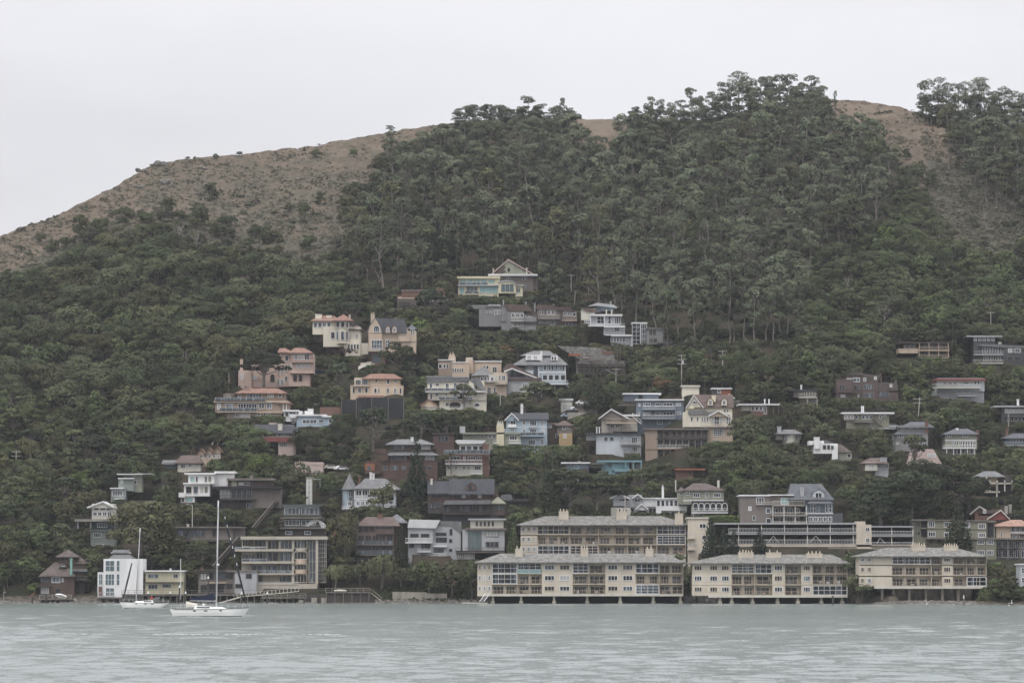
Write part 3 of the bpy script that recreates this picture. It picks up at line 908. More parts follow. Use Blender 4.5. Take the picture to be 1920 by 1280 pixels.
H('craftsman_house', 'large dark-roofed redwood house with an orange-brown dormer', """
fr dw
w 802 925 926 942 1.5 9 rd
w 802 940 850 962 1.2 9 dw
w 830 943 922 975 -.6 9 dw
w 920 926 934 976 2 8 rd
g 801 901.5 851 924.5 .3 11 dr rd
g 842 897.5 927 925.5 -.1 12 dr rd
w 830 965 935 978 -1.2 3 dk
p -2.6 3.2 porch_roof gr 830 945.5 836 937.5 921 937 918 944.5
h 918 930.5 949 943 -1.5 6 ol
w 922 943 946 965 -.8 5 br
dm 876 903 891 918 1 4 bk br_
n 806 926 840 932 1.5 3 .25 1 0 g1
n 847 926 864 933 1.5 1 0 2 0 g1
n 866 925 873 933 1.5 1 0 0 1 g3 wh
n 877 926 881 931 1.5 1 0 0 0
n 896 925 903 933 1.5 1 0 1 1 g3 wh
n 920 924 923 933 1.9 1 0 0
n 804 944 826 953 1.2 3 .15 0 0 g2
n 833 947 916 960 -.6 7 .12 1 0 g1
n 925 946 945 957 -.8 3 .15 1 0 g2
b 832 956 918 963 -.6 1.4 br br
c 807 897 811 903 4 .9 ow""", back=12)
H('craftsman_house', 'wide redwood house with low hip roofs | half hidden behind a tall dark redwood', """
fr wd
w 739 832 810 846 2 8 rd
w 727 851 817 866 .5 9 rd
w 686 864 820 897 0 10 rd
h 722 823 815 832.5 .6 11 gr 745 790
h 723 841 823 852.5 -1 12 gr 745 795
n 738 834 757 843 2 1 0 1 0 g2
n 789 834 808 843 2 1 0 1 0 g3
n 759 835 768 842 2 1 0 1
n 732 853 762 863 .5 1 0 2 0 g2
n 796 853 816 863 .5 1 0 2 0 g3
n 718 872 727 881 0 1 0 0 0 g2
n 732 872 747 881 0 1 0 1 0 g2
n 753 873 761 880 0 1 0 0
n 801 873 810 881 0 1 0 1
w 703 841 724 850 -.5 4 rd
w 684 869 703 882 -.6 .7 or_ porch
n 688 873 696 881 -.6 1 0 0
b 713 852 728 861 0 1 rd rd solid
b 684 881 716 887 0 1.2 rd rd solid
c 770 819 775 826 4 .8 wh""", back=12)
H('hillside_house', 'small dark red-brown house | beside the white and brick house', """
fr wd
w 812 813 851 842 0 7 rd
f 810 811 853 814 -.5 8 dw
n 820 817 841 828 0 1 0 2 0 g1
w 818 839 852 850 -.8 3 br""")
H('brick_house', 'white and red brick three-storey house with stacked balconies', """
fr wh
w 837 869 905 892 0 9 ow
w 839 851 905 870 .4 9 bk
w 905 832 917 892 .4 8 bk
w 861 832 906 850 1.2 8 ow
p .2 9.5 roof wr 853 826 858 824 912 825 905 831.5 858 832
n 863 835 908 848 1.2 4 .1 0 0 g1
b 832 843 919 851 0 1.6 gb lg glass
n 843 855 863 862 .4 1 0 2
n 868 855 873 863 .4 1 0 0 0 g3
n 877 855 892 862 .4 1 0 2
n 895 855 903 862 .4 1 0 1
b 835 862 904 869.5 0 1.6 wh wh
n 838 873 846 880 0 1 0 1
n 852 874 858 880 0 1 0 0
n 868 874 872 880 0 1 0 0
n 876 874 881 880 0 1 0 1
n 889 873 902 881 0 1 0 2
b 882 882 904 888 0 1 wh wh
r 917 836 842 .4 1 7 2 0
r 917 855 861 .4 1 7 3 0
r 917 873 879 .4 1 7 2 0""")
H('townhouse', 'pale blue four-storey townhouse with a grey gable roof', """
fr wh
w 949 786 1026 842 0 10 lb
g 962 773.5 1029 785.5 -.7 11.4 dr lb
gy 946 773.5 973 787 -.6 8 dr lb wh
c 976 761 981 775 4 1.2 wh 2
n 957 787 967 796 0 1 0 1
n 980 787 986 797 0 1 0 1
n 993 788 1006 798 0 1 0 2
n 1014 788 1020 799 0 1 0 1
n 980 804 986 811 0 1 0 1
n 957 804 965 808 0 1 0 1
n 993 804 1006 814 0 1 0 3
n 1014 804 1021 814 0 1 0 2 0 g3
n 990 824 1004 834 0 1 0 2 0 g2
n 1013 823 1020 834 0 1 0 1 0 g2
b 952 795 968 800 0 .8 wh wh solid
b 991 797 1007 801 0 .7 cb cb
b 974 810 1020 817 0 1.6 lb mt glass
t 949 800 1026 801 0 wh""", back=11)
H('hillside_house', 'low sage green house with a square buff chimney tower | left of the pale blue townhouse', """
fr wh
w 868 813 932 842 1 9 gn
w 945 813 976 842 .5 8 gn
w 931 797 945 843 -.2 3 cy chimney_tower
f 867 810.5 976 813.5 -.2 10.5 gn
c 932 793 944 798 .4 1.8 ow 3
n 887 815 891 822 1 1 0 0
n 902 815 906 822 1 1 0 0
n 915 815 930 822 1 2 .15 1
n 955 816 970 825 .5 1 0 2
b 954 825 977 831 .5 1.2 wh wh
b 925 825 935 831 1 1.5 wh wh
n 956 835 970 842 .5 1 0 2 0 g1
w 862 799 872 812 2 3 lg
b 908 803 930 810.5 2 1 rd rd""")
H('hillside_house', 'brown and ochre stepped house | right of the pale blue townhouse', """
fr wh
w 1027 795 1046 835 2 7 br
w 1044 795 1073 818 .6 7 gb
w 1048 812 1073 837 -.2 6 oc
h 1040 787.5 1076 797 0 8.6 rr
f 1025 792.5 1047 795.5 1.4 8 wd
n 1028 796 1035 802 2 1 0 1 0 g3
n 1054 797 1061 805 .6 1 0 1
n 1064 797 1067 805 .6 1 0 0
n 1056 813 1062 821 -.2 1 0 1 0 g3
n 1041 813 1045 820 2 1 0 0""")
H('villa', 'cream mansion with a grey mansard top and arched windows', """
fr wh
w 801 716 872 734 1 10 cr
w 870 714 908 734 2.2 8 yl
w 802 734 912 750 1 10 cr
w 824 749 880 768 .6 10 cr
w 880 748 912 768 1.4 9 cr
p .5 11 mansard gr 798 717 802 710 900 710 912 733 907 733 882 714 801 717
slab 797 732.5 911 735 -.6 4 wh
slab 824 748 886 750 -.6 4 wh
w 879 711 889 733 .6 2 cr
f 799 707 880 710.5 1.5 9 gr
b 799 704.5 880 708 1.6 .2 gr lg wire
a 805 718 811 732 1 1 0 0 0 g2
a 816 718 824 724 1 1 0 1
a 835 718 842 733 1 1 0 1 0 g1
a 850 717 857 729 1 1 0 1 0 g2
a 860 717 868 729 1 1 0 1 0 g2
a 871.5 717 878 729 1 1 0 1 0 g2
a 891 719 896 730 2.2 1 0 0 0 g1
n 806 737 811 749 1 1 0 0 0 g0
n 816 737 822 743 1 1 0 1
n 835 737 838 743 1 1 0 0
a 850 736 857 746 1 1 0 0 0 g2
a 861 736 868 746 1 1 0 0 0 g2
n 872 736 877 746 1 1 0 0
b 797 727 890 733 .4 1 wh wh glass
b 822 743 886 749 .4 1 wh wh glass
n 835 754 842 762 .6 1 0 1
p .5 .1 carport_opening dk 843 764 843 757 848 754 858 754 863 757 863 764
n 865 753 878 766 .6 1 0 0 3 g3 wh garage_door
a 889 755 900 763 1.4 1 0 1 1 g1
b 800 762 864 768 -1 1.8 cr wh bars""", back=12)
H('garage', 'peach double garage with a tiled gable | at the foot of the cream mansion', """
fr ow
w 789 757 819 769 0 6 pe
gy 786 747.5 822 760 -.5 7 tp pe -
n 795 759 804 767 0 1 0 0 3 g3 pe garage_door
n 807 759 816 767 0 1 0 0 3 g3 pe garage_door""", cat='garage')
H('villa', 'tan stucco stepped villa with a square chimney tower | above the cream mansion', """
fr wh
w 822 675 850 704 0 8 tc
w 848 680 880 712 -.4 8 tn
w 873 673 887 700 1 7 tn
w 884 678 940 706 2.4 8 tn
w 841 668 854 682 1.2 3 tn chimney_tower
f 821 673.5 850 675.5 -.3 8.5 wr
f 889 676 941 678.3 2 9 wr
f 847 678 878 680 -.6 8 wr
n 822 682 829 691 0 1 0 0 0 g0
n 831 682 836 691 0 1 0 0 0 g0
n 837.5 682 841 691 0 1 0 0 0 g0
n 848 690 869 698 -.4 5 .25 0 0 g0
n 906 685 916 692 2.4 2 .2 0 0 g0
n 923 687 932 699 2.4 1 0 1 0 g0
c 842 664 852 670 1.4 2 tn 2
c 874 670 886 675 2 2 ow""")
H('villa', 'taupe villa with a pointed grey polygonal roof', """
fr wh
q 884 702 952 716 0 7 ow
w 884 714 950 738 1 8 tn
cone 880 686 930 703.5 -1 10 gr 8
w 926 698 950 716 1.2 7 tn
n 901 706 925 714 .1 4 .22 0 0 g0
n 932 703 948 714 1.2 2 .2 1 0 g1
b 928 713 951 720 1 1.4 cc cc
n 913 725 921 738 1 1 0 1 0 g0
n 925 725 930 738 1 1 0 0 0 g1
n 893 727 903 736 1 1 0 2 0 g2""")
H('hillside_house', 'grey and white house with a reddish roof and wide slanting white bargeboards', """
fr wh
w 951 712 1016 736 0 9 lg
w 948 694 1000 712 2 8 cb
p 1 9 roof rr 942 692 951 681 958 681 1014 709 1010 711 960 692 945 696
p .4 .5 bargeboard wh 945 695 960 689.5 1016 711 1016 713 960 692 945 698
f 950 708 1016 712 -.6 2 rr porch_roof
p 1.9 .1 gable_window g1 952 703 961 693 985 704 985 707 952 707
n 952 693 985 707 2 4 .08 0 0 g1
n 980 719 1010 734 0 2 .5 2 0 g1
n 1017 0 1017.1 0 0 0 0
n 980 719 994 734 -.01 1 0 2 0 g2
b 977 730 1012 736 0 1.4 wh wh
st 1010 712 1018 735 1 wh""".replace("n 1017 0 1017.1 0 0 0 0\n", "").replace("n 980 719 994 734 -.01 1 0 2 0 g2\n", "").replace("n 952 693 985 707 2 4 .08 0 0 g1\n", ""))
H('victorian_house', 'tall light blue victorian house with a grey hip roof and white dormers', """
fr wh
w 1009 683 1061 722 0 10 vb
w 985 685 1012 714 2 9 vb
h 961 663 1065 683.5 -1 13 gr 995 1042
h 975 657.5 1042 666 3 7 gr 1000 1030
w 986 665 1014 675 .6 4 wh dormer
w 1033 667 1046 676 .6 4 wh dormer
n 988 666 996 674 .6 1 0 1 0 g3
n 1000 666 1008 674 .6 1 0 1 0 g3
n 1034 668 1043 675 .6 2 .2 0 0 g1
n 1019 683 1025 694 0 1 0 0 0 g1
n 1028 683 1038 694 0 2 .2 0 0 g1
n 1050 684 1058 694 0 2 .2 0 0 g1
n 1042 683 1045 694 0 1 0 0 0
n 1017 702 1060 713 0 4 .16 0 0 g0
t 1009 696 1061 699 0 wh
o 1010 683 1060 714 -.1 2 .35 wh
b 1008 713 1065 720 .2 1.6 wh wh
n 990 686 1000 696 2 1 0 1 0 g3
w 1012 720 1063 730 1.5 7 nv
c 1013 658 1017 672 1 .8 wh
st 1062 722 1094 741 -1 wh""", back=12)
H('hillside_house', 'grey shake-roofed house wrapped in scaffolding', """
fr bk
w 1080 676 1170 702 2 10 wd
p 0 14 roof sh 1044 648 1127 652 1151 664 1151 672 1172 685 1172 688 1082 682 1088 674
w 1105 664 1113 676 -.4 3 wd
n 1092 668 1105 672 -.1 1 0 0 0 g3
n 1084 685 1165 698 2 7 .3 1 0 g0
t 1066 663 1090 667 -.05 or_
t 1128 658 1149 664 -.05 bk""", back=13)
H('hillside_house', 'grey gabled house with a rustic timber balcony | left of the slate blue block', """
fr wh
w 1128 780 1166 812 0 8 cc
w 1166 783 1195 808 1.5 7 ow
gy 1122 766 1180 784 -.6 9 rr wd wh 1146
f 1166 776.5 1200 780 .4 8 wr
n 1137 779 1163 787 0 4 .12 0 0 g1
b 1137 784 1193 793 0 1.8 tn tn
n 1144 795 1162 803 0 2 .2 1 0 g1
b 1150 801 1193 808 0 1.6 wd wd
n 1172 780 1182 788 1.5 1 0 1 0 g2
st 1186 780 1202 794 0 wh""")
H('slate_blue_house', 'big slate blue flat-roofed house with two long white balconies', """
fr wh
w 1193 750 1282 806 0 11 bl
w 1170 738 1235 752 5 8 bl
f 1191 748 1283 750.5 -.7 13 wh
f 1168 736.5 1240 739 4 10 wh
n 1197 756 1201 762 0 1 0 1 0 g3
n 1206 755 1220 761 0 1 0 2 0 g2
n 1228 755 1240 761 0 1 0 2 0 g1
n 1243 755 1262 761 0 1 0 2 0 g1
n 1267 755 1277 761 0 1 0 1 0 g3
b 1205 761 1266 768 0 1.8 bl wh
n 1206 772 1220 778 0 1 0 2 0 g3
n 1228 772 1240 778 0 1 0 2 0 g2
n 1243 772 1262 778 0 1 0 2 0 g1
n 1266 772 1277 777 0 1 0 1 0 g2
b 1205 778 1266 785.5 0 1.8 bl wh
n 1232 788 1242 795 0 1 0 1 0 g1
n 1252 788 1260 795 0 2 .4 0
n 1268 788 1270 796 0 1 0 0
n 1198 772 1200 777 0 1 0 0
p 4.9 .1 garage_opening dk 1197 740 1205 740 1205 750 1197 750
slab 1160 756 1192 760 3 5 wd
b 1160 750 1192 757 4 1 wd wd""", back=13)
H('cream_villa', 'tall cream and yellow mansion with gabled dormers and a fanlight window', """
fr wh
w 1288 763 1373 782 2.5 9 yl
w 1291 774 1373 800 .6 10 cr
w 1282 772 1292 800 2 8 cr
w 1322 798 1374 828 0 10 tn
g 1302 739.5 1376 763.5 1.8 10 rr yl
gy 1286 740 1319 764 1.9 7 rr yl wh 1301
p 0 3 mansard gr 1290 774 1292 769 1322 769 1328 772 1344 770 1368 777 1368 779 1345 774 1326 777 1292 777
gy 1328 769 1366 779 -.2 3 wr tn wh 1347
dm 1327 744 1337 760 1.6 4 yl rr
dm 1353 744 1363 760 1.6 4 yl rr
c 1335 741 1342 748 3 2 yl
n 1298 751 1307 758 1.8 1 0 2 0 g1
n 1303 762 1322 766 2.4 4 .3 0 0 g1
n 1357 767 1366 773 2.4 2 .2 0 0 g1
n 1295 781 1299 790 .6 1 0 0 0 g1
n 1306 781 1310 790 .6 1 0 0 0 g2
n 1315 782 1328 791 .6 3 .3 0 0 g2
a 1339 775 1349 796 .5 1 0 1 1 g1
n 1334 783 1338 794 .5 1 0 0 1 g3
n 1350 783 1354 794 .5 1 0 0 1 g3
n 1362 782 1370 795 .6 2 .2 0 1 g2
b 1315 789 1375 800 .4 1.4 cc cc
n 1337 803 1356 817 0 1 0 4 3 g1
n 1364 806 1371 816 0 1 0 1 3 g2
n 1337 824 1348 828 0 2 .2 1""")
H('hillside_house', 'white walled house with a dark flat roof and arched doors | below the rustic timber balcony', """
fr wh
w 1118 814 1202 852 0 9 cb
w 1100 814 1120 825 1 7 lg
f 1098 812 1208 815 -1 11 dr
c 1118 800 1120 812 3 .5 wh
c 1123 800 1125 812 3 .5 wh
a 1132 818 1140 828 0 1 0 1 0 g1
a 1142 818 1152 828 0 1 0 2 0 g1
n 1163 819 1170 824 0 1 0 1 0 g2
n 1184 819 1195 831 0 1 0 2 0 g1
b 1164 826 1201 834 0 1.5 wd wd
n 1185 837 1195 847 0 1 0 2 0 g1
b 1170 843 1201 850 0 1.4 wd wd""")
H('stilt_house', 'long tan box house on tall braced stilts with gridded balconies', """
fr wd
w 1210 804 1232 842 0 10 tc
w 1232 805 1328 841 2 8 gb
f 1208 802.5 1330 805.5 -.6 11.5 gb
slab 1210 839.5 1328 842 -.2 10 tc
slab 1231 821 1327 823.5 0 2.2 wd
n 1233 807 1248 814 1.9 1 0 2 0 g1
n 1250 807 1326 818 1.9 7 .15 1 0 g1
n 1233 824 1326 837 1.9 8 .12 1 0 g1
b 1231 814.5 1327 822 .8 .8 wd wd
b 1231 833 1291 840 .8 .8 wh wh
o 1233 804 1327 842 0 9 .25 wd
o 1244 842 1281 872 1 2 .35 wd
o 1220 842 1262 868 6 2 .35 wd
x 1215 846 1244 872 1 wd .18
x 1222 870 1244 843 1 wd .18
x 1244 843 1264 872 1 wd .18
x 1263 872 1281 845 1 wd .18
x 1262 845 1281 870 1 wd .18
x 1244 865 1281 868 1 wd .18""", pad=False)
H('turquoise_house', 'bright turquoise flat-roofed house with an open corner deck', """
fr tq
w 1128 865 1180 890 1 7 tq
w 1170 867 1202 885 2.4 6 dk
f 1120 862.5 1204 866 -.2 9 tq
f 1110 867 1135 870 -1 6 gr
slab 1148 878.5 1202 881 -.3 4 tq
slab 1148 890 1202 893 -.3 8 gr
t 1152 881 1201 884 -.2 tq .1
o 1173 866 1202 894 -.2 3 .35 tq
o 1152 884 1152 894 -.2 1 .3 tq
p 2.3 .1 door tn 1184 867 1189 867 1189 878 1184 878
n 1140 868 1148 876 1 1 0 1 0 g2
n 1190 867 1200 878 2.3 1 0 1 0 g2 wd""")
H('hillside_cottage', 'low blue cottage with a white-edged flat roof | left of the turquoise house', """
fr lb
w 1062 869 1104 878 0 7 bl
f 1052 866 1107 868.7 -.6 8.4 wh
n 1077 872 1086 878 0 1 0 1 0 g2
n 1092 869 1099 873 0 1 0 1 0 g1
c 1084 863.5 1088 867 2 1 gr
f 1104 876 1130 879 .5 6 dr""")
H('victorian_house', 'yellow-green victorian house with an arcaded white porch', """
fr wh
w 1281 917 1357 945 0 10 gn
w 1296 940 1358 968 .5 9 gn
w 1272 919 1283 945 1 8 gn
h 1280 905.5 1360 918.5 -.8 11.6 br_ 1300 1325
h 1270 912 1286 920 .4 6 br_
n 1300 924 1312 932 0 1 0 2 0 g1
n 1322 922 1328 933 0 1 0 1 0 g0
n 1338 924 1351 932 0 1 0 2 0 g1
n 1286 922 1293 928 0 1 0 1
n 1274 922 1280 928 1 1 0 1
f 1297 938.5 1365 941 -2 3 dr porch_roof
a 1299 942 1364 957 -1.9 6 .06 0 0 g0 wh
b 1297 952 1365 961 -.3 1.7 wh wh
n 1300 962 1318 968 .5 2 .3 1 0 g1
t 1281 937 1357 939 0 wh
c 1266 900 1268 916 2 .4 ow
c 1345 900 1349 915 2 .5 ow""")
H('modern_house', 'white modern house with a ribbon of tall panes | beside the yellow-green victorian', """
fr wh
w 1190 933 1240 966 2 8 wh
w 1230 934 1288 966 0 9 wh
f 1188 932.5 1240 934.5 1.5 9 wr
f 1229 933 1289 935 -.5 10 wh
n 1231 937 1287 949 0 7 .12 0 0 g1
n 1239 956 1250 963 0 1 0 1
b 1243 948 1288 956 0 .8 wh wh solid
c 1241 913 1245 932 3 1 wh 1
n 1258 958 1282 964 0 2 .2 1""")
H('cottage', 'white gabled cottage with dark trimmed windows | in front of the white modern house', """
fr dw
w 1180 951 1234 967 0 8 wh
h 1176 943.5 1238 952.5 -.6 9 dr
gy 1190 943 1216 954 -.8 4 dr wh wh
n 1197 952 1211 961 -.4 2 .15 0 0 g1
n 1217 953 1230 960 0 2 .2 0 0 g0
n 1184 952 1188 961 0 1 0 0""")
H('cottage', 'grey cottage with white gable trim | among cypress boughs above the upper apartment block', """
fr wh
w 1150 929 1172 948 1 7 cb
w 1172 927 1204 950 2 7 lg
gy 1143 925 1180 933 .4 8 gr cb wh
gy 1185 925 1206 933 1.4 6 gr lg wh
n 1160 932 1180 940 .9 1 0 2 0 g1
n 1189 933 1201 942 2 1 0 1 0 g2
w 1146 951 1182 968 -1 6 ow
n 1156 953 1176 960 -1 2 .3 1 0 g1""")
H('modern_house', 'taupe flat-roofed house with three tiers of railed balconies', """
fr wh
w 1388 929 1445 985 0 11 gb
w 1440 928 1488 985 2 9 gb
f 1386 927 1445 929.5 -.5 12 wh
f 1440 926.5 1489 928.5 1.4 10 wh
n 1418 932 1433 945 0 1 0 2 0 g2
n 1464 933 1479 946 2 1 0 1 0 ga
n 1403 949 1409 957 0 1 0 0
n 1436 952 1446 962 0 1 0 0 0 g2
n 1449 952 1500 962 2 4 .25 1 0 g2
n 1436 971 1446 981 0 1 0 0 0
n 1449 968 1500 981 2 4 .1 1 0 g0
b 1418 940 1450 946 0 .8 gb ow
b 1449 939 1509 948 1.8 3 gb ow
b 1445 960 1514 967 1.8 3 gb ow
b 1447 977 1514 981 1.8 3 gb ow
o 1449 948 1512 983 -1.1 4 .22 ow
n 1411 966 1416 975 0 1 0 0""", back=12)
H('victorian_house', 'dark blue-grey victorian house with a steep hipped roof and tall white bay windows', """
fr wh
w 1510 936 1562 985 0 10 bl
w 1480 922 1515 940 3 8 bl
w 1506 962 1580 985 -.6 8 dg
h 1478 906.5 1564 936 -.8 13 sl 1482 1540
h 1514 935.5 1562 943 -2 5 sl 1522 1552
dm 1524 915 1546 935 .2 4 cb sl
c 1501 913 1508 930 .6 1.2 lg
n 1520 945 1530 960 0 2 .15 0 1 g2
n 1547 945 1560 960 0 2 .15 0 1 g2
n 1534 949 1537 960 0 1 0 0
t 1510 961 1562 963 -.6 wh
n 1516 968 1560 978 -.6 5 .2 1 0 g0""", back=12)
H('hillside_house', 'flat-roofed white house with a brick side | in the trees right of the tall cream mansion', """
fr wh
w 1408 760 1440 780 0 7 bk
w 1392 760 1410 770 1 6 ow
f 1384 756.5 1462 759.5 -.8 9 wr
n 1408 761 1430 770 -.1 3 .2 0 0 g1
n 1432 761 1437 776 -.1 1 0 0 0 g1
o 1440 759 1460 776 0 3 .2 wd
c 1433 748 1435 757 3 .5 wh
c 1441 748 1443 757 3 .5 wh""")
H('hillside_house', 'little orange-brick house with a flat white roof | above the tall cream mansion', """
fr wh
w 1350 729 1371 744 0 6 or_
w 1336 729 1351 742 .5 6 gb
f 1334 726.5 1373 729.5 -.5 8 wr
n 1345 730 1352 737 -.1 1 0 0 0 g2""")
H('cottage', 'small white gabled cottage with a railed terrace | behind the dormers of the tall cream mansion', """
fr wh
w 1361 742 1374 756 0 6 wh
gy 1356 738 1378 746 -.4 7 gr wh wh
n 1363 746 1372 752 0 2 .2 0 0 g1
b 1372 751 1388 759 .5 2 lg wh""")
H('hillside_house', 'small dark house with a white railed balcony on posts | amid rounded trees', """
fr wh
w 1488 733 1530 745 2 7 wd
f 1480 730 1532 733 1 9 dr
b 1498 737 1532 745 2 2.6 ow ow
o 1514 745 1532 756 -.4 2 .25 ow
n 1508 734 1528 742 2 4 .2 0 0 g0
w 1500 745 1530 757 2.2 5 cc
c 1501 721 1504 732 3 .6 wh""")
H('modern_house', 'large brown sloped-roof house with white skylights', """
fr wd
w 1568 711 1600 748 0 10 pb
w 1587 703 1620 748 .8 9 pb
w 1617 716 1646 748 .5 9 pb
w 1645 735 1684 748 1 8 pb
p .4 10 roof br_ 1586 703 1598 698 1618 698 1618 703
p .7 10 roof br_ 1617 718 1617 701 1650 703 1646 718
p .9 9 roof br_ 1645 734 1645 716 1682 717 1684 732
p -.1 10 roof br_ 1567 712 1569 709.5 1588 710 1588 712.5
w 1649 699 1653 716 1.5 2 pb chimney_stack
w 1678 712 1682 722 3 1.5 pb chimney_stack
n 1588 709 1597 717 .7 1 0 0 0 g3 wh
n 1599 708 1612 716 .7 1 0 1 0 g2 wh
n 1619 708 1624 715 .55 1 0 0 1 g2 wh
n 1639 705.5 1644 712 .55 1 0 0 1 g3 wh
n 1668 720 1673 726 .75 1 0 0 1 g3 wh
n 1573 721 1584 730 0 1 0 1 0 g1
n 1588 722 1597 728 .7 1 0 0 0 g1
n 1600 722 1613 730 .7 1 0 1 0 g1
n 1619 720 1638 730 .5 1 0 1 0 g2
n 1575 738 1586 746 0 1 0 0 0 g3
n 1607 738 1612 746 .7 1 0 0 0 g3
n 1619 736 1638 745 .5 1 0 1 0 g2
n 1648 734 1667 744 .95 1 0 0 0 g2
b 1571 729 1615 735 0 1 pb dw""")
H('hillside_house', 'low tan house with a dark flat roof and ring balcony | among the trees', """
fr wd
w 1685 653 1722 662 1 8 tn
w 1718 643 1778 671 2 8 dw
f 1684 641 1782 643.5 0 11 dw
w 1694 643 1722 654 2 8 gb
n 1696 647 1716 652 1.9 3 .5 0 0 g2 wh
b 1722 650 1780 657 1.6 2 tn tn
b 1722 665 1780 671 1.6 2 tn tn
n 1733 645 1773 654 2 5 .2 1 0 g1
n 1733 661 1770 668 2 5 .2 1 0 g0
o 1724 643 1778 671 -.3 4 .2 tn""")
H('hillside_house', 'large charcoal two-level house with rows of white-framed windows | in the upper trees', """
fr wh
w 1825 631 1866 650 3 9 dg
w 1826 645 1882 682 1 9 dg
w 1880 648 1922 683 0 9 dg
f 1812 629 1880 631.5 2 11 lg
p -.2 11 roof gr 1834 648 1842 645 1922 648 1922 652 1880 651
n 1826 632 1865 639 2.9 5 .3 1 0 g2
n 1842 649 1881 663 .9 8 .25 0 0 g1
n 1890 653 1898 661 0 1 0 0 0 g3
n 1901 653 1914 661 0 1 0 3 0 g1
n 1844 666 1880 677 .9 8 .25 0 0 g1
n 1889 668 1900 676 0 1 0 0 0 g1 wd
n 1902 668 1915 676 0 1 0 1 0 g1 wd
b 1826 658 1882 665 .8 1.4 lg lg
b 1824 674 1881 681 .8 1.6 ow ow
c 1872 641 1878 646 3 1 ow""")
H('hillside_house', 'pale grey house with a red-edged flat roof and wrap deck', """
fr wh
w 1757 712 1846 733 1 8 cb
w 1750 733 1845 750 2 7 lg
f 1754 709.5 1849 713.5 -.4 10 mr
f 1758 708.5 1844 710 0 9 lg
n 1768 716 1795 722 1 3 .2 1 0 g1
n 1806 715 1817 720 1 1 0 1 0 g2
n 1827 714 1837 721 1 2 .3 0 0 g1
b 1748 719 1796 727 1 2 ow ow
b 1796 720 1839 727 1 2 ow wh
n 1806 731 1818 736 1.9 1 0 2 0 g1
b 1795 736 1832 742 1.6 2 lg lg
n 1797 742 1828 748 1.9 3 .3 1 0 g3""")
H('modern_house', 'olive house with a long white-edged flat roof and an outside stair', """
fr wh
w 1587 776 1667 804 0 8 ol
w 1582 775 1605 788 -.4 2 wd
f 1578 772.5 1677 775.5 -1 11 wh
c 1615 761 1617 773 3 .4 wh
c 1618 761 1620 773 3 .4 wh
n 1583 778 1601 785 -.4 3 .15 1 0 g1
n 1604 778 1609 785 0 1 0 0
n 1616 778 1636 786 0 3 .2 0 0 g2
n 1648 778 1653 785 0 1 0 0
n 1655 777.5 1662 781 0 1 0 0
b 1600 786 1637 791 0 1.4 wd wd
st 1636 783 1655 800 -1.2 wd
n 1631 792 1634 798 0 1 0 0
f 1635 802 1680 804 -2 4 lg""")
H('hillside_house', 'grey two-storey house with a hip roof and brick chimney | in front of a utility pole', """
fr wh
w 1688 797 1740 842 0 9 gy
w 1679 812 1716 845 -.6 9 gy
h 1686 790.5 1753 800.5 -.8 11 sl 1708 1735
h 1676 805 1729 813.5 -1.4 6 sl 1690 1720
n 1691 800 1698 803 0 1 0 0
n 1704 800 1711 803 0 1 0 0
n 1717 800 1724 803 0 1 0 0
n 1683 814 1694 820 -.6 1 0 2 0 g1
n 1699 813 1719 821 -.6 4 .2 0 0 g1
n 1721 813 1726 823 0 1 0 1 0 g1
n 1680 829 1686 833 -.6 1 0 1 0 g2
b 1699 820 1719 824 -.6 .6 wh wh solid
n 1719 829 1733 839 0 3 .3 0 0 g1
c 1735 789 1741 806 -.3 1 bk 1""")
H('hillside_house', 'olive two-storey house with white-framed garden rooms and a dark hip roof', """
fr wh
w 1772 812 1832 842 0 9 gn
w 1772 836 1830 853 .6 8 gn
h 1768 803.5 1837 813.5 -.9 11 sl 1790 1815
n 1776 813 1784 819 0 1 0 1 0 g2
n 1804 813 1815 819 0 1 0 1 0 g2
n 1785 827 1797 835 0 3 .2 0 0 g2
n 1800 827 1828 839 0 6 .2 0 1 g1
t 1772 824 1830 826 0 wh
b 1768 834 1829 840 .5 1.8 wh wh
n 1787 841 1825 851 .6 5 .2 0 0 g1
o 1775 840 1827 853 -1.2 5 .2 wh
c 1831 805 1836 820 .5 1.2 bk
c 1793 802 1797 808 3 .6 wh""")
H('hillside_house', 'dark flat-roofed house with white-framed windows | cut by the right edge above a bushy oak', """
fr wh
w 1878 763 1925 792 0 8 dg
f 1864 760 1926 763 -1 10 lg
n 1884 766 1922 775 0 5 .15 0 0 g3
n 1888 780 1922 790 0 5 .25 0 0 g1
b 1886 774 1924 781 0 1.4 dg dg
c 1907 748 1911 761 3 .7 wh
w 1868 771 1879 777 1 5 br""")
H('hillside_house', 'blue-grey balconied house with a chimney | cut by the right edge beside an olive house', """
fr wh
w 1884 820 1926 836 1 8 bl
h 1879 812 1930 821 0 9 sl 1900 1930
n 1894 822 1922 829 1 5 .2 0 0 g2
b 1883 828 1926 835 1 1.6 lg lg
c 1886 805 1891 818 2 1 bk 1""")
H('pavilion_house', 'small white pavilion-like house with tall narrow windows | on the wooded slope', """
fr lg
q 1462 812 1503 832 0 9 ow
w 1456 812 1468 824 2 6 ow
h 1454 805 1505 812.5 -.6 10 gr 1470 1490
n 1471 815 1484 823 .6 3 .35 0 0 g2 wh
n 1488 815 1501 823 .9 3 .35 0 0 g2
c 1458 799 1465 808 1 2 lg""")
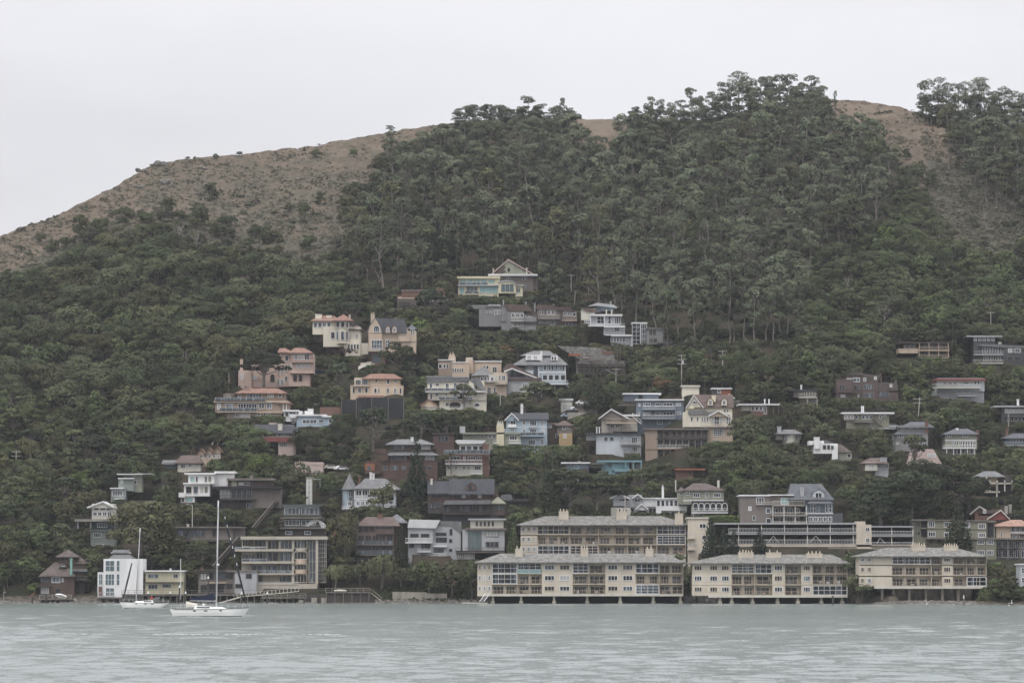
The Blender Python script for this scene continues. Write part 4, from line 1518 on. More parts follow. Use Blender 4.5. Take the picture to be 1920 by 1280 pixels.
H('hillside_house', 'bright white house with a tall square chimney | on the wooded slope', """
fr dw
w 1526 831 1571 850 0 8 wh
w 1560 835 1571 861 -.4 6 wh
w 1517 826 1545 834 1 6 wh
h 1524 825 1566 833 .4 8 dr 1532 1552
c 1527 819 1537 836 -.6 2.2 wh
n 1543 834 1549 842 0 1 0 0
n 1551 834 1556 842 0 1 0 0
n 1558 835 1563 842 -.42 1 0 0
w 1572 846 1597 864 1.5 6 gn
h 1570 832 1597 847 1 7 br_ 1572 1576
n 1588 850 1596 858 1.45 1 0 0 0 g1 wh""")
H('hillside_cottage', 'small beige cottage with a brown roof and tall chimney | just above the broad dark cypresses', """
fr wh
w 1640 868 1666 892 1 6 lg
w 1622 866 1645 882 0 6 ow
h 1614 858 1665 868 -.4 8 rr 1630 1660
c 1651 857 1663 869 .6 2 lg
n 1661 870 1665 877 .95 1 0 0 0 g0
n 1627 870 1640 878 0 1 0 1 0 g3""")
H('a_frame_house', 'steep pinkish-white metal-roofed house with a skylight grid', """
fr wh
p 0 9 roof wr 1705 868 1714 841 1750 841.5 1766 869 1766 872 1705 872
w 1708 871 1764 878 .5 8 dw
n 1739 850 1755 857 -.02 1 0 3 1 g3
n 1728 871 1760 877 .4 6 .4 0 0 g3""".replace("roof wr", "roof pp"), ref=True)
H('hillside_house', 'dark house fronted by a white post-and-rail deck frame | above the olive apartments', """
fr wd
w 1832 892 1870 912 2 8 tn
w 1840 890 1898 930 4 7 dw
h 1828 883 1886 893 0 10 gr 1845 1866
n 1843 893 1865 903 3.9 3 .2 0 0 g1
n 1846 909 1866 920 3.9 3 .2 0 0 g0
slab 1839 904.5 1898 907 -.2 4 ow
slab 1848 920.5 1875 923 -.2 4 ow
o 1856 900 1898 921 -.2 4 .35 ow
o 1850 892 1850 924 -.2 1 .35 ow
o 1869 905 1869 930 -.2 1 .35 ow""")
H('shingle_cottage', 'rust-brown shingle cottage with pale gable edges | behind the olive apartments', """
fr wh
w 1828 962 1885 976 0 7 bk
w 1860 953 1884 964 2 6 rd
gy 1818 948 1862 963 1 7 br_ rd ow 1836
gy 1850 955 1893 972 -.4 6 rr mr ow 1876
p 0 5 roof rr 1832 966 1846 955 1877 956 1868 966
n 1843 955 1849 962 -.3 1 0 1 1 g2
c 1884 948 1890 958 2 1 cc
c 1892 945 1897 960 3 1 cc""")
H('olive_apartments', 'olive green two-storey apartment row with paired windows', """
fr wh
w 1712 975 1866 1042 1.4 11 ol
w 1739 975 1785 1007 0 3 ol
w 1807 976 1850 1008 0 3 ol
f 1710 973 1750 975.5 -.3 12 wd
f 1738 973.5 1786 975.5 -.5 3 wd
f 1786 974.5 1852 976.5 -.5 12 wd
f 1850 976.5 1868 978.5 .6 10 wd
n 1716 979 1725 986 1.4 2 .2 0 0 g1 ol
n 1740 977 1753 988 0 1 0 2 0 g2
n 1770 978 1782 988 0 1 0 2 0 g1
n 1809 979 1819 989 0 1 0 2 0 g2
n 1834 981 1848 991 0 1 0 3 0 g1
n 1716 996 1725 1003 1.4 2 .2 0 0 g1 ol
n 1740 996 1754 1006 0 1 0 2 0 g1
n 1770 997 1782 1006 0 1 0 2 0 g1
n 1809 997 1818 1006 0 1 0 2 0 g1
n 1834 998 1848 1007 0 1 0 3 0 g2
t 1739 991 1785 992 0 dw
t 1807 992 1850 993 0 dw
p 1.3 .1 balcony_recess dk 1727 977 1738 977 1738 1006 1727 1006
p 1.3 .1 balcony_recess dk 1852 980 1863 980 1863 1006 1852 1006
b 1727 984 1738 990 1.3 1 ol dw
f 1737 1007 1866 1010 -1 9 wd
n 1742 1011 1748 1017 1.35 1 0 0 0 g1 ol
n 1757 1011 1764 1017 1.35 1 0 1 0 g1 ol
n 1790 1011 1808 1018 1.35 3 .2 0 0 g1""", Y=1036, cat='apartment building', back=13)
H('olive_apartments', 'olive and grey apartment terrace with black balconies | at the right edge above the shrubs', """
fr wh
w 1830 1010 1868 1048 -.5 11 ol
w 1866 1012 1926 1048 1.5 9 gb
f 1828 1008 1928 1011 -1 12 wd
n 1833 1012 1846 1020 -.5 1 0 2 0 g2
n 1850 1012 1863 1020 -.5 1 0 2 0 g2
n 1833 1031 1846 1040 -.5 1 0 2 0 g2
n 1850 1031 1863 1040 -.5 1 0 2 0 g2
n 1868 1013 1924 1027 1.5 5 .2 1 0 g1
n 1868 1031 1924 1045 1.5 5 .2 1 0 g0
b 1868 1020 1888 1028 1.4 1.6 dw dk
b 1891 1020 1912 1028 1.4 1.6 dw dk
b 1868 1038 1888 1047 1.4 1.6 dw dk
b 1891 1038 1912 1047 1.4 1.6 dw dk
o 1868 1010 1912 1048 -.2 3 .3 wd
w 1869 1046 1885 1062 2 6 gb""", Y=1024, cat='apartment building')
H('villa', 'tan house with a salmon hip roof | at the right edge behind the olive terrace', """
fr wh
w 1868 985 1895 1010 0 9 tn
w 1893 985 1930 1010 .8 8 gb
h 1864 974 1936 985.5 -1 12 tp 1895 1915
n 1896 986 1912 997 .7 2 .15 1 0 g1
n 1914 986 1926 997 .7 1 0 2 0 g1
n 1897 1003 1912 1009 .7 2 .15 1 0 g1
b 1893 996 1928 1000 .7 .6 tn wh solid
a 1876 998 1879 1006 0 1 0 0 0 g0""")
H('white_house', 'narrow white waterside house | cut off by the right edge', """
fr wh
w 1913 1058 1935 1110 0 8 cb
f 1911 1056 1937 1058.5 -.5 9 wh
n 1915 1064 1921 1074 0 1 0 0 1 g1
n 1915 1082 1921 1092 0 1 0 0 1 g1""", Y=962)
# ---- upper slope
H('modern_house', 'pale yellow modern house with aqua glass and a round-topped bay', """
fr cy
w 860 522 937 536 2 8 yl
w 859 535 935 556 .6 8 yl
w 934 532 967 550 0 8 yl
w 966 536 980 556 1 7 yl
p -.05 8 bay yl 934 534 934 530 940 527.5 950 526.5 960 528 967 532 967 550 934 550
p -.4 1 roof lg 933 529 940 526 950 525 962 527 969 532 969 534 962 529 950 527.5 940 529
f 857 518 938 522 1.2 10 cy
f 858 534 935 536 -.3 3 lg
f 966 533.5 982 536 .4 8 lg
n 862 523 913 532 2 4 .06 1 0 ga
n 915 524 928 532 2 1 0 1 0 ga
n 861 538 871 551 .6 1 0 0 0 ga
n 874 537 896 551 .6 1 0 2 0 gg
n 899 536 933 550 .55 1 0 2 0 ga
n 939 532 964 548 -.06 1 0 2 0 gg
n 968 540 976 549 1 1 0 1 0 gg
b 861 529 915 535 1.6 1 lg mt glass
b 872 546 898 551.5 .5 1 yl mt glass
n 901 553 920 559 .6 1 0 1 0 ga
b 967 548 980 555 1 1 yl mt""", back=10)
H('barn_like_house', 'brown shingle house with a tall grey-green gable | behind the aqua-glass house', """
fr lg
w 915 514 1000 546 2 10 gb
w 1000 517 1008 543 3 9 gb
gy 918 486 1004 516 2 11 rr gn pp 953
f 915 513.5 1008 517 1 11 wr
n 949 518 958 524 2 1 0 1 0 g2
n 979 518 988 525 2 1 0 1 0 g2
n 984 533 988 540 2 1 0 0 0 g2
p 1.96 .04 creeper br_ 924 514 930 507 936 501 943 497 949 501 945 506 950 510 943 513 938 515 932 514
c 924 503 926 512 1.6 .4 ow
c 986 502 989 512 1.6 .4 ow
p 1.9 .1 diamond_window g0 951 506 954 501 957 506 954 511""", back=13)
H('brick_house', 'red brick house with long roof terraces | on the slope below the dark pines', """
fr wh
w 745 553 765 575 1 8 bk
w 753 546 833 568 2 9 bk
w 745 560 840 578 0 8 gb
p .5 3 roof gr 788 559 790 551 818 550 812 559
w 817 540 831 552 2.4 3 bk chimney_tower
f 752 543 820 546 1.8 10 gb
n 789 545 818 549 1.9 6 .2 0 0 g3
n 792 561 813 567 0 4 .1 0 0 g3
n 746 557 753 563 1 1 0 0 0 g3
t 745 558 838 560 0 tn
n 770 568 785 574 0 2 .2 1""")
H('twin_house', 'grey shingle house with stepped balconies and red-brown roof slabs', """
fr wh
w 898 572 960 612 1.2 9 gy
w 940 576 982 620 0 9 gy
w 980 588 1006 620 .8 8 gy
p -.2 10 roof rr 944 570 989 571 999 584 951 583
p .6 9 roof rr 988 577 1005 588 1005 592 985 590
f 884 572 942 575 .8 9 gy
n 887 575 909 578 1.15 2 .15 0 0 g0
n 916 571 938 575 1.1 3 .1 0 0 g0
n 910 584 922 588 1.15 3 .3 0 0 g0
n 927 581 939 590 1.15 2 .15 1 0 g1
n 959 587 982 596 0 3 .2 1 0 g1
n 985 589 998 595 .8 2 .2 1 0 g1
b 958 594 982 602 0 1.5 lg ow
b 983 595 1006 602 .6 1.4 gy gy solid
b 958 610 982 618 0 1.5 lg ow
b 983 611 1006 619 .6 1.4 gy gy solid
n 960 606 981 611 0 2 .1 1 0 g1
w 940 585 948 602 -.4 1.4 gy bay
c 943 562 945 572 2 .5 lg
c 985 566 987 576 2 .5 lg""")
H('twin_house', 'grey shingle duplex with two railed balconies | right of the stepped grey shingle house', """
fr wh
w 1007 579 1048 612 0 9 gb
w 1046 582 1082 612 1.4 9 gb
p -.3 9.5 roof rr 1005 580 1007 571 1038 572 1050 581
p 1 9.5 roof rr 1046 582 1043 575 1068 575.5 1078 583
n 1011 581 1019 589 0 2 .2 0 0 g1
n 1026 581 1041 590 0 2 .15 1 0 g1
n 1057 584 1071 592 1.4 2 .15 1 0 g1
n 1073 586 1080 593 1.4 1 0 0 0 g1
n 1011 600 1028 606 0 1 0 3 0 g2
n 1031 600 1041 609 0 1 0 2 0 g1
n 1060 603 1073 611 1.4 1 0 1 0 g2
b 1010 590 1050 598 0 1.5 gb ow
b 1054 593 1082 601 1.4 1.5 tn tn
c 1002 568 1004 580 2 .5 lg
c 1037 570 1039 580 2 .5 lg""")
H('modern_house', 'white post-and-beam house with glazed decks | above a clipped hedge', """
fr wh
w 1107 591 1163 612 1 9 cb
w 1132 610 1172 628 .6 8 cb
w 1146 629 1186 646 0 8 cb
p 2 9 roof rr 1088 577 1112 578 1126 585 1104 585
w 1090 578 1116 600 2.6 8 ow
w 1118 572 1150 583 7 6 bl
p 6 8 roof lg 1101 574 1120 567.5 1150 571 1158 576 1156 577 1119 573
f 1106 589 1167 592 -.3 10.5 wh
n 1119 593 1134 607 1 1 0 1 1 g0
n 1140 592 1146 608 1 1 0 0 1 g1
n 1152 593 1164 607 1 1 0 2 2 g1
n 1143 615 1146 623 .6 2 .2 0 0 g1
n 1152 613 1162 622 .6 1 0 2 0 g1
b 1103 606 1140 611 1 1.5 wh wh
b 1132 606 1172 613 .8 1.5 wh wh
b 1135 620 1172 628 .4 1.4 wh rd
f 1146 627 1186 630 -1.4 8 wh
n 1145 632 1172 641 0 5 .15 0 1 g1
o 1107 592 1133 612 -.2 2 .25 wh
o 1185 629 1185 646 -1.2 1 .3 wh
c 1136 581 1138 590 2 .6 ow
c 1146 581 1148 590 2 .6 ow
n 1096 601 1108 606 2.5 1 0 2 0 g2
c 1144 565 1146 574 8 .5 lg""")
H('grid_house', 'white open grid-fronted house | beside the post-and-beam house', """
fr wh
w 1187 608 1213 645 1.2 7 gy
n 1185 605.5 1201 645 0 1 0 1 4 g1
n 1201.2 607 1213 645 0 1 0 2 3 g1
f 1184 604 1214 606.5 -.2 8 wh""")
H('hillside_house', 'low dark grey house spreading over the slope | right of the white grid-fronted house', """
fr wd
w 1214 616 1244 645 0 8 gy
w 1240 628 1280 650 1 8 gb
f 1212 614 1246 616.5 -.5 9 gr
p .6 9 roof rr 1240 628 1246 625 1278 629 1282 632
n 1217 618 1230 628 0 2 .15 1 0 g0
n 1217 634 1232 642 0 2 .15 1 0 g1
n 1246 635 1260 643 1 2 .2 1 0 g0 wh
n 1266 635 1276 642 1 2 .2 1 0 g0
b 1232 636 1246 642 .2 1 wd wd""")
H('villa', 'cream villa with a terracotta roof and tall arched tower windows', """
fr wh
w 586 599 632 627 2 9 cr
w 606 612 655 650 1.2 9 cr
q 627 598 658 642 -.8 5 cr
w 652 613 676 644 1 9 cr
w 645 640 676 668 .4 9 cr
w 674 643 690 664 1 3 cr
h 582 591.5 640 601 1.2 10 tr 600 625
h 624 589 662 600.5 -1.6 8 tr
h 652 610 680 617.5 .4 9 rr 658 672
n 588 604 620 614 1.95 4 .16 0 0 g2
a 630 602 636.5 614 -.5 1 0 0 0 g1
a 638.5 602 646.5 614 -.9 1 0 0 0 g1
a 648.5 602 653.5 615 -.6 1 0 0 0 g1
a 630 620 635 638 -.5 1 0 0 0 g2
a 638.5 620 646 638 -.9 1 0 0 0 g2
a 648.5 620 653 638 -.6 1 0 0 0 g2
n 620 622 628 635 1.15 1 0 0 0 g0
n 656 604 660 612 1.5 1 0 0 0 g0
n 667 626 671 634 .95 1 0 1 0 g2
n 652 645 673 655 .35 4 .25 0 0 g0
t 626 641 658 643.5 -.8 bf
c 591 589 603 597 3 2 cr
c 612 591 622 595 4 3 cr
c 654 590 657 598 2 .6 ow""", back=12)
H('villa', 'tan steep-gabled house with a slate roof and garage', """
fr wh
w 691 623 716 655 0 10 tn
w 714 620 780 640 1.4 9 tn
w 714 638 780 662 1.6 9 tn
w 697 655 722 683 .4 8 bk
p -.1 .3 gable tn 690 624 694 611 699 604 704 597 708 604 712 611 716 624
p .5 9.5 roof sl 702 596 757 598 763 612 761 624 718 624 712 608
p 0 10 roof sl 688 621 693 609 698 602 704 594 707 598 718 620 715 624 710 612 704 599 698 607 694 613 692 623
p 1 .3 gable tn 747 622 750 612 756 602 763 614 768 626 768 640 747 640
h 762 608 782 616 2 7 sl
a 700 610 712 623 -.12 1 0 2 0 g2
dm 723 608 731 624 .2 4 tn sl
dm 735 608 744 624 .2 4 tn sl
n 751 616 755 623 .95 1 0 0 0 g0
n 760 620 763 626 .95 1 0 0 0 g0
n 770 616 777 627 1.35 2 .25 0 0 g1
n 696 637 717 654 0 1 0 3 1 g2
n 723 637 731 650 1.35 1 0 1 1 g1
b 688 651 724 658 0 1.4 tn lg
n 698 664 716 680 .4 1 0 0 3 gg bk garage_door
c 695 589 702 604 4 1.2 tn 2
t 690 655 722 657 0 lg""", back=12)
H('villa', 'pink stucco villa with terracotta roofs and arched openings', """
fr wh
w 524 661 545 725 2 9 pk
w 545 663 588 700 0 9 pk
w 541 698 581 724 1 9 pk
w 470 684 527 726 3 8 pk
w 447 694 472 730 2 7 pk
w 545 659 552 676 -.1 1 pk
w 450 673 455 698 3 1.5 pk chimney_tower
h 540 652 587 661 -1 11 tr 552 570
h 520 652.5 548 660 1 8 tr 524 536
n 534 666 541 677 1.95 1 0 0 0 g0
n 552 663 558 675 -.1 1 0 1 0 g2
n 560 663 569 675 -.1 1 0 1 0 g3
n 571 663 580 675 -.1 1 0 1 0 g1
b 546 671 588 678 0 1.3 pk rd
a 556 681 563 690 0 1 0 1 0 g3
a 565 681 572 690 0 1 0 1 0 g3
a 574 681 581 690 0 1 0 1 0 g3
n 544 681 547 689 -.1 1 0 0 0 g3
slab 544 697 588 699.5 -.2 2 pk
a 550 702 557 715 1 1 0 0 0 g0 bk
a 560 702 567 715 1 1 0 0 0 g0 bk
n 534 684 539 696 1.95 1 0 0 0 g1
n 521 689 525 702 2.9 1 0 1 0 g2
n 527 689 531 702 1.95 1 0 1 0 g2
n 519 710 524 722 2.9 1 0 1 0 g2
n 526 710 532 722 1.95 1 0 1 0 g2
n 534 704 539 714 1.95 1 0 0 0 g1
a 507 701 515 715 2.95 1 0 0 0 g0 bk
n 470 704 482 711 2.95 1 0 1 0 g3
n 452 700 457 712 1.95 1 0 1 0 g3
a 447 722 452 731 1.95 1 0 0 0 g0 pk
a 458 722 464 731 1.95 1 0 0 0 g0 pk""", back=12)
H('villa', 'flat tan house with a low red tiled roof and long balconies | below the pink villa', """
fr wh
w 444 735 535 752 1.4 9 tc
w 403 752 542 773 .4 9 tc
w 425 773 528 784 0 9 tc
h 440 727.5 539 736.5 .2 12 tr 462 520
h 521 749 547 755 -.6 8 tr
slab 401 751 540 754 -.2 3 tn
slab 408 771.5 532 774 -.4 3 tn
n 447 738 452 745 1.35 1 0 0 0 g2
n 462 737 491 750 1.35 1 0 4 0 g2
n 501 737 513 745 1.35 1 0 2 0 g3
n 522 738 528 745 1.35 1 0 0 0 g0
n 407 756 414 768 .35 1 0 1 0 g3
n 422 756 437 770 .35 1 0 4 0 g2
n 446 756 482 770 .35 1 0 6 0 g1
n 485 755 496 766 .35 1 0 1 0 g2
n 500 755 510 766 .35 1 0 1 0 g2
b 403 745 498 752 1 1.2 tn mt glass
b 412 764 482 772 .2 1.2 tn mt glass
n 441 775 449 782 0 1 0 1 0 g2
n 451 775 469 782 0 1 0 3 0 g3
n 482 774 489 779 0 1 0 0
n 494 774 498 779 0 1 0 0
n 502 774 507 781 0 1 0 0 0 g2
q 416 737 446 750 2.6 5 wd
o 531 756 537 772 -.2 2 .2 wh
c 459 725 466 732 3 1.5 tc""", back=12)
H('hillside_house', 'light blue and white flat-roofed house | just below the flat tan house', """
fr wh
w 532 770 566 790 1.4 8 wh
w 558 779 607 800 0 9 lb
w 606 781 626 798 -.6 7 lb
w 556 788 560 802 .4 6 lb
f 530 768 560 771 .6 9 wh
f 555 776.5 612 779.5 -.6 10 wh
f 604 779 629 782 -1.2 8 wh
n 534 772 541 781 1.35 1 0 0 0 g1
n 543 772 555 781 1.35 1 0 1 0 g1
n 556 772 560 780 1.3 1 0 0 0 g2
n 547 787 553 793 1.35 1 0 0
n 567 786 594 794 0 1 0 3 0 g2
n 597 786 607 792 -.02 1 0 0 0 g2
n 616 785 622 793 -.6 1 0 0 0 g1
b 543 776 556 782 1.2 1 wh wh solid
w 571 770 587 778 2 3 wh
c 577 766 587 772 2.4 2 wh""")
H('hillside_house', 'pink and maroon house with a dark gable roof and a ribbon of windows', """
fr ow
w 476 811 548 820 0 9 mr
w 522 826 552 852 .4 8 pp
w 545 808 560 830 .8 8 mr
w 476 819 560 828 -.3 9 mr
g 475 795.5 550 811.5 -.8 11 dr mr
h 541 797 561 809 .2 10 dr 545 552
n 477 811.5 547 819 -.02 5 .1 1 0 g2
n 548 812 553 819 .75 1 0 1 0 g3
n 523 829 539 838 .4 1 0 3 0 g2
c 521 794 529 806 1 1.2 ow
c 504 792 518 796 5 2 pp""")
H('villa', 'peach villa with a terracotta hip roof | on top of the dark mesh-fenced retaining wall', """
fr wh
w 664 708 750 726 1.4 9 pe
w 657 722 756 746 .6 9 pe
h 678 700.5 755 709.5 .4 11 tr 695 738
n 666 711 677 722 1.35 1 0 2 0 g1
n 678 711 690 722 1.35 1 0 2 0 g2
a 703 710 708 717 1.35 1 0 0 0 g0
n 725 709.5 731 720 1.35 1 0 0 0 g1
n 739 710 744 718 1.35 1 0 1 0 g1
b 660 716 693 723 1 1.4 pe dw
a 661 726 665.5 737 .55 1 0 0 0 g0
a 671 726 678 737 .55 1 0 0 0 g2
a 684 726 690 737 .55 1 0 0 0 g0
a 701 727 707 737 .55 1 0 0 0 g1
a 709 727 712 737 .55 1 0 0 0 g1
a 724 727 730 737 .55 1 0 1 0 g1
a 738 727 744 738 .55 1 0 1 0 g1
a 749 727 753 738 .55 1 0 0 0 g1
t 657 722.5 756 724 .6 pk
f 671 741 720 745 -1.4 3 tp canopy""", pad=False)
H('hillside_cottage', 'small pale pink cottage | behind a spreading cypress above the pale blue turret', """
fr wh
w 553 866 606 890 0 8 pp
p -.1 8 roof pp 551 869 561 864 607 868 607 872
n 563 869 574 876 0 1 0 2 0 g1""")
H('garage', 'white garage with a broad pale door | below the tall light blue victorian', """
fr wh
w 1052 750 1073 770 0 6 ow
f 1048 747 1075 750.5 -.4 7 wr
n 1054 757 1070 769 0 1 0 0 3 g3 wh garage_door""", cat='garage', ref=False)
H('garage', 'low grey garage | beside the parked cars above the brown and ochre house', """
fr wd
w 1084 760 1115 775 1 6 gb
f 1082 757 1116 760 .4 7 gb
n 1094 763 1105 771 1 1 0 0 0 g0""", cat='garage', ref=False)
H('hillside_house', 'pale flat-roofed house peeking over | the tops of the trees behind the cream mansion dormers', """
fr wh
w 1279 724 1311 740 0 7 cr
f 1277 722 1313 725 -.5 8 ow""", ref=False)
H('hillside_cottage', 'tiny dark grey cottage with a white gable | swallowed by cypress boughs', """
fr wh
w 1052 895 1082 917 1 7 bl
gy 1050 886 1086 900 .5 8 gr dg wh 1060
n 1054 893 1068 902 .95 3 .3 0 1 g1
n 1057 904 1070 911 .95 3 .3 0 1 g1""", ref=False)
H('orange_roof_shed', 'rusty red shed with a thin flat orange roof | above the yellow-green victorian', """
fr bk
w 1268 881 1300 897 1 6 bk
w 1298 882 1320 890 3 5 gb
f 1266 878 1322 881 0 8 or_
n 1290 883 1297 890 .95 1 0 0 0 g0""", cat='shed', ref=False)
H('hillside_cottage', 'dark slate-roofed outbuilding | right of the large dark-roofed redwood house', """
fr wd
w 938 935 990 950 0 7 dw
p -.3 7.5 roof gr 934 936 942 927 958 926 962 935 955 938
f 950 938 996 941 -1 6 dk
n 956 944 985 953 0 3 .2 0 0 g0""", ref=False)
# ------------------------------------------------------------ terrain sheet
us = np.concatenate([np.linspace(-420, -20, 51)[:-1], np.linspace(-20, 1940, 393), np.linspace(1940, 2420, 61)[1:]])
ss = np.concatenate([np.linspace(0, .12, 26)[:-1], np.linspace(.12, 1, 240)])
Rr = ridge(us) + 3 * vnoise(us / 40, us * 0) + 1.5 * vnoise(us / 9, us * 0 + 3)
V = 1180 + (Rr[None, :] - 1180) * ss[:, None]
U = np.repeat(us[None, :], len(ss), 0)
Yt = depth(U, V)
a_, b_, c_ = (U - 960) / F, math.cos(TH) - math.sin(TH) * (640 - V) / F, math.sin(TH) + math.cos(TH) * (640 - V) / F
Tt = Yt / b_
Xt = a_ * Tt; Zt = CAMH + c_ * Tt
low = V > 1129; 
Zt = np.where(V > 1131, np.minimum(Zt, -0.05 - (V - 1131) * .09), Zt)
Zt = Zt + np.clip((1050 - V) / 100, 0, 1) * .8 * vnoise(Xt / 3.1, Yt / 3.3)
for (px_, py_, hw_, bk_, pz_, yw_) in PADS:
    dx = Xt - px_; dy = Yt - py_
    cx_ = dx * math.cos(yw_) + dy * math.sin(yw_); cy_ = -dx * math.sin(yw_) + dy * math.cos(yw_)
    ins = (np.abs(cx_) < hw_) & (cy_ > -2.0) & (cy_ < bk_)
    Zt = np.where(ins, np.minimum(Zt, pz_), Zt)
# behind the ridge the land falls away
extra = []
for k, (dy_, dz_) in enumerate(((25, -1.0), (80, -14), (300, -110), (420, -205))):
    extra.append((Xt[-1] * (Yt[-1] + dy_) / Yt[-1], Yt[-1] + dy_, np.maximum(Zt[-1] + dz_, -3)))
Xa = np.vstack([Xt] + [e[0][None] for e in extra]); Ya = np.vstack([Yt] + [e[1][None] for e in extra]); Za = np.vstack([Zt] + [e[2][None] for e in extra])
nr, nc = Xa.shape
vid = np.arange(nr * nc).reshape(nr, nc)
q = np.stack([vid[:-1, :-1], vid[:-1, 1:], vid[1:, 1:], vid[1:, :-1]], -1).reshape(-1, 4)
# ground cover mask: 1 = open grass and scrub, 0 = under the trees
def inpoly(u, v, P):
    u = np.asarray(u, float); v = np.asarray(v, float); r = np.zeros(np.broadcast(u, v).shape, bool); n = len(P)
    for i in range(n):
        x1, y1 = P[i]; x2, y2 = P[(i + 1) % n]
        if y1 == y2: continue
        c = ((y1 > v) != (y2 > v)) & (u < (x2 - x1) * (v - y1) / (y2 - y1) + x1)
        r ^= c
    return r
OPEN1 = [(-450,620),(-450,300),(830,150),(842,232),(800,256),(740,275),(712,292),(700,340),(668,410),(645,480),(610,515),(560,508),(500,486),(430,470),(340,450),(260,452),(180,465),(120,486),(60,508),(0,518)]
OPEN2 = [(1070,200),(1192,200),(1176,244),(1150,280),(1118,290),(1096,272)]
OPEN3 = [(1554,120),(1712,120),(1716,214),(1770,236),(1800,290),(1860,340),(1930,372),(1930,500),(1850,480),(1780,445),(1718,360),(1676,295),(1640,250),(1560,250)]
OPENS = [OPEN1, OPEN2, OPEN3]
EUC1 = [(735,305),(800,272),(842,238),(850,215),(1078,215),(1096,280),(1120,292),(1152,284),(1188,215),(1250,150),(1550,150),(1560,245),(1640,250),(1665,300),(1680,350),(1600,420),(1540,445),(1500,560),(1500,640),(1290,650),(1230,610),(1100,590),(1010,545),(860,515),(690,520),(655,470),(690,400),(712,340)]
EUC2 = [(1712,120),(1940,120),(1940,380),(1860,335),(1800,290),(1765,235),(1716,215)]
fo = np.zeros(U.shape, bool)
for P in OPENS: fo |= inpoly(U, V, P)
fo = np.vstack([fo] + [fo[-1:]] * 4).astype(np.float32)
tan = np.clip((np.interp(V, [190, 330, 520], [1, .55, .3]) + .0), 0, 1); tan = np.vstack([tan] + [tan[-1:]] * 4)
tan = np.where(np.vstack([inpoly(U, V, [(-450, 620), (-450, 300), (300, 300), (250, 400), (90, 470), (0, 520)])] + [np.zeros((4, nc), bool)]), np.maximum(tan, .75), tan)
tan = np.where(np.vstack([inpoly(U, V, [(1740, 300), (1940, 330), (1940, 500), (1850, 480), (1740, 350)])] + [np.zeros((4, nc), bool)]), .1, tan)
me = npmesh('hillside', np.stack([Xa, Ya, Za], -1).reshape(-1, 3), q, None)
at = me.color_attributes.new('cover', 'FLOAT_COLOR', 'POINT')
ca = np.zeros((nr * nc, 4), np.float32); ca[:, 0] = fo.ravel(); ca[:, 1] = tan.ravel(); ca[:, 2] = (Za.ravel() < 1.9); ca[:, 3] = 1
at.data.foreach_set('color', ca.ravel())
m, t, b = newmat('hillside_ground'); n = t.nodes.new; l = t.links.new
geo = n("ShaderNodeNewGeometry"); ac = n("ShaderNodeAttribute"); ac.attribute_name = 'cover'; sp = n("ShaderNodeSeparateColor"); l(ac.outputs['Color'], sp.inputs[0])
def nz(scale, det, sx=1, sy=1, sz=1, rough=.6):
    mp = n("ShaderNodeMapping"); mp.inputs['Scale'].default_value = (sx, sy, sz); l(geo.outputs['Position'], mp.inputs[0])
    no = n("ShaderNodeTexNoise"); no.inputs['Scale'].default_value = scale; no.inputs['Detail'].default_value = det; no.inputs['Roughness'].default_value = rough
    l(mp.outputs[0], no.inputs['Vector']); return no.outputs['Fac']
def mix(f, a, c):
    x = n("ShaderNodeMix"); x.data_type = 'RGBA'
    if isinstance(f, float): x.inputs[0].default_value = f
    else: l(f, x.inputs[0])
    for i, q_ in ((6, a), (7, c)):
        if isinstance(q_, tuple): x.inputs[i].default_value = (*q_, 1)
        else: l(q_, x.inputs[i])
    return x.outputs[2]
def rng_(s_, a, c, d=0., e=1.):
    x = n("ShaderNodeMapRange"); l(s_, x.inputs[0])
    for i, q_ in ((1, a), (2, c), (3, d), (4, e)): x.inputs[i].default_value = q_
    return x.outputs[0]
def mth(op, a, c):
    x = n("ShaderNodeMath"); x.operation = op
    for i, q_ in ((0, a), (1, c)):
        if isinstance(q_, float): x.inputs[i].default_value = q_
        else: l(q_, x.inputs[i])
    return x.outputs[0]
grass = mix(rng_(nz(.06, 6), .35, .65), (.138, .110, .082), (.095, .079, .060))
grass = mix(rng_(nz(.5, 4, 1, .3, 1), .4, .7), grass, (.175, .140, .106))
grass = mix(rng_(nz(.11, 5, 1, .5, 2), .62, .70), grass, (.125, .085, .062))
grass = mix(rng_(nz(.45, 5, 1, .25, 2.2), .38, .50, .28, 0.), grass, (.075, .058, .042))
grass = mix(rng_(nz(.035, 5, 1, .4, 1.5), .54, .60, 0., .5), grass, (.21, .168, .13))
scr = mix(rng_(nz(.35, 6), .4, .62), (.072, .072, .052), (.112, .098, .078))
f1 = mth('ADD', nz(.10, 9, 1, .6, 1, .75), mth('MULTIPLY', mth('SUBTRACT', sp.outputs[1], .5), .38))
open_ = mix(rng_(f1, .40, .62), scr, grass)
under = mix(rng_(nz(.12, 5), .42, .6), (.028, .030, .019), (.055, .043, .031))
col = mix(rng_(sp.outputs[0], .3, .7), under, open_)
col = mix(sp.outputs[2], col, mix(rng_(nz(.6, 6), .4, .6), (.075, .066, .052), (.14, .12, .098)))
l(col, b.inputs['Base Color']); b.inputs['Roughness'].default_value = .95; b.inputs['Specular IOR Level'].default_value = .1
bp = n("ShaderNodeBump"); bp.inputs['Strength'].default_value = .9; bp.inputs['Distance'].default_value = 1.2
l(nz(.8, 8, 1, 1, 1, .7), bp.inputs['Height']); l(bp.outputs[0], b.inputs['Normal'])
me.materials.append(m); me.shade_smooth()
hill = bpy.data.objects.new('hillside', me); COL.objects.link(hill); tag(hill, kind='structure')
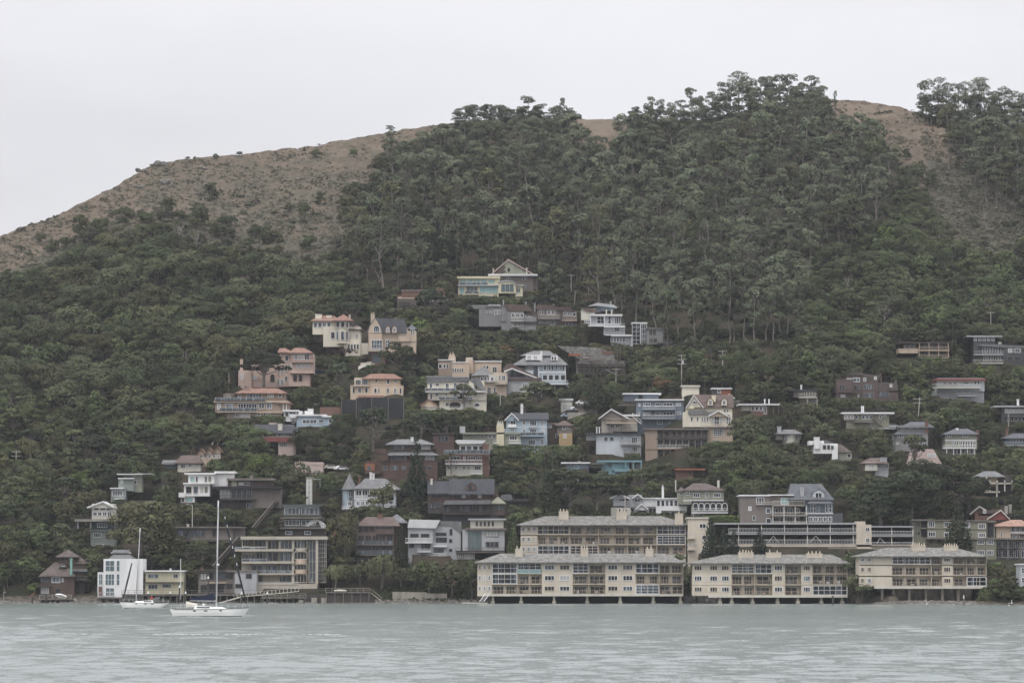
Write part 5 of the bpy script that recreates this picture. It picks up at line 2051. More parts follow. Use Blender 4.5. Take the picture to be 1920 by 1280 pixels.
# the same land beyond the picture on either side, and the sea bed below
MB().box(-900, 900, -60, 1900, -9, -8).build('seabed', 'soil')
bpy.data.objects['seabed']['kind'] = 'structure'
# ------------------------------------------------------------ water
mw_, t, b = newmat('bay_water'); n = t.nodes.new; l = t.links.new
geo = n("ShaderNodeNewGeometry")
b.inputs['Base Color'].default_value = (.2, .25, .23, 1); b.inputs['Roughness'].default_value = .22; b.inputs['IOR'].default_value = 1.33
b.inputs['Specular IOR Level'].default_value = .5
def nzc(scale, det, sx, sy, rough):     # facets of the chop: a tilt of the surface towards or away, long patches in depth
    mp = n("ShaderNodeMapping"); mp.inputs['Scale'].default_value = (sx, sy, 1); l(geo.outputs['Position'], mp.inputs[0])
    no = n("ShaderNodeTexNoise"); no.inputs['Scale'].default_value = scale; no.inputs['Detail'].default_value = det; no.inputs['Roughness'].default_value = rough
    l(mp.outputs[0], no.inputs['Vector'])
    v = n("ShaderNodeVectorMath"); v.operation = 'SUBTRACT'; l(no.outputs['Color'], v.inputs[0]); v.inputs[1].default_value = (.5, .5, .5); return v.outputs[0]
def vadd(a, c, sc_):
    v = n("ShaderNodeVectorMath"); v.operation = 'MULTIPLY_ADD'; l(a, v.inputs[0]); v.inputs[1].default_value = sc_; l(c, v.inputs[2]); return v.outputs[0]
vv = vadd(nzc(3.8, 5, 1, .06, .7), geo.outputs['Normal'], (.12, .23, 0))
vv = vadd(nzc(2.0, 4, 1, .08, .6), vv, (.05, .09, 0))
nm_ = n("ShaderNodeVectorMath"); nm_.operation = 'NORMALIZE'; l(vv, nm_.inputs[0]); l(nm_.outputs[0], b.inputs['Normal'])
l(mix(rng_(nz(.012, 3, .5, 1.4, 1), .42, .6), (.128, .156, .146), (.148, .176, .166)), b.inputs['Base Color'])
# real swell and chop, finer towards the viewer
def wsheet(y0, y1, nx, ny, x_of):
    yy = y0 * (y1 / y0) ** np.linspace(0, 1, ny)
    tt = np.linspace(-1, 1, nx)
    X = tt[None, :] * x_of(yy)[:, None]; Y = np.repeat(yy[:, None], nx, 1)
    return X, Y
Xw, Yw = wsheet(150., 1080., 900, 700, lambda y: y * .20)
rw = np.random.RandomState(5)
Zw = np.zeros_like(Xw)
for i in range(46):
    lam = 0.8 * 1.11 ** i if i < 24 else rw.uniform(2.2, 11); th = rw.normal(R(70), R(45)); kx, ky = math.cos(th) * 2 * math.pi / lam, math.sin(th) * 2 * math.pi / lam
    am = .0062 * min(lam, 3.5) ** .8; cell = Yw * .0011 + .12
    fade = np.clip((lam / cell - 3) / 4, 0, 1)
    Zw += am * fade * np.sin(kx * Xw + ky * Yw + rw.uniform(0, 6.3))
Zw *= (.75 + .9 * (vnoise(Xw / 18, Yw / 30) + .5)) 
vid = np.arange(Xw.size).reshape(Xw.shape)
q = np.stack([vid[:-1, :-1], vid[:-1, 1:], vid[1:, 1:], vid[1:, :-1]], -1).reshape(-1, 4)
me = npmesh('water', np.stack([Xw, Yw, Zw], -1).reshape(-1, 3), q, mw_); me.shade_smooth()
water = bpy.data.objects.new('water', me); COL.objects.link(water); tag(water, kind='structure')
# the bay goes on around and behind the viewer
mb = MB().poly([(-900, -60, -.03), (900, -60, -.03), (900, 150, -.03), (-900, 150, -.03), (-216, 1080, -.03), (-30, 150, -.03), (216, 1080, -.03), (30, 150, -.03), (-900, 1100, -.03), (900, 1100, -.03), (-216, 1100, -.03), (216, 1100, -.03)],
   [(0, 1, 2, 7, 5, 3), (3, 5, 4, 10, 8), (7, 2, 9, 11, 6)])
o = mb.build('outer_water', mw_); tag(o, kind='structure')
def ground_z(u, v):   # height of the land seen at a pixel
    return K(u, v, float(depth(u, v)))[1]
# ------------------------------------------------------------ foliage material
def leafmat(name, c1, c2, c3, hv=.14):
    m, t, b = newmat(name); n = t.nodes.new; l = t.links.new
    geo = n("ShaderNodeNewGeometry"); oi = n("ShaderNodeObjectInfo")
    def mixc(f, a, c):
        x = n("ShaderNodeMix"); x.data_type = 'RGBA'; l(f, x.inputs[0])
        for i, q_ in ((6, a), (7, c)):
            if isinstance(q_, tuple): x.inputs[i].default_value = (*q_, 1)
            else: l(q_, x.inputs[i])
        return x.outputs[2]
    no = n("ShaderNodeTexNoise"); no.inputs['Scale'].default_value = .05; no.inputs['Detail'].default_value = 5; l(geo.outputs['Position'], no.inputs['Vector'])
    r = n("ShaderNodeMapRange"); r.inputs[1].default_value = .35; r.inputs[2].default_value = .65; l(no.outputs['Fac'], r.inputs[0])
    ad = n("ShaderNodeMath"); ad.operation = 'ADD'; l(oi.outputs['Random'], ad.inputs[0]); l(r.outputs[0], ad.inputs[1])
    hf = n("ShaderNodeMath"); hf.operation = 'MULTIPLY'; l(ad.outputs[0], hf.inputs[0]); hf.inputs[1].default_value = .5
    base = mixc(hf.outputs[0], c1, c2)
    ri = geo.outputs['Random Per Island']
    r2 = n("ShaderNodeMapRange"); r2.inputs[1].default_value = .72; r2.inputs[2].default_value = 1.0; r2.inputs[3].default_value = 0; r2.inputs[4].default_value = .45; l(ri, r2.inputs[0])
    base = mixc(r2.outputs[0], base, c3)
    r3 = n("ShaderNodeMapRange"); r3.inputs[3].default_value = 1 - hv; r3.inputs[4].default_value = 1 + hv; l(ri, r3.inputs[0])
    n3 = n("ShaderNodeTexNoise"); n3.inputs['Scale'].default_value = .42; n3.inputs['Detail'].default_value = 2; l(geo.outputs['Position'], n3.inputs['Vector'])
    r4 = n("ShaderNodeMapRange"); r4.inputs[1].default_value = .35; r4.inputs[2].default_value = .65; r4.inputs[3].default_value = .78; r4.inputs[4].default_value = 1.25; l(n3.outputs['Fac'], r4.inputs[0])
    r5 = n("ShaderNodeMapRange"); r5.inputs[3].default_value = .66; r5.inputs[4].default_value = 1.45; l(oi.outputs['Random'], r5.inputs[0])
    m4 = n("ShaderNodeMath"); m4.operation = 'MULTIPLY'; l(r3.outputs[0], m4.inputs[0]); l(r4.outputs[0], m4.inputs[1])
    m5 = n("ShaderNodeMath"); m5.operation = 'MULTIPLY'; l(m4.outputs[0], m5.inputs[0]); l(r5.outputs[0], m5.inputs[1])
    v = n("ShaderNodeVectorMath"); v.operation = 'SCALE'; l(base, v.inputs[0]); l(m5.outputs[0], v.inputs['Scale'])
    l(v.outputs[0], b.inputs['Base Color']); b.inputs['Roughness'].default_value = .75; b.inputs['Specular IOR Level'].default_value = .12
    # leaves of a crown hang every way; on the whole they face as the crown's surface does there
    at = n("ShaderNodeAttribute"); at.attribute_name = 'leafdir'; vt = n("ShaderNodeVectorTransform"); vt.vector_type = 'NORMAL'; vt.convert_from = 'OBJECT'; vt.convert_to = 'WORLD'
    l(at.outputs['Vector'], vt.inputs[0])
    s1 = n("ShaderNodeVectorMath"); s1.operation = 'MULTIPLY_ADD'; l(vt.outputs[0], s1.inputs[0]); s1.inputs[1].default_value = (2.2, 2.2, 2.2); l(geo.outputs['Normal'], s1.inputs[2])
    s2 = n("ShaderNodeVectorMath"); s2.operation = 'NORMALIZE'; l(s1.outputs[0], s2.inputs[0]); l(s2.outputs[0], b.inputs['Normal'])
    return m
def setdir(me, D):
    a = me.attributes.new('leafdir', 'FLOAT_VECTOR', 'POINT'); a.data.foreach_set('vector', np.asarray(D, np.float32).ravel())
def crowndir(vq, w, h, base, rng=None):
    c = vq.reshape(-1, 4, 3); m = c.mean(1); e1 = c[:, 1] - c[:, 0]; e2 = c[:, 3] - c[:, 0]; g = np.cross(e1, e2); g /= np.linalg.norm(g, axis=1)[:, None] + 1e-9
    d = (m - [0, 0, h * base]) / [w, w, h * (1 - base)]
    d /= np.linalg.norm(d, axis=1)[:, None] + 1e-9
    g = np.where((g * d).sum(1)[:, None] < 0, -g, g)
    v = d * .9 + g * .5; v /= np.linalg.norm(v, axis=1)[:, None] + 1e-9
    return np.repeat(v, 4, 0)
LM = {
 'eucalyptus': leafmat('eucalyptus_leaves', (0.103, 0.114, 0.071), (0.066, 0.081, 0.049), (0.149, 0.158, 0.100)),
 'oak': leafmat('oak_leaves', (0.074, 0.080, 0.039), (0.041, 0.050, 0.027), (0.101, 0.110, 0.054)),
 'laurel': leafmat('laurel_leaves', (0.076, 0.092, 0.040), (0.046, 0.062, 0.028), (0.109, 0.125, 0.055)),
 'cypress': leafmat('cypress_needles', (0.039, 0.048, 0.025), (0.022, 0.030, 0.016), (0.062, 0.072, 0.036)),
 'redwood': leafmat('redwood_needles', (0.024, 0.036, 0.020), (0.013, 0.021, 0.014), (0.043, 0.058, 0.029)),
 'shrub': leafmat('shrub_leaves', (0.049, 0.064, 0.029), (0.030, 0.038, 0.019), (0.094, 0.096, 0.050)),
 'pale': leafmat('pale_shrub_leaves', (0.130, 0.125, 0.090), (0.090, 0.092, 0.065), (0.200, 0.180, 0.140)),
 'bright': leafmat('bright_leaves', (0.088, 0.116, 0.032), (0.053, 0.081, 0.025), (0.146, 0.161, 0.048)),
 'willow': leafmat('willow_leaves', (0.086, 0.090, 0.045), (0.060, 0.068, 0.034), (0.143, 0.135, 0.090)),
 'rust': leafmat('rusty_leaves', (0.140, 0.085, 0.050), (0.090, 0.060, 0.035), (0.190, 0.120, 0.060)),
 'olive': leafmat('olive_leaves', (0.080, 0.077, 0.038), (0.055, 0.057, 0.029), (0.113, 0.105, 0.055)),
 'purple': leafmat('purple_leaves', (0.060, 0.032, 0.032), (0.040, 0.025, 0.025), (0.100, 0.050, 0.050)),
 'palm': leafmat('palm_fronds', (0.070, 0.085, 0.045), (0.050, 0.060, 0.035), (0.130, 0.140, 0.080)),
 'scrub': leafmat('scrub_leaves', (0.098, 0.094, 0.066), (0.070, 0.070, 0.050), (0.140, 0.130, 0.095)),
}
def quads(P, Nn, size, rng, aspect=1.0, tilt=.75):
    """leaf clumps: small irregular quads about the points P, facing roughly along Nn"""
    n = len(P)
    Nn = Nn + rng.normal(0, tilt, (n, 3)); Nn /= np.linalg.norm(Nn, axis=1)[:, None] + 1e-9
    t = np.cross(Nn, rng.normal(size=(n, 3))); t /= np.linalg.norm(t, axis=1)[:, None] + 1e-9
    b = np.cross(Nn, t)
    s = size * rng.uniform(.6, 1.35, (n, 1))
    o = []
    for sx, sy in ((-1, -.7), (.8, -1), (1, .75), (-.7, 1)):
        o.append(P + t * s * sx * rng.uniform(.6, 1.1, (n, 1)) * aspect + b * s * sy * rng.uniform(.6, 1.1, (n, 1)))
    return np.stack(o, 1).reshape(-1, 3)
def lobes_to_quads(lobes, per, size, rng, low=-.45, tilt=.7, up=0.12):
    out = []
    C = np.array([l_[0] for l_ in lobes]); RR = np.array([l_[1] for l_ in lobes])
    for i in range(len(lobes)):
        area = (RR[i][0] * RR[i][1] + RR[i][0] * RR[i][2] + RR[i][1] * RR[i][2]) / 3
        n = max(6, int(per * area))
        d = rng.normal(size=(n * 2, 3)); d /= np.linalg.norm(d, axis=1)[:, None]
        d = d[d[:, 2] > low][:n]
        rad = rng.uniform(.78, 1.06, (len(d), 1))
        P = C[i] + d * RR[i] * rad
        # leave out what is buried in other lobes
        keep = np.ones(len(P), bool)
        for j in range(len(lobes)):
            if j != i: keep &= (((P - C[j]) / (RR[j] * .72)) ** 2).sum(1) > 1
        d2 = d[keep] / RR[i]; d2 /= np.linalg.norm(d2, axis=1)[:, None]; d2[:, 2] += up
        out.append(quads(P[keep], d2, size, rng, tilt=tilt))
    return np.concatenate(out)
def trunk_mb(segs, n=6):
    mb = MB()
    for pts, rs in segs: mb.tube(pts, rs, n)
    return mb
def limb(a, b, rng, r0, r1, k=3, bend=.12):
    a = np.array(a, float); b = np.array(b, float); L_ = np.linalg.norm(b - a)
    pts = [a + (b - a) * i / k + (rng.normal(0, bend * L_ / k, 3) if 0 < i < k else 0) for i in range(k + 1)]
    return [tuple(p) for p in pts], [r0 + (r1 - r0) * i / k for i in range(k + 1)]
def gen(kind, seed, fine=False):
    rng = np.random.RandomState(seed); segs = []; lobes = []
    if kind == 'eucalyptus':            # 22 m: long pale stem, puffs of foliage
        H = 22.; lean = rng.normal(0, .8, 2)
        top = np.array([lean[0], lean[1], H * .86]); segs.append(limb((0, 0, -1.5), top, rng, .30, .10, 5, .1))
        for i in range(rng.randint(17, 22) * (2 if fine else 1)):
            f = rng.uniform(.0, 1) ** .7; z = H * (.28 + .66 * f); w = 3.9 * (1 - .75 * abs(f - .5))
            an = i * 2.4 + rng.uniform(-.5, .5); rr = w * rng.uniform(.3, 1.0)
            c = np.array([rr * math.cos(an), rr * math.sin(an), z]) + np.array([lean[0], lean[1], 0]) * f
            r = rng.uniform(1.05, 1.85) * (.62 if fine else 1); lobes.append((c, np.array([r, r, r * rng.uniform(.75, 1.1)])))
            if i % 3 == 0: segs.append(limb((lean[0] * f * .6, lean[1] * f * .6, z - 3.0), c, rng, .11, .04, 2))
        lobes.append((top + [0, 0, .8], np.array([1.8, 1.8, 1.4])))
        per, size, low, tilt = 44, .26, -.5, .26
        w, h = 4.6, 21
    elif kind == 'oak':                 # broad lumpy dome to the ground, 9 m wide
        H = 7.5
        for i in range(rng.randint(15, 20)):
            an = i * 2.4 + rng.uniform(-.4, .4); e = math.asin(min(1, rng.uniform(0.05, 1.0)))
            rr = 3.6 * math.cos(e) * rng.uniform(.75, 1.05); z = H * .30 + (H * .52) * math.sin(e) * rng.uniform(.8, 1.05)
            r = rng.uniform(.95, 1.75); lobes.append((np.array([rr * math.cos(an), rr * math.sin(an), z]), np.array([r, r, r * rng.uniform(.6, .85)])))
        lobes.append((np.array([0, 0, H * .5]), np.array([2.6, 2.6, 2.2])))
        segs.append(limb((0, 0, -1.5), (.3, 0, H * .45), rng, .35, .2, 3))
        for i in range(5):
            an = i * 1.3 + rng.uniform(0, .8); segs.append(limb((0, 0, H * .2), (2.8 * math.cos(an), 2.8 * math.sin(an), H * .6), rng, .17, .05, 3, .25))
        per, size, low, tilt = 48, .235, -.45, .24; w, h = 4.8, 7.3
    elif kind == 'laurel':              # taller, fuller rounded crown
        H = 10.
        for i in range(rng.randint(17, 22)):
            an = i * 2.4 + rng.uniform(-.4, .4); z = H * rng.uniform(.18, .92); q = (z / H - .18) / .82
            rr = 3.4 * math.sqrt(max(.02, 1 - (q * 1.25 - .3) ** 2)) * rng.uniform(.6, 1.0)
            r = rng.uniform(.85, 1.6); lobes.append((np.array([rr * math.cos(an), rr * math.sin(an), z]), np.array([r, r, r * rng.uniform(.75, 1.05)])))
        lobes.append((np.array([0, 0, H * .5]), np.array([2.3, 2.3, 3.4])))
        segs.append(limb((0, 0, -1.5), (.2, .1, H * .8), rng, .3, .08, 4))
        per, size, low, tilt = 46, .25, -.45, .28; w, h = 4.2, 10.2
    elif kind == 'cypress':             # flat spreading layers on bare forking limbs
        H = 11.
        segs.append(limb((0, 0, -1.5), (.4, 0, H * .4), rng, .42, .3, 3, .15))
        for i in range(rng.randint(13, 17)):
            an = i * 2.4 + rng.uniform(-.4, .4); rr = rng.uniform(.8, 5.0); z = H * (.93 - .42 * (rr / 5.0) ** 1.5) * rng.uniform(.88, 1.03)
            c = (rr * math.cos(an), rr * math.sin(an), z); r = rng.uniform(1.5, 2.5)
            lobes.append((np.array(c), np.array([r, r, r * rng.uniform(.38, .58)])))
            segs.append(limb((.3, 0, H * rng.uniform(.25, .45)), (c[0], c[1], c[2] - .4), rng, .17, .06, 4, .3))
        per, size, low, tilt = 34, .33, -.35, .35; w, h = 6.3, 11
    elif kind == 'redwood':             # dark cone of drooping sprays
        H = 16.
        segs.append(limb((0, 0, -1.5), (0, 0, H * .97), rng, .4, .05, 4, .02))
        for k in range(15):
            z = H * (.10 + .86 * (k / 14.)); rad = 3.5 * (1 - (z / H) ** 1.25) + .35; nb = max(3, int(rad * 2.6))
            for j in range(nb):
                an = j * 2 * math.pi / nb + k + rng.uniform(-.3, .3); rr = rad * rng.uniform(.45, .9)
                lobes.append((np.array([rr * math.cos(an), rr * math.sin(an), z - rr * .18]), np.array([rad * .33 + .25, rad * .33 + .25, .45 + rad * .12])))
        per, size, low, tilt = 26, .28, -.6, .45; w, h = 3.6, 16
    elif kind in ('shrub', 'scrubby'):
        for i in range(rng.randint(7, 11)):
            an = i * 2.4; rr = 1.3 * math.sqrt(rng.uniform(0, 1)); z = .55 + 1.0 * (1 - (rr / 1.5) ** 2) * rng.uniform(.6, 1.1)
            r = rng.uniform(.5, .9); lobes.append((np.array([rr * math.cos(an), rr * math.sin(an), z]), np.array([r, r, r * .8])))
        segs.append(limb((0, 0, -.8), (0, 0, 1.0), rng, .12, .05, 2))
        per, size, low, tilt = 60, .19, -.6, .75; w, h = 2.0, 2.2
    elif kind == 'willow':              # weeping curtains round pale limbs
        H = 7.5
        segs.append(limb((0, 0, -1.5), (-.5, 0, H * .45), rng, .35, .25, 3, .1)); P = []; D = []
        for i in range(26):
            an = i * 2.4; rr = rng.uniform(.8, 4.6); z = H * (1 - .30 * (rr / 4.6) ** 2)
            c = np.array([rr * math.cos(an), rr * math.sin(an), z])
            if i % 2 == 0: segs.append(limb((-.4, 0, H * .4), tuple(c), rng, .15, .04, 4, .25))
            for s_ in range(9):
                q0 = c + rng.normal(0, .55, 3) * [1, 1, .3]; ln = rng.uniform(2.0, 4.8) * (z / H)
                k = int(ln / .3)
                for j in range(k): P.append(q0 + [rng.normal(0, .08), rng.normal(0, .08), -j * .3]); D.append([math.cos(an), math.sin(an), .3])
        P = np.array(P); D = np.array(D); P = P[P[:, 2] > .3 + rng.uniform(0, .8, len(P))]; 
        vq = quads(P, D[:len(P)], .2, rng, tilt=.5)
        return trunk_mb(segs), vq, 5.0, 7.7
    elif kind == 'palm':
        H = 6.; segs.append(limb((0, 0, -1), (.2, 0, H), rng, .22, .2, 4, .03)); P = []; D = []
        for i in range(34):
            an = i * 2.4; el = rng.uniform(-.5, 1.2); ln = rng.uniform(1.6, 2.3)
            for j in range(9):
                s_ = ln * j / 8.; P.append([.2 + s_ * math.cos(an) * math.cos(el), s_ * math.sin(an) * math.cos(el), H + s_ * math.sin(el) - .22 * s_ * s_]); D.append([-math.sin(el) * math.cos(an), 0, math.cos(el)])
        return trunk_mb(segs), quads(np.array(P), np.array(D), .17, rng, tilt=.3), 2.3, 7.5
    elif kind == 'sparse':              # half bare crown with bleached limbs
        H = 8.
        segs.append(limb((0, 0, -1.5), (.2, 0, H * .5), rng, .28, .18, 3, .1))
        for i in range(9):
            an = i * 2.4; e = (rng.uniform(1, 3.2) * math.cos(an), rng.uniform(1, 3.2) * math.sin(an), H * rng.uniform(.6, 1))
            segs.append(limb((.1, 0, H * rng.uniform(.25, .5)), e, rng, .11, .03, 4, .3))
            for _ in range(2): segs.append(limb(tuple(np.array(e) * .7 + [0, 0, .3 * .7 * H * .3]), tuple(np.array(e) + rng.normal(0, .9, 3)), rng, .04, .02, 2, .2))
            if i % 2: r = rng.uniform(.7, 1.3); lobes.append((np.array(e), np.array([r, r, r * .7])))
        per, size, low, tilt = 14, .2, -.8, .9; w, h = 3.8, 8.3
    if fine: per *= (1.7 if kind == 'eucalyptus' else 2.6); size *= (.58 if kind == 'eucalyptus' else .62)
    vq = lobes_to_quads(lobes, per, size, rng, low, tilt)
    return trunk_mb(segs), vq, w, h
BARK = dict(eucalyptus='bke', oak='bkm', laurel='bkm', cypress='bke', redwood='bkm', shrub='bkm', willow='bke', palm='bkm', sparse='bkw')
NAMES = dict(eucalyptus='eucalyptus_tree', oak='oak_tree', laurel='laurel_tree', cypress='cypress_tree', redwood='redwood_tree', shrub='shrub', willow='willow_tree', palm='palm_tree', sparse='half_bare_tree')
PROTO = {}
def proto(kind, leaf, var, fine=False):
    key = (kind, leaf, var, fine)
    if key not in PROTO:
        mb, vq, w, h = gen(kind, 100 + var * 7 + len(kind), fine)
        tm = bpy.data.meshes.new('trunk'); tm.from_pydata(mb.v, [], mb.f); tm.materials.append(M(BARK[kind])); tm.update()
        cm = npmesh('crown', vq, np.arange(len(vq)).reshape(-1, 4), LM[leaf])
        D = crowndir(vq, w, h, dict(eucalyptus=.45, oak=.25, laurel=.35, cypress=.55, redwood=.2, willow=.4).get(kind, .3)); setdir(cm, D)
        tv = np.array(mb.v, np.float32)
        PROTO[key] = (tm, cm, w, h, vq.astype(np.float32), tv, mb.f, D)
    return PROTO[key]
DIM = {}
def dims(kind):
    if kind not in DIM: DIM[kind] = {'eucalyptus': (4.4, 21.5), 'oak': (4.8, 7.3), 'laurel': (4.2, 10.2), 'cypress': (6.3, 11), 'redwood': (3.6, 16), 'shrub': (2.0, 2.2), 'willow': (5, 7.7), 'palm': (2.3, 7.5), 'sparse': (3.8, 8.3)}[kind]
    return DIM[kind]
NV = dict(eucalyptus=8, oak=8, laurel=7, cypress=6, redwood=4, shrub=6, willow=2, palm=2, sparse=4)
TREES = []      # (kind, leaf, u, v, Y, scale, label or None)
def put(kind, u, v, s=1.0, leaf=None, label=None, Y=None, sx=1.0, keep=True):
    TREES.append([kind, leaf or kind, u, v, float(depth(u, v)) if Y is None else Y, s, label, sx, keep])
# ================================================================ things along the shore and on the slope
def P3(u, v, Y=None):
    Y = float(depth(u, v)) if Y is None else Y
    X, Z = K(u, v, Y); return Vector((X, Y, Z))
def rel(root, p): return tuple(Vector(p) - root.location)
# ---- sailing yachts: x0 stern (or bow) px, built lengthwise along X
def yacht(label, Y, xs, xb, ywl, ydeck_s, ydeck_b, mast_x, mast_top, tilt, fore, boomx, boomy, furl, cover, person=False, transom=.3):
    """xs: stern px, xb: bow px; everything at the boat's own distance"""
    O = P3((xs + xb) / 2, ywl, Y); O.z = 0
    r = empty('sailboat', O); tag(r, label, 'sailboat', 'yachts anchored off the shore')
    k = Y / F; sg = 1 if xb > xs else -1
    X = lambda px: K(px, 1120, Y)[0] - O.x
    Zz = lambda py: ZP(py, Y)
    Ls, Lb = X(xs), X(xb); L_ = Lb - Ls; beam = abs(L_) * .14
    zs, zb = Zz(ydeck_s), Zz(ydeck_b)
    hull = MB(); deck = MB(); n = 22; ring = []
    for i in range(n + 1):
        t = i / n; x = Ls + L_ * t; sheer = zs + (zb - zs) * t - .10 * math.sin(math.pi * t)
        w = beam * (math.sin(math.pi * min(1, (.34 + .66 * t) if t < .5 else (1 - (t - .5) * 1.0) * 1.0 if False else .34 + .66 * t)) ** .7 if t < .98 else .0)
        w = beam * max(.015, (1 - ((t - .42) / .58) ** 2.2) if t > .42 else (1 - .38 * ((.42 - t) / .42) ** 2))
        keel = -.45 * math.sin(math.pi * min(1, .08 + t * .95)) ** .5
        rake = L_ * .075 * max(0, (t - .8) / .2)      # bow overhang
        rk = L_ * transom * .12 * max(0, (.15 - t) / .15)
        sec = []
        for s_, zf in ((1, 1.0), (.97, .55), (.90, .12), (.72, -.35), (0, -1)):
            zz = sheer * zf if zf > 0 else -keel * zf * 1.0
            xx = x - rake * (1 - max(zf, 0)) * 1.0 + rk * (1 - max(zf, 0))
            sec.append((xx, w * s_, zz))
        ring.append(sec)
    nv = len(ring[0])
    for side in (-1, 1):
        for i in range(n):
            for j in range(nv - 1):
                a, b_, c, d = ring[i][j], ring[i + 1][j], ring[i + 1][j + 1], ring[i][j + 1]
                vs = [(p[0], p[1] * side, p[2]) for p in (a, b_, c, d)]
                hull.poly(vs, [(0, 1, 2, 3)])
    hull.poly([(p[0], p[1], p[2]) for p in ring[0]] + [(p[0], -p[1], p[2]) for p in ring[0]], [(j, j + 1, j + 1 + nv, j + nv) for j in range(nv - 1)])
    for i in range(n): deck.poly([(ring[i][0][0], -ring[i][0][1], ring[i][0][2]), (ring[i + 1][0][0], -ring[i + 1][0][1], ring[i + 1][0][2]), (ring[i + 1][0][0], ring[i + 1][0][1], ring[i + 1][0][2]), (ring[i][0][0], ring[i][0][1], ring[i][0][2])], [(0, 1, 2, 3)])
    h = hull.build('hull', 'gel', r, smooth=True); deck.build('deck', 'ow', r)
    st = MB()
    for i in range(1, n):
        a, b_ = ring[i][0], ring[i + 1][0] if i < n else ring[i][0]
        st.bar((a[0], -a[1] - .01, a[2] - .02), (b_[0], -b_[1] - .01, b_[2] - .02), .045)
    st.build('rub_rail', 'nv', h)
    bl = MB()
    for i in range(1, n - 1):
        a, b_ = ring[i], ring[i + 1]; bl.bar((a[2][0], -a[2][1] - .02, .06), (b_[2][0], -b_[2][1] - .02, .06), .06)
    bl.build('waterline_stripe', 'nv', h)
    for q in (.36, .48, .68): i = int(q * n); a = ring[i]; MB().box(a[0][0] - .3, a[0][0] + .3, -a[1][1] - .04, -a[1][1] + .1, a[0][2] * .72, a[0][2] * .86).build('porthole', 'g0', h)
    # cabin trunk
    c0, c1 = Ls + L_ * .30, Ls + L_ * .72; zc = (zs + zb) / 2
    cb = MB(); cw = beam * .55
    cb.poly([(c0, -cw, zc - .1), (c1, -cw * .5, zc - .05), (c1, cw * .5, zc - .05), (c0, cw, zc - .1), (c0 + .2 * sg, -cw * .8, zc + .48), (c1 - .9 * sg, -cw * .4, zc + .22), (c1 - .9 * sg, cw * .4, zc + .22), (c0 + .2 * sg, cw * .8, zc + .48)],
            [(0, 1, 5, 4), (1, 2, 6, 5), (2, 3, 7, 6), (3, 0, 4, 7), (4, 5, 6, 7)])
    cab = cb.build('cabin', 'gel', r)
    MB().poly([(c0 + .5 * sg, -cw * .93, zc + .1), (c0 + abs(L_) * .2 * sg, -cw * .78, zc + .1), (c0 + abs(L_) * .2 * sg, -cw * .70, zc + .28), (c0 + .5 * sg, -cw * .85, zc + .34)], [(0, 1, 2, 3)]).build('cabin_window', 'g0', cab)
    # spray hood over the companionway
    dg = MB(); hd = c0 + .1 * sg
    for i in range(6):
        a0, a1 = math.pi * i / 6, math.pi * (i + 1) / 6
        for xx, hh in ((hd - 1.2 * sg, .5),):
            dg.poly([(hd - 1.5 * sg, -cw * math.cos(a0), zc + .25 + 1.0 * math.sin(a0)), (hd - 1.5 * sg, -cw * math.cos(a1), zc + .25 + 1.0 * math.sin(a1)), (hd + .5 * sg, -cw * .8 * math.cos(a1), zc + .35 + .45 * math.sin(a1)), (hd + .5 * sg, -cw * .8 * math.cos(a0), zc + .35 + .45 * math.sin(a0))], [(0, 1, 2, 3)])
    dg.build('spray_hood', 'dg' if not cover else 'ow', r)
    # mast, spreaders, boom
    mx = X(mast_x); tx = X(mast_x + tilt); mt = Zz(mast_top); m0 = zc + .2
    mast = MB().bar((mx, 0, m0 - .3), (tx, 0, mt), .15 if cover else .11, 8, .11 if cover else .09).build('mast', 'sv', r, smooth=True)
    sp = MB()
    for q, w in ((.45, 1.0), (.73, .75)) if cover else ((.5, .8),):
        cx = mx + (tx - mx) * q; cz = m0 + (mt - m0) * q; sp.bar((cx, -w, cz), (cx, w, cz), .04)
    sp.build('spreader', 'sv', mast)
    rg = MB(); 
    for e, zt in ((Lb - .3 * sg, zb), (Ls + .2 * sg, zs)): rg.bar((tx, 0, mt - .3), (e, 0, zt), .018)
    for q, w in ((1, .75), (.5, .75)):
        for s_ in (-1, 1):
            for o_ in (0, -.5 * sg): rg.bar((mx + (tx - mx) * q, 0, m0 + (mt - m0) * q), (mx + o_, s_ * beam * .93, zc), .016)
    rg.build('rigging', 'dg', r)
    bx_ = X(boomx); bz = Zz(boomy)
    MB().bar((mx, 0, bz), (bx_, 0, bz + .1), .10, 8).build('boom', 'sv', r)
    if cover: MB().poly([(mx - .3 * sg, -.16, bz + .1), (bx_, -.12, bz + .12), (bx_, .12, bz + .12), (mx - .3 * sg, .16, bz + .1), (mx - .3 * sg, -.05, bz + 1.35), (bx_, -.05, bz + .45), (bx_, .05, bz + .45), (mx - .3 * sg, .05, bz + 1.35)], [(0, 1, 5, 4), (1, 2, 6, 5), (2, 3, 7, 6), (3, 0, 4, 7), (4, 5, 6, 7), (0, 3, 2, 1)]).build('sail_cover', 'nv', r)
    if furl:
        f0 = (X(furl[0]), 0, Zz(furl[1])); f1 = (X(furl[2]), 0, Zz(furl[3]))
        fs = MB(); n2 = 24
        for i in range(n2): a = Vector(f0).lerp(Vector(f1), i / n2); b_ = Vector(f0).lerp(Vector(f1), (i + 1) / n2); q = .12 + .07 * math.sin(math.pi * min(1, (i + 1) / n2)); fs.bar(a, b_, q, 6, q)
        o = fs.build('furled_headsail', 'dk', r)
        if cover:
            w_ = MB()
            for i in (9, 11, 13, 15, 18, 20): a = Vector(f0).lerp(Vector(f1), i / n2); b_ = Vector(f0).lerp(Vector(f1), (i + .6) / n2); w_.bar(a + Vector((.06, -.14, 0)), b_ + Vector((.1, -.14, 0)), .07, 5)
            w_.build('sail_stripe', 'wh', o)
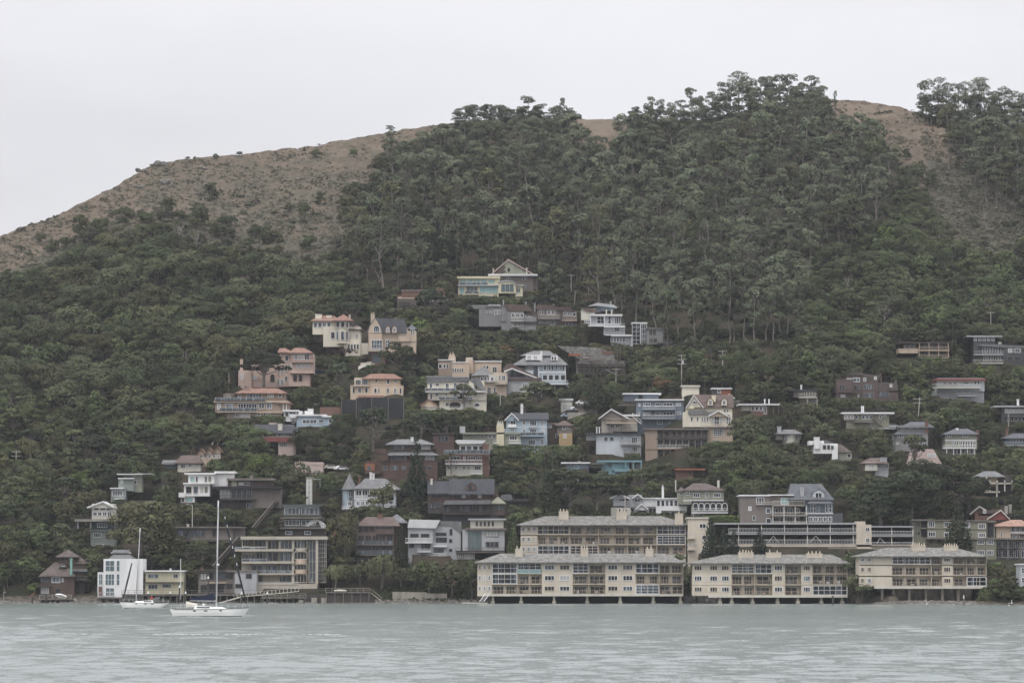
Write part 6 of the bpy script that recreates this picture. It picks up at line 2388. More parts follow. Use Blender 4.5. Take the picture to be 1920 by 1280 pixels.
    # guard rails
    gr = MB()
    prev = None
    for i in range(0, n + 1, 2):
        a = ring[min(i, n)][0]
        for s_ in (-1, 1): gr.bar((a[0], s_ * a[1] * .97, a[2]), (a[0], s_ * a[1] * .97, a[2] + .65), .018)
        if prev:
            for s_ in (-1, 1):
                for q in (.35, .64): gr.bar((prev[0], s_ * prev[1] * .97, prev[2] + q), (a[0], s_ * a[1] * .97, a[2] + q), .012)
        prev = a
    gr.build('guard_rail', 'sv', r)
    wh = MB(); cx = Ls + L_ * .13
    for i in range(12): a0, a1 = 2 * math.pi * i / 12, 2 * math.pi * (i + 1) / 12; wh.bar((cx, .45 * math.cos(a0), zs + .55 + .45 * math.sin(a0)), (cx, .45 * math.cos(a1), zs + .55 + .45 * math.sin(a1)), .02)
    wh.build('steering_wheel', 'sv', r)
    return r, Ls, L_, zs
yacht('big white sloop with a blue sail cover on its boom', 640, 320, 468, 1153.5, 1141.5, 1138.5, 405.5, 938, 3, 0, 356, 1126, (462, 1131, 413, 941), True)
y2, ls2, l2, zs2 = yacht('smaller white sloop with a person in red aboard', 830, 316, 224, 1139, 1129.5, 1127, 255, 989, 7, 0, 290, 1131, (231, 1122, 247, 1055), False, transom=1)
# radar dome and life raft on the big sloop are small white fittings
def dome(label, u, v, Y, name, cat, s=.3):
    p = P3(u, v, Y); o = MB(); n = 10
    for j in range(4):
        a0, a1 = j * math.pi / 8, (j + 1) * math.pi / 8
        for i in range(n):
            t0, t1 = 2 * math.pi * i / n, 2 * math.pi * (i + 1) / n
            o.poly([(s * math.cos(a) * math.cos(t), s * math.cos(a) * math.sin(t), s * .7 * math.sin(a)) for a, t in ((a0, t0), (a0, t1), (a1, t1), (a1, t0))], [(0, 1, 2, 3)])
    o.bar((0, 0, -.18), (0, 0, 0), s * .85, 10)
    ob = o.build(name, 'wh', None, smooth=False, loc=p); return tag(ob, label, cat)
sb = [o for o in bpy.data.objects if o.name == 'sailboat'][0]
for nm, u, v, s_ in (('radar_dome', 408.3, 1058, .3), ('life_raft', 382, 1133.5, .35)):
    o = dome('', u, v, 639.75 if nm == 'radar_dome' else 640, nm, '', s_)
    for k_ in ('label', 'category'):
        if k_ in o: del o[k_]
    o.parent = sb; o.location = o.location - sb.location
# ---- the person standing in the cockpit: one skinned body, clothes over it
def person(label, p, hgt=1.75, shirt='red', legs='ow'):
    sc_ = hgt / 1.75
    J = dict(pel=(0, 0, .95), che=(0, 0, 1.28), nec=(0, 0, 1.47), hd0=(0, -.01, 1.56), hd1=(0, -.01, 1.66),
             lsh=(-.18, 0, 1.40), lel=(-.27, -.05, 1.14), lwr=(-.22, -.24, 1.0), rsh=(.18, 0, 1.40), rel=(.28, -.03, 1.14), rwr=(.20, -.22, .98),
             lhp=(-.10, 0, .90), lkn=(-.12, -.04, .50), lan=(-.13, .02, .09), lto=(-.14, -.14, .03), rhp=(.10, 0, .90), rkn=(.12, -.04, .50), ran=(.14, .03, .09), rto=(.16, -.13, .03))
    rad = dict(pel=.13, che=.14, nec=.055, hd0=.075, hd1=.095, lsh=.06, lel=.045, lwr=.03, rsh=.06, rel=.045, rwr=.03, lhp=.09, lkn=.06, lan=.04, lto=.035, rhp=.09, rkn=.06, ran=.04, rto=.035)
    E = [('pel','che'),('che','nec'),('nec','hd0'),('hd0','hd1'),('che','lsh'),('lsh','lel'),('lel','lwr'),('che','rsh'),('rsh','rel'),('rel','rwr'),('pel','lhp'),('lhp','lkn'),('lkn','lan'),('lan','lto'),('pel','rhp'),('rhp','rkn'),('rkn','ran'),('ran','rto')]
    for h_, s_ in (('l', -1), ('r', 1)):
        w = J[h_ + 'wr']; J[h_ + 'pa'] = (w[0], w[1] - .07, w[2] - .01); rad[h_ + 'pa'] = .03; E.append((h_ + 'wr', h_ + 'pa'))
        for f in range(5):
            a = (w[0] + s_ * (-.03 + f * .016) if f < 4 else w[0] - s_ * .045, w[1] - (.12 if f < 4 else .07), w[2] - .02); b = (a[0], a[1] - (.04 + .008 * (1.5 - abs(f - 1.5)) if f < 4 else .03), a[2] - .03)
            J[h_ + 'f%da' % f] = a; J[h_ + 'f%db' % f] = b; rad[h_ + 'f%da' % f] = .009; rad[h_ + 'f%db' % f] = .008; E += [(h_ + 'pa', h_ + 'f%da' % f), (h_ + 'f%da' % f, h_ + 'f%db' % f)]
    def skin(nm, keys, mat, grow, par=None, root='pel'):
        ks = [k for k in J if k in keys]; ix = {k: i for i, k in enumerate(ks)}
        me = bpy.data.meshes.new(nm); me.from_pydata([tuple(c * sc_ for c in J[k]) for k in ks], [(ix[a], ix[b]) for a, b in E if a in ix and b in ix], []); me.update()
        o = bpy.data.objects.new(nm, me); COL.objects.link(o); me.materials.append(M(mat))
        md = o.modifiers.new('skin', 'SKIN')
        if not me.skin_vertices: bpy.context.view_layer.objects.active = o
        sv = me.skin_vertices[0].data
        for k in ks: r_ = (rad[k] + grow) * sc_; sv[ix[k]].radius = (r_, r_ * .85); sv[ix[k]].use_root = (k == root)
        o.modifiers.new('sub', 'SUBSURF').levels = 1; o.modifiers['sub'].render_levels = 2
        if par: o.parent = par
        else: o.location = p
        return o
    body = skin('person', set(J), 'skin', 0); tag(body, label, 'person')
    skin('shirt', {'pel', 'che', 'lsh', 'lel', 'rsh', 'rel'}, shirt, .022, body)
    skin('trousers', {'pel', 'lhp', 'lkn', 'lan', 'rhp', 'rkn', 'ran'}, legs, .018, body)
    hb = MB()
    for j in range(3):
        a0, a1 = j * math.pi / 6, (j + 1) * math.pi / 6
        for i in range(8):
            t0, t1 = 2 * math.pi * i / 8, 2 * math.pi * (i + 1) / 8
            hb.poly([(.105 * math.cos(a) * math.cos(t), .105 * math.cos(a) * math.sin(t) + .01, 1.68 + .11 * math.sin(a)) for a, t in ((a0, t0), (a0, t1), (a1, t1), (a1, t0))], [(0, 1, 2, 3)])
    hb.build('hair', 'br', body)
    return body
person('person in a red top standing in the cockpit of the smaller sloop', Vector((P3(284.5, 1130, 830).x, 830, zs2 - .35)), 1.95)
# ---- dock furniture
def simple(name, label, cat, mat, fn, group=None, loc=None):
    mb = MB(); fn(mb); return tag(mb.build(name, mat, loc=loc), label, cat, group)
def pier(label, u0, u1, v0, v1, Y, dep, npl, mat='pi', name='pier', rail=False, cat='pier', vw=1131):
    a = P3(u0, v0, Y); b = P3(u1, v0, Y)
    r = empty(name, ((a.x + b.x) / 2, Y, 0)); tag(r, label, cat)
    w = (b.x - a.x) / 2; z0 = a.z; z1 = ZP(v1, Y)
    MB().box(-w, w, 0, dep, z1, z0).build('deck', mat, r)
    for i in range(npl):
        for yy in (.25, dep - .3):
            x = -w + .3 + (2 * w - .6) * i / max(1, npl - 1); MB().bar((x, yy, -2), (x, yy, z1 + .0), .16, 6).build('pile', 'pi', r)
    if rail:
        m = MB(); m.box(-w, w, .02, .08, z0 + .95, z0 + 1.03); m.box(-w, w, .03, .07, z0 + .5, z0 + .55)
        k = int(2 * w / 1.6)
        for i in range(k + 1): x = -w + (2 * w - .08) * i / k; m.box(x, x + .08, .01, .09, z0, z0 + .95)
        m.build('railing', 'wd' if rail is True else rail, r)
    return r
pier('low timber pier with handrails | at the left end of the shore'.replace(' |', ''), -20, 78, 1124, 1127, 1001, 4, 9)
pier('white-edged timber deck on piles below the dark brown pagoda-roofed house', 74, 134, 1121.5, 1124, 999, 5, 7, rail='ow')
pier('small timber deck on piles below the tall white modern house', 186, 228, 1119, 1121, 999, 4, 4)
pier('timber wharf on piles between the yellow house and the grey board house', 228, 372, 1113, 1116, 998, 6, 12, rail=True)
pier('timber wharf with handrails below the grey weathered-board house', 372, 492, 1113, 1116.5, 999, 6, 10, rail=True)
pier('timber pier with open rails in front of the beige concrete residence', 492, 574, 1119, 1122, 999, 5, 8, rail='cc')
pier('high railed terrace deck over the dark bulkhead', 610, 694, 1109, 1111.5, 999.5, 5, 6, rail='cc')
def fl(label, u0, u1, v0, v1, Y, dep=2.2, mat='cc'):
    a = P3(u0, v0, Y); b = P3(u1, v0, Y)
    simple('floating_dock', label, 'floating dock', mat, lambda m: (m.box(a.x, b.x, Y, Y + dep, -.25, ZP(v0, Y)), m.box(a.x - .04, b.x + .04, Y - .04, Y + dep + .04, ZP(v0, Y) - .16, ZP(v0, Y) - .05)))
fl('narrow floating dock beside the dark brown pagoda-roofed house', 45, 90, 1133, 1136, 985)
fl('long low floating dock behind the bow of the big sloop', 408, 522, 1129.5, 1132, 990)
fl('small pale landing float at the corner of the long apartment block', 866, 914, 1129, 1131.5, 983, 2.5, 'ow')
# gangway
g0, g1 = P3(444, 1119, 990), P3(560, 1108, 998)
def gang(m):
    for yy in (0, 1.3): m.bar((g0.x, g0.y + yy, g0.z), (g1.x, g1.y + yy, g1.z), .12); m.bar((g0.x, g0.y + yy, g0.z + 1), (g1.x, g1.y + yy, g1.z + 1), .05)
    for i in range(17):
        for yy in (0, 1.3): q = g0.lerp(g1, i / 16); m.bar((q.x, q.y + yy, q.z), (q.x, q.y + yy, q.z + 1), .04)
    m.poly([(g0.x, g0.y, g0.z + .05), (g1.x, g1.y, g1.z + .05), (g1.x, g1.y + 1.3, g1.z + .05), (g0.x, g0.y + 1.3, g0.z + .05)], [(0, 1, 2, 3)])
simple('gangway', 'long pale sloping gangway rising from the floating dock to the pier', 'gangway', 'ow', gang)
g2, g3 = P3(396, 1134, 986), P3(450, 1119, 990)
simple('gangway', 'steep white gangway running down past the mast of the big sloop', 'gangway', 'ow', lambda m: (m.bar(g2, g3, .2), m.bar(g2 + Vector((0, 1, 0)), g3 + Vector((0, 1, 0)), .12)))
g4, g5 = P3(899, 1127, 981), P3(910, 1112, 984)
simple('gangway', 'short steep white ladder from the landing float to the apartment deck', 'gangway', 'wh', lambda m: ([m.bar(g4 + Vector((o, 0, 0)), g5 + Vector((o, 0, 0)), .09) for o in (0, 1.2)], [m.bar(g4.lerp(g5, i / 7), g4.lerp(g5, i / 7) + Vector((1.2, 0, 0)), .05) for i in range(8)]))
# mooring piles with white caps
PL = [(278, 1108, 1126, 1, 'standing behind the mast of the smaller sloop'), (319.5, 1108, 1135, 1, 'just left of the big sloop'), (337, 1097, 1133, 1, 'against the right wall of the yellow house'), (390.5, 1080, 1128, 1, 'tallest, before the grey weathered-board house'),
      (453, 1109, 1133, 1, 'under the furled headsail of the big sloop'), (501, 1109, 1131, 1, 'at the head of the long gangway'), (348, 1108, 1136, 1, 'beside the white flagpole'),
      (61, 1118, 1136, 0, 'at the narrow floating dock'), (86.5, 1112, 1136, 0, 'taller, at the white-edged deck'), (895.5, 1101, 1134, 0, 'beside the landing float, at its left'), (911.5, 1100, 1133, 0, 'beside the landing float, against the gangway ladder'),
      (1561.5, 1116, 1138, 0, 'standing off the end of the block with three wide chimneys'), (1737.5, 1128, 1141, 2, 'short, tapered, in front of the riprap'), (1807, 1116, 1140, 2, 'tall, off the right end of the raised block'), (1892, 1131, 1143, 2, 'short and stubby, off the beach'), (1897, 1126, 1144, 2, 'white topped, off the beach')]
for u, v0, v1, cap, wh_ in PL:
    Y = (986 if u < 1300 else 925 if u < 1600 else 905); a = P3(u, v0, Y)
    r = empty('mooring_pile', (a.x, Y, 0)); tag(r, ('dark mooring pile ' if cap < 2 else 'weathered timber pile ') + ('with white cap ' if cap == 1 else '') + wh_, 'mooring pile', 'timber piles standing in the water')
    MB().bar((0, 0, -2), (0, 0, a.z - (.6 if cap == 1 else 0)), .24 if cap < 2 else .3, 8, .22 if cap < 2 else .16).build('post', 'dw' if cap < 2 else 'pi', r)
    if cap: MB().bar((0, 0, a.z - .6), (0, 0, a.z + .15), .30 if cap == 1 else .2, 8, .03 if cap == 1 else .14).build('cap', 'wh', r)
# white flagpoles and dock lamp
for u, v0, v1, Y, w, lb in ((338.5, 1049, 1116, 996, .12, 'plain white flagpole in front of the yellow waterfront house'), (429, 698, 730, None, .07, 'slim flagpole with a limp red and white flag left of the pink villa'), (360.5, 946, 986, None, .13, 'pale street light pole with a short arm below the white three-tier house')):
    b = P3(u, v1, Y); hz = ZP(v0, b.y) - b.z
    r = empty('flagpole' if 'flag' in lb else 'street_lamp', b); tag(r, lb, 'flagpole' if 'flag' in lb else 'street lamp')
    MB().bar((0, 0, -1), (0, 0, hz), w, 8, w * .7).build('pole', 'wh' if Y else 'ow', r)
    if 'limp' in lb: MB().box(.08, .3, -.05, .05, hz * .45, hz * .9).build('flag', 'bk', r)
    if 'street' in lb: MB().bar((0, 0, hz - .1), (-1.1, 0, hz + .15), .06).bar((-1.1, 0, hz + .15), (-1.6, 0, hz + .1), .12).build('lamp_arm', 'ow', r)
    if 'plain' in lb: MB().bar((0, 0, hz), (0, 0, hz + .25), .16, 8, .05).build('finial', 'wh', r)
r = empty('dock_lamp', P3(7, 1126, 1001)); tag(r, 'bent grey dock lamp at the end of the low pier', 'dock lamp')
MB().bar((0, 0, 0), (0, 0, 2.4), .09).bar((0, 0, 2.4), (.4, 0, 2.5), .07).bar((0, 0, 1.5), (0.1, 0, 4.0), .05).build('pole', 'cc', r); MB().box(.2, .55, -.15, .15, 2.3, 2.5).build('lamp_head', 'mt', r)
# upturned dinghy, white canoe, boat covers
def hullmesh(L_, w, h):
    m = MB(); n = 12; prev = None
    for i in range(n + 1):
        t = i / n; x = -L_ / 2 + L_ * t; ww = w * math.sin(math.pi * (.06 + .88 * t)) ** .7; hh = h * math.sin(math.pi * (.1 + .8 * t)) ** .5
        s = [(x, ww * math.cos(a), hh * math.sin(a)) for a in [math.pi * j / 8 for j in range(9)]]
        if prev:
            for j in range(8): m.poly([prev[j], s[j], s[j + 1], prev[j + 1]], [(0, 1, 2, 3)])
        else: m.poly(s, [tuple(range(9))])
        prev = s
    m.poly(prev, [tuple(range(8, -1, -1))]); return m
o = hullmesh(3.1, .7, .75).build('dinghy', 'gel', loc=P3(114, 1117.5, 1000.5)); o.rotation_euler = (R(-40), R(12), 0); tag(o, 'white upturned dinghy leaning on the deck of the dark brown house', 'dinghy')
o = hullmesh(3.4, .5, .45).build('kayak', 'ow', loc=P3(638, 1107.5, 1001)); tag(o, 'pale upturned kayak lying on the high railed terrace deck', 'kayak')
o = hullmesh(2.2, .5, .4).build('rowing_boat', 'wh', loc=P3(1866, 1124, 958)); tag(o, 'small white rowing boat pulled up beside the red flowers on the beach', 'rowing boat')
simple('beach_table', 'grey picnic table on the beach at the right end of the shore', 'table', 'cc', lambda m: (m.box(-1.2, 1.2, -.4, .4, .7, .8), m.box(-1.2, 1.2, .7, .95, .4, .48), m.box(-.9, -.8, -.4, .9, 0, .7), m.box(.8, .9, -.4, .9, 0, .7)), loc=P3(1889, 1127, 955))
o = hullmesh(1.6, .25, .2).build('life_ring_buoy', 'or_', loc=P3(61, 1115, 1001)); o.rotation_euler = (0, R(-35), 0); tag(o, 'orange-tipped paddle board propped at the low pier', 'paddle board')
# dark bulkhead, retaining walls, beaches
simple('bulkhead', 'dark stained timber bulkhead at the waterline below the railed terrace', 'bulkhead', 'dw', lambda m: m.prism([(P3(570, 1115, 1000).x, -1.5), (P3(712, 1134, 1000).x, -1.5), (P3(694, 1112, 1000).x, ZP(1112, 1000)), (P3(570, 1112, 1000).x, ZP(1114, 1000))], 1000, 1006))
simple('concrete_wall', 'stained pale concrete retaining wall above the shore rocks', 'retaining wall', 'co', lambda m: [m.box(P3(a, 1110, 1002).x, P3(b, 1110, 1002).x, 1001.5 + q * .1, 1004, ZP(1123, 1002), ZP(c, 1002)) for q, (a, b, c) in enumerate(((736, 768, 1109), (768, 800, 1109.6), (800, 838, 1112)))])
simple('concrete_pier', 'square concrete pier blocks under the end of the timber pier', 'concrete blocks', 'co', lambda m: [m.box(P3(a, 1, 999).x, P3(b, 1, 999).x, 998.8, 1001, -1, ZP(c, 999)) for a, b, c in ((588, 598, 1120), (606, 616, 1120), (564, 573, 1124))])
st0, st1 = P3(696, 1111, 998.5), P3(716, 1127, 998.5)
simple('steps', 'timber steps going down to the rocks from the terrace deck', 'steps', 'cc', lambda m: ([m.bar(st0 + Vector((0, q, 0)), st1 + Vector((0, q, 0)), .13) for q in (0, 1.1)], [m.bar(st0 + Vector((0, q, .95)), st1 + Vector((0, q, .95)), .05) for q in (0, 1.1)], [m.bar(st0.lerp(st1, i / 9), st0.lerp(st1, i / 9) + Vector((0, 1.1, 0)), .06) for i in range(10)]))
w0 = P3(640, 752); Yn = P3(698, 790).y - 1
def net(m):
    for a, b, t in ((641, 668, 749), (668, 697, 746.5), (697, 728, 745.5), (728, 757, 746)):
        m.box(K(a, 770, Yn)[0], K(b, 770, Yn)[0] - .05, Yn, Yn + .25, ZP(800, Yn), ZP(t, Yn))
r = empty('mesh_fence', (K(698, 770, Yn)[0], Yn, ZP(795, Yn))); tag(r, 'tall dark mesh-covered retaining fence under the peach villa', 'retaining fence')
for a, b, t in ((641, 668, 749), (668, 697, 746.5), (697, 728, 745.5), (728, 757, 746)):
    MB().box(K(a, 770, Yn)[0] - r.location.x, K(b, 770, Yn)[0] - r.location.x - .1, 0, .3, -3, ZP(t, Yn) - r.location.z).build('mesh_panel', 'net', r)
for a in (640.6, 668, 697, 728, 757): MB().box(K(a, 770, Yn)[0] - r.location.x - .12, K(a, 770, Yn)[0] - r.location.x + .1, -.1, .2, -3, ZP(744.5, Yn) - r.location.z).build('fence_post', 'wd', r)
m = MB(); xq = K(672, 770, Yn)[0] - r.location.x
for q in (0, .6): m.box(xq + q, xq + q + .06, -.25, -.17, -3, 6)
for i in range(14): m.box(xq + .06, xq + .6, -.25, -.17, -2.8 + i * .6, -2.74 + i * .6)
m.build('ladder', 'wd', r)
RECTS.append([640, 745, 757, 793, Yn, 'mesh fence']); PADS.append((r.location.x, Yn, 10, 3, r.location.z, 0))
# retaining wall + ivy under the cream mansion, road walls
def rwall(label, u0, u1, v0, v1, mat, dd=0, name='retaining_wall'):
    Y = float(depth((u0 + u1) / 2, v1)) - 1 + dd
    simple(name, label, 'retaining wall', mat, lambda m: m.box(K(u0, v0, Y)[0], K(u1, v0, Y)[0], Y, Y + .8, ZP(v1, Y) - 3, ZP(v0, Y)))
    RECTS.append([u0, v0, u1, v1, Y, 'wall'])
RECTS.append([1640, 1098, 1850, 1127, 960, 'piles']); RECTS.append([560, 1100, 716, 1130, 999, 'deck']); RECTS.append([730, 1104, 900, 1130, 1001, 'bank'])
rwall('low white garden wall of the two villas above the curved drive', 676, 697, 680, 684, 'ow')
rwall('reddish terrace wall and roof edge above the light blue house', 600, 638, 763, 775, 'bk')
rwall('pale terrace wall with parked cars above the brown and ochre house', 1064, 1100, 773, 778, 'cc')
# the curved drive between the villas
dr = P3(690, 690); 
m = MB(); pts = [(672, 693, 6), (680, 688, 6), (690, 684.5, 5), (702, 683, 4)]
simple('driveway', None, None, 'cc', lambda m: [m.poly([P3(a[0], a[1] + 4) + Vector((0, -1, .5)), P3(b[0], b[1] + 4) + Vector((0, -1, .5)), P3(b[0], b[1] - 1) + Vector((0, 0, .9)), P3(a[0], a[1] - 1) + Vector((0, 0, .9))], [(0, 1, 2, 3)]) for a, b in zip(pts, pts[1:])])
o = bpy.data.objects['driveway']; [o.__delitem__(k) for k in ('label', 'category') if k in o]; o['kind'] = 'structure'
RECTS.append([674, 681, 700, 697, dr.y, 'drive'])
# bare reddish soil patches are in the ground; cars
def car(label, u, v, mat, yaw, Y=None, s=1.0, van=False):
    p = P3(u, v, Y); p.y -= .5
    r = empty('parked_car', p, yaw); tag(r, label, 'car', 'cars parked between the houses')
    prof = [(-2.1, .35), (2.1, .35), (2.15, .75), (1.35, .92), (.75, 1.4), (-.9, 1.45), (-1.6, 1.0), (-2.15, .9)]
    b = MB().prism([(x * s, z * s) for x, z in prof][::1], -.85 * s, .85 * s).build('body', mat, r)
    for yy in (-.88, .85): MB().prism([(x * s, z * s) for x, z in [(-1.35, .98), (1.15, .98), (.68, 1.34), (-.85, 1.38)]], yy * s, (yy + .03) * s).build('side_window', 'g0', b)
    for x in (-1.35, 1.35):
        for yy in (-.9, .7): 
            w = MB().bar((x * s, yy * s, .33 * s), (x * s, (yy + .2) * s, .33 * s), .33 * s, 12).build('wheel', 'dk', r)
    RECTS.append([u - 12, v - 9, u + 12, v, p.y, 'car'])
car('dark blue car parked beside the pink villa', 598, 701, 'nv', 0)
car('car under a bright turquoise cover above the ochre house', 1064, 783, 'lb', R(10))
car('dark car parked next to the turquoise-covered one', 1068, 777, 'dk', R(160))
car('silver car parked beyond the dark one on the terrace', 1080, 771, 'mt', R(30))
car('white car at the end of the terrace row', 1092, 759, 'wh', R(10))
car('white car on the roof deck of the slate blue house', 1188, 757, 'wh', R(5))
car('silver car behind the white one on the roof deck', 1179, 752, 'mt', R(170), Y=float(depth(1188, 757)) + 4)
car('white car half hidden by shrubs below the small pink cottage', 640, 882, 'wh', R(25))
car('small white car parked left of the one among the shrubs', 620, 880, 'ow', R(10))
car('white car on the flat roof of the sage green house', 952, 813, 'wh', R(15), Y=float(depth(930, 842)) + 6)
car('red-striped white vehicle parked by the olive house with the outside stair', 1672, 803, 'wh', R(5))
car('dark car on the lane above the shingle cottage', 1868, 943, 'nv', R(5))
# ---- scaffolding
def scaffold(label, u0, u1, v0, v1, nx, nz_, dd, nd=2):
    Y = dd; a = P3(u0, v1, Y); b = P3(u1, v1, Y); zt = ZP(v0, Y)
    r = empty('scaffolding', ((a.x + b.x) / 2, Y, a.z)); tag(r, label, 'scaffolding'); w = (b.x - a.x) / 2; h = zt - a.z
    for i in range(nx + 1):
        m = MB(); x = -w + 2 * w * i / nx
        for yy in (0, 1.3): m.bar((x, yy, -3), (x, yy, h + random.Random(i).uniform(-.5, 1.2)), .06)
        m.build('upright', 'wd', r)
    for j in range(nz_ + 1):
        z = h * (j + .5) / (nz_ + .5); m = MB()
        for yy in (0, 1.3): m.bar((-w, yy, z), (w, yy, z), .05)
        m.box(-w, w, .1, 1.2, z - .1, z - .04); m.build('platform', 'wd', r)
    m = MB()
    for i in range(0, nx, 2): x = -w + 2 * w * i / nx; m.bar((x, -.05, 0), (x + 2 * w / nx, -.05, h), .04)
    m.build('brace', 'wd', r)
scaffold('grid of scaffolding in front of the grey shake-roofed house', 1082, 1172, 676, 704, 12, 5, P3(1125, 702).y - 2.0)
scaffold('slim scaffold tower at the right end of the shake-roofed house', 1152, 1163, 656, 680, 2, 5, P3(1125, 702).y + 1)
scaffold('scaffolding along the terraces of the red brick house', 746, 848, 560, 580, 12, 3, P3(792, 578).y - 2.0)
# ---- utility poles and wires
POLES = []
def upole(u, v0, v1, label, arms=1, trans=False, lamp=False, Y=None, lean=0):
    b = P3(u, v1, Y); h = ZP(v0, b.y) - b.z
    r = empty('utility_pole', b); tag(r, label, 'utility pole', 'timber utility poles on the hillside')
    MB().bar((0, 0, -2), (lean, 0, h), .19, 7, .13).build('pole', 'cc', r)
    for k in range(arms):
        z = h - .5 - k * 1.3; m = MB().box(-1.3, 1.3, -.08, .06, z, z + .16)
        for x in (-1.2, -.6, .6, 1.2): m.bar((x, 0, z + .16), (x, 0, z + .4), .05, 5)
        m.build('crossarm', 'cc', r)
    if trans: MB().bar((.45, -.1, h - 3.2), (.45, -.1, h - 2.0), .28, 8).build('transformer', 'mt', r)
    if lamp: MB().bar((0, 0, h - 2), (-2.6, 0, h - .6), .05).bar((-2.6, 0, h - .6), (-3.2, 0, h - .65), .1).build('lamp_arm', 'mt', r)
    POLES.append((u, b + Vector((lean, 0, h - .4)))); RECTS.append([u - 2, v0, u + 2, v0 + (v1 - v0) * .55, b.y, 'pole'])
upole(30, 844, 880, 'utility pole with two crossarms in the trees at the left edge', 2)
upole(938, 738, 782, 'utility pole in the trees between the cream mansion and the blue townhouse', 1)
upole(1076, 545, 580, 'bare leaning pole above the duplex with railed balconies', 0, lean=.5)
upole(1155, 690, 735, 'utility pole with a long lamp arm in front of the scaffolded house', 1, lamp=True)
upole(1278, 664, 722, 'tall utility pole with transformers above the pale flat-roofed house', 3, True)
upole(1355, 656, 690, 'utility pole with a wide crossarm standing clear of the treetops', 2)
upole(1411, 684, 702, 'short utility pole with a grey transformer above rounded trees', 1, True)
upole(1423, 692, 704, 'plain thin pole top beside the short pole with a transformer', 0)
upole(1608, 596, 614, 'small pole with a white transformer high in the right-hand woods', 1, True)
upole(1858, 584, 622, 'utility pole above the charcoal two-level house', 1)
upole(1720, 745, 792, 'tall leaning utility pole behind the grey two-storey house', 2, lean=.8)
upole(1891, 772, 806, 'thin utility pole in front of the dark house cut by the edge', 0)
upole(1040, 724, 745, 'short pole in front of the light blue victorian', 0)
upole(705, 779, 798, 'pole with cameras beside the mesh fence', 1)
upole(1071, 514, 548, 'pole with white lamps in the dark trees right of the tall gable', 1)
upole(1172, 932, 985, 'slim pole rising in front of the grey cottage', 0, Y=1042)
upole(1537, 957, 985, 'black lamp post before the dark blue-grey victorian', 0, lamp=True, Y=1045)
for i, (a, b) in enumerate(((1, 3), (3, 4), (4, 5), (5, 6), (0, None), (9, None), (10, None), (11, None), (2, None))):
    A = POLES[a][1]; B = POLES[b][1] if b is not None else A + Vector(((-26, 4, -.5) if a in (0,) else (24, 6, -3) if a in (9, 11) else (-26, -3, -3.5)))
    for q, off in enumerate((-1.1, 1.1)):
        m = MB(); n = 14; pp = [A.lerp(B, t / n) + Vector((off, 0, -1.6 * 4 * (t / n) * (1 - t / n))) for t in range(n + 1)]
        m.tube(pp, [.022] * (n + 1), 3); o = m.build('power_line', 'dg'); tag(o, 'thin %s power line hung from %s' % (('upper', 'lower')[q], ['the pole by the townhouse', 'the lamp-arm pole', 'the tall transformer pole', 'the wide-crossarm pole', 'the left-edge pole', 'the charcoal house pole', 'the tall leaning pole', 'the edge pole', 'the bare leaning pole'][i]), 'power line')
# ---- funicular tracks / long timber stairs
def track(label, a, b, Ya=None, n=26):
    A = P3(*a) + Vector((0, -3, 1.5)); B = P3(*b) + Vector((0, -3, 1.5))
    r = empty('timber_stair', A); tag(r, label, 'stairway'); 
    for q in (0, 1.2, 2.3): MB().bar((0 + q * .6, q, .2), tuple(B - A + Vector((q * .6, q, .2))), .13).build('rail', 'wd', r)
    m = MB()
    for i in range(n + 1): q = (B - A) * (i / n); m.box(q.x - .1, q.x + 1.5, 0 + q.y, q.y + 2.3, q.z, q.z + .1)
    m.build('treads', 'dw', r)
    for i in range(2, n, 5): q = (B - A) * (i / n); MB().bar((q.x, q.y + 1, q.z - 5), (q.x, q.y + 1, q.z), .12).build('support', 'dw', r)
for a_ in range(6): RECTS.append([474 + a_ * 10, 988 - a_ * 12, 484 + a_ * 10, 1000 - a_ * 12, float(depth(480 + a_ * 10, 998 - a_ * 12)) - 3, 'stair']); RECTS.append([400 + a_ * 8, 1063 - a_ * 9, 408 + a_ * 8, 1072 - a_ * 9, float(depth(404 + a_ * 8, 1070 - a_ * 9)) - 3, 'stair'])
track('long diagonal timber stairway climbing beside the ivy-clad brown house', (474, 1000), (534, 928))
track('diagonal timber stairway left of the beige concrete residence', (400, 1072), (447, 1018))
for i, (u, v, du, dv) in enumerate(((398, 836, 6, -12), (408, 836, 6, -13), (418, 836, 6, -11))):
    A = P3(u, v); B = P3(u, v + dv) + Vector((1.2, 0, 0)); simple('slope_drain', ('lower', 'middle', 'upper')[i] + ' of the three pale concrete drains down the bare slope', 'drain', 'co', lambda m: m.bar(A + Vector((0, -1, .4)), B + Vector((0, -1, .6)), .22))
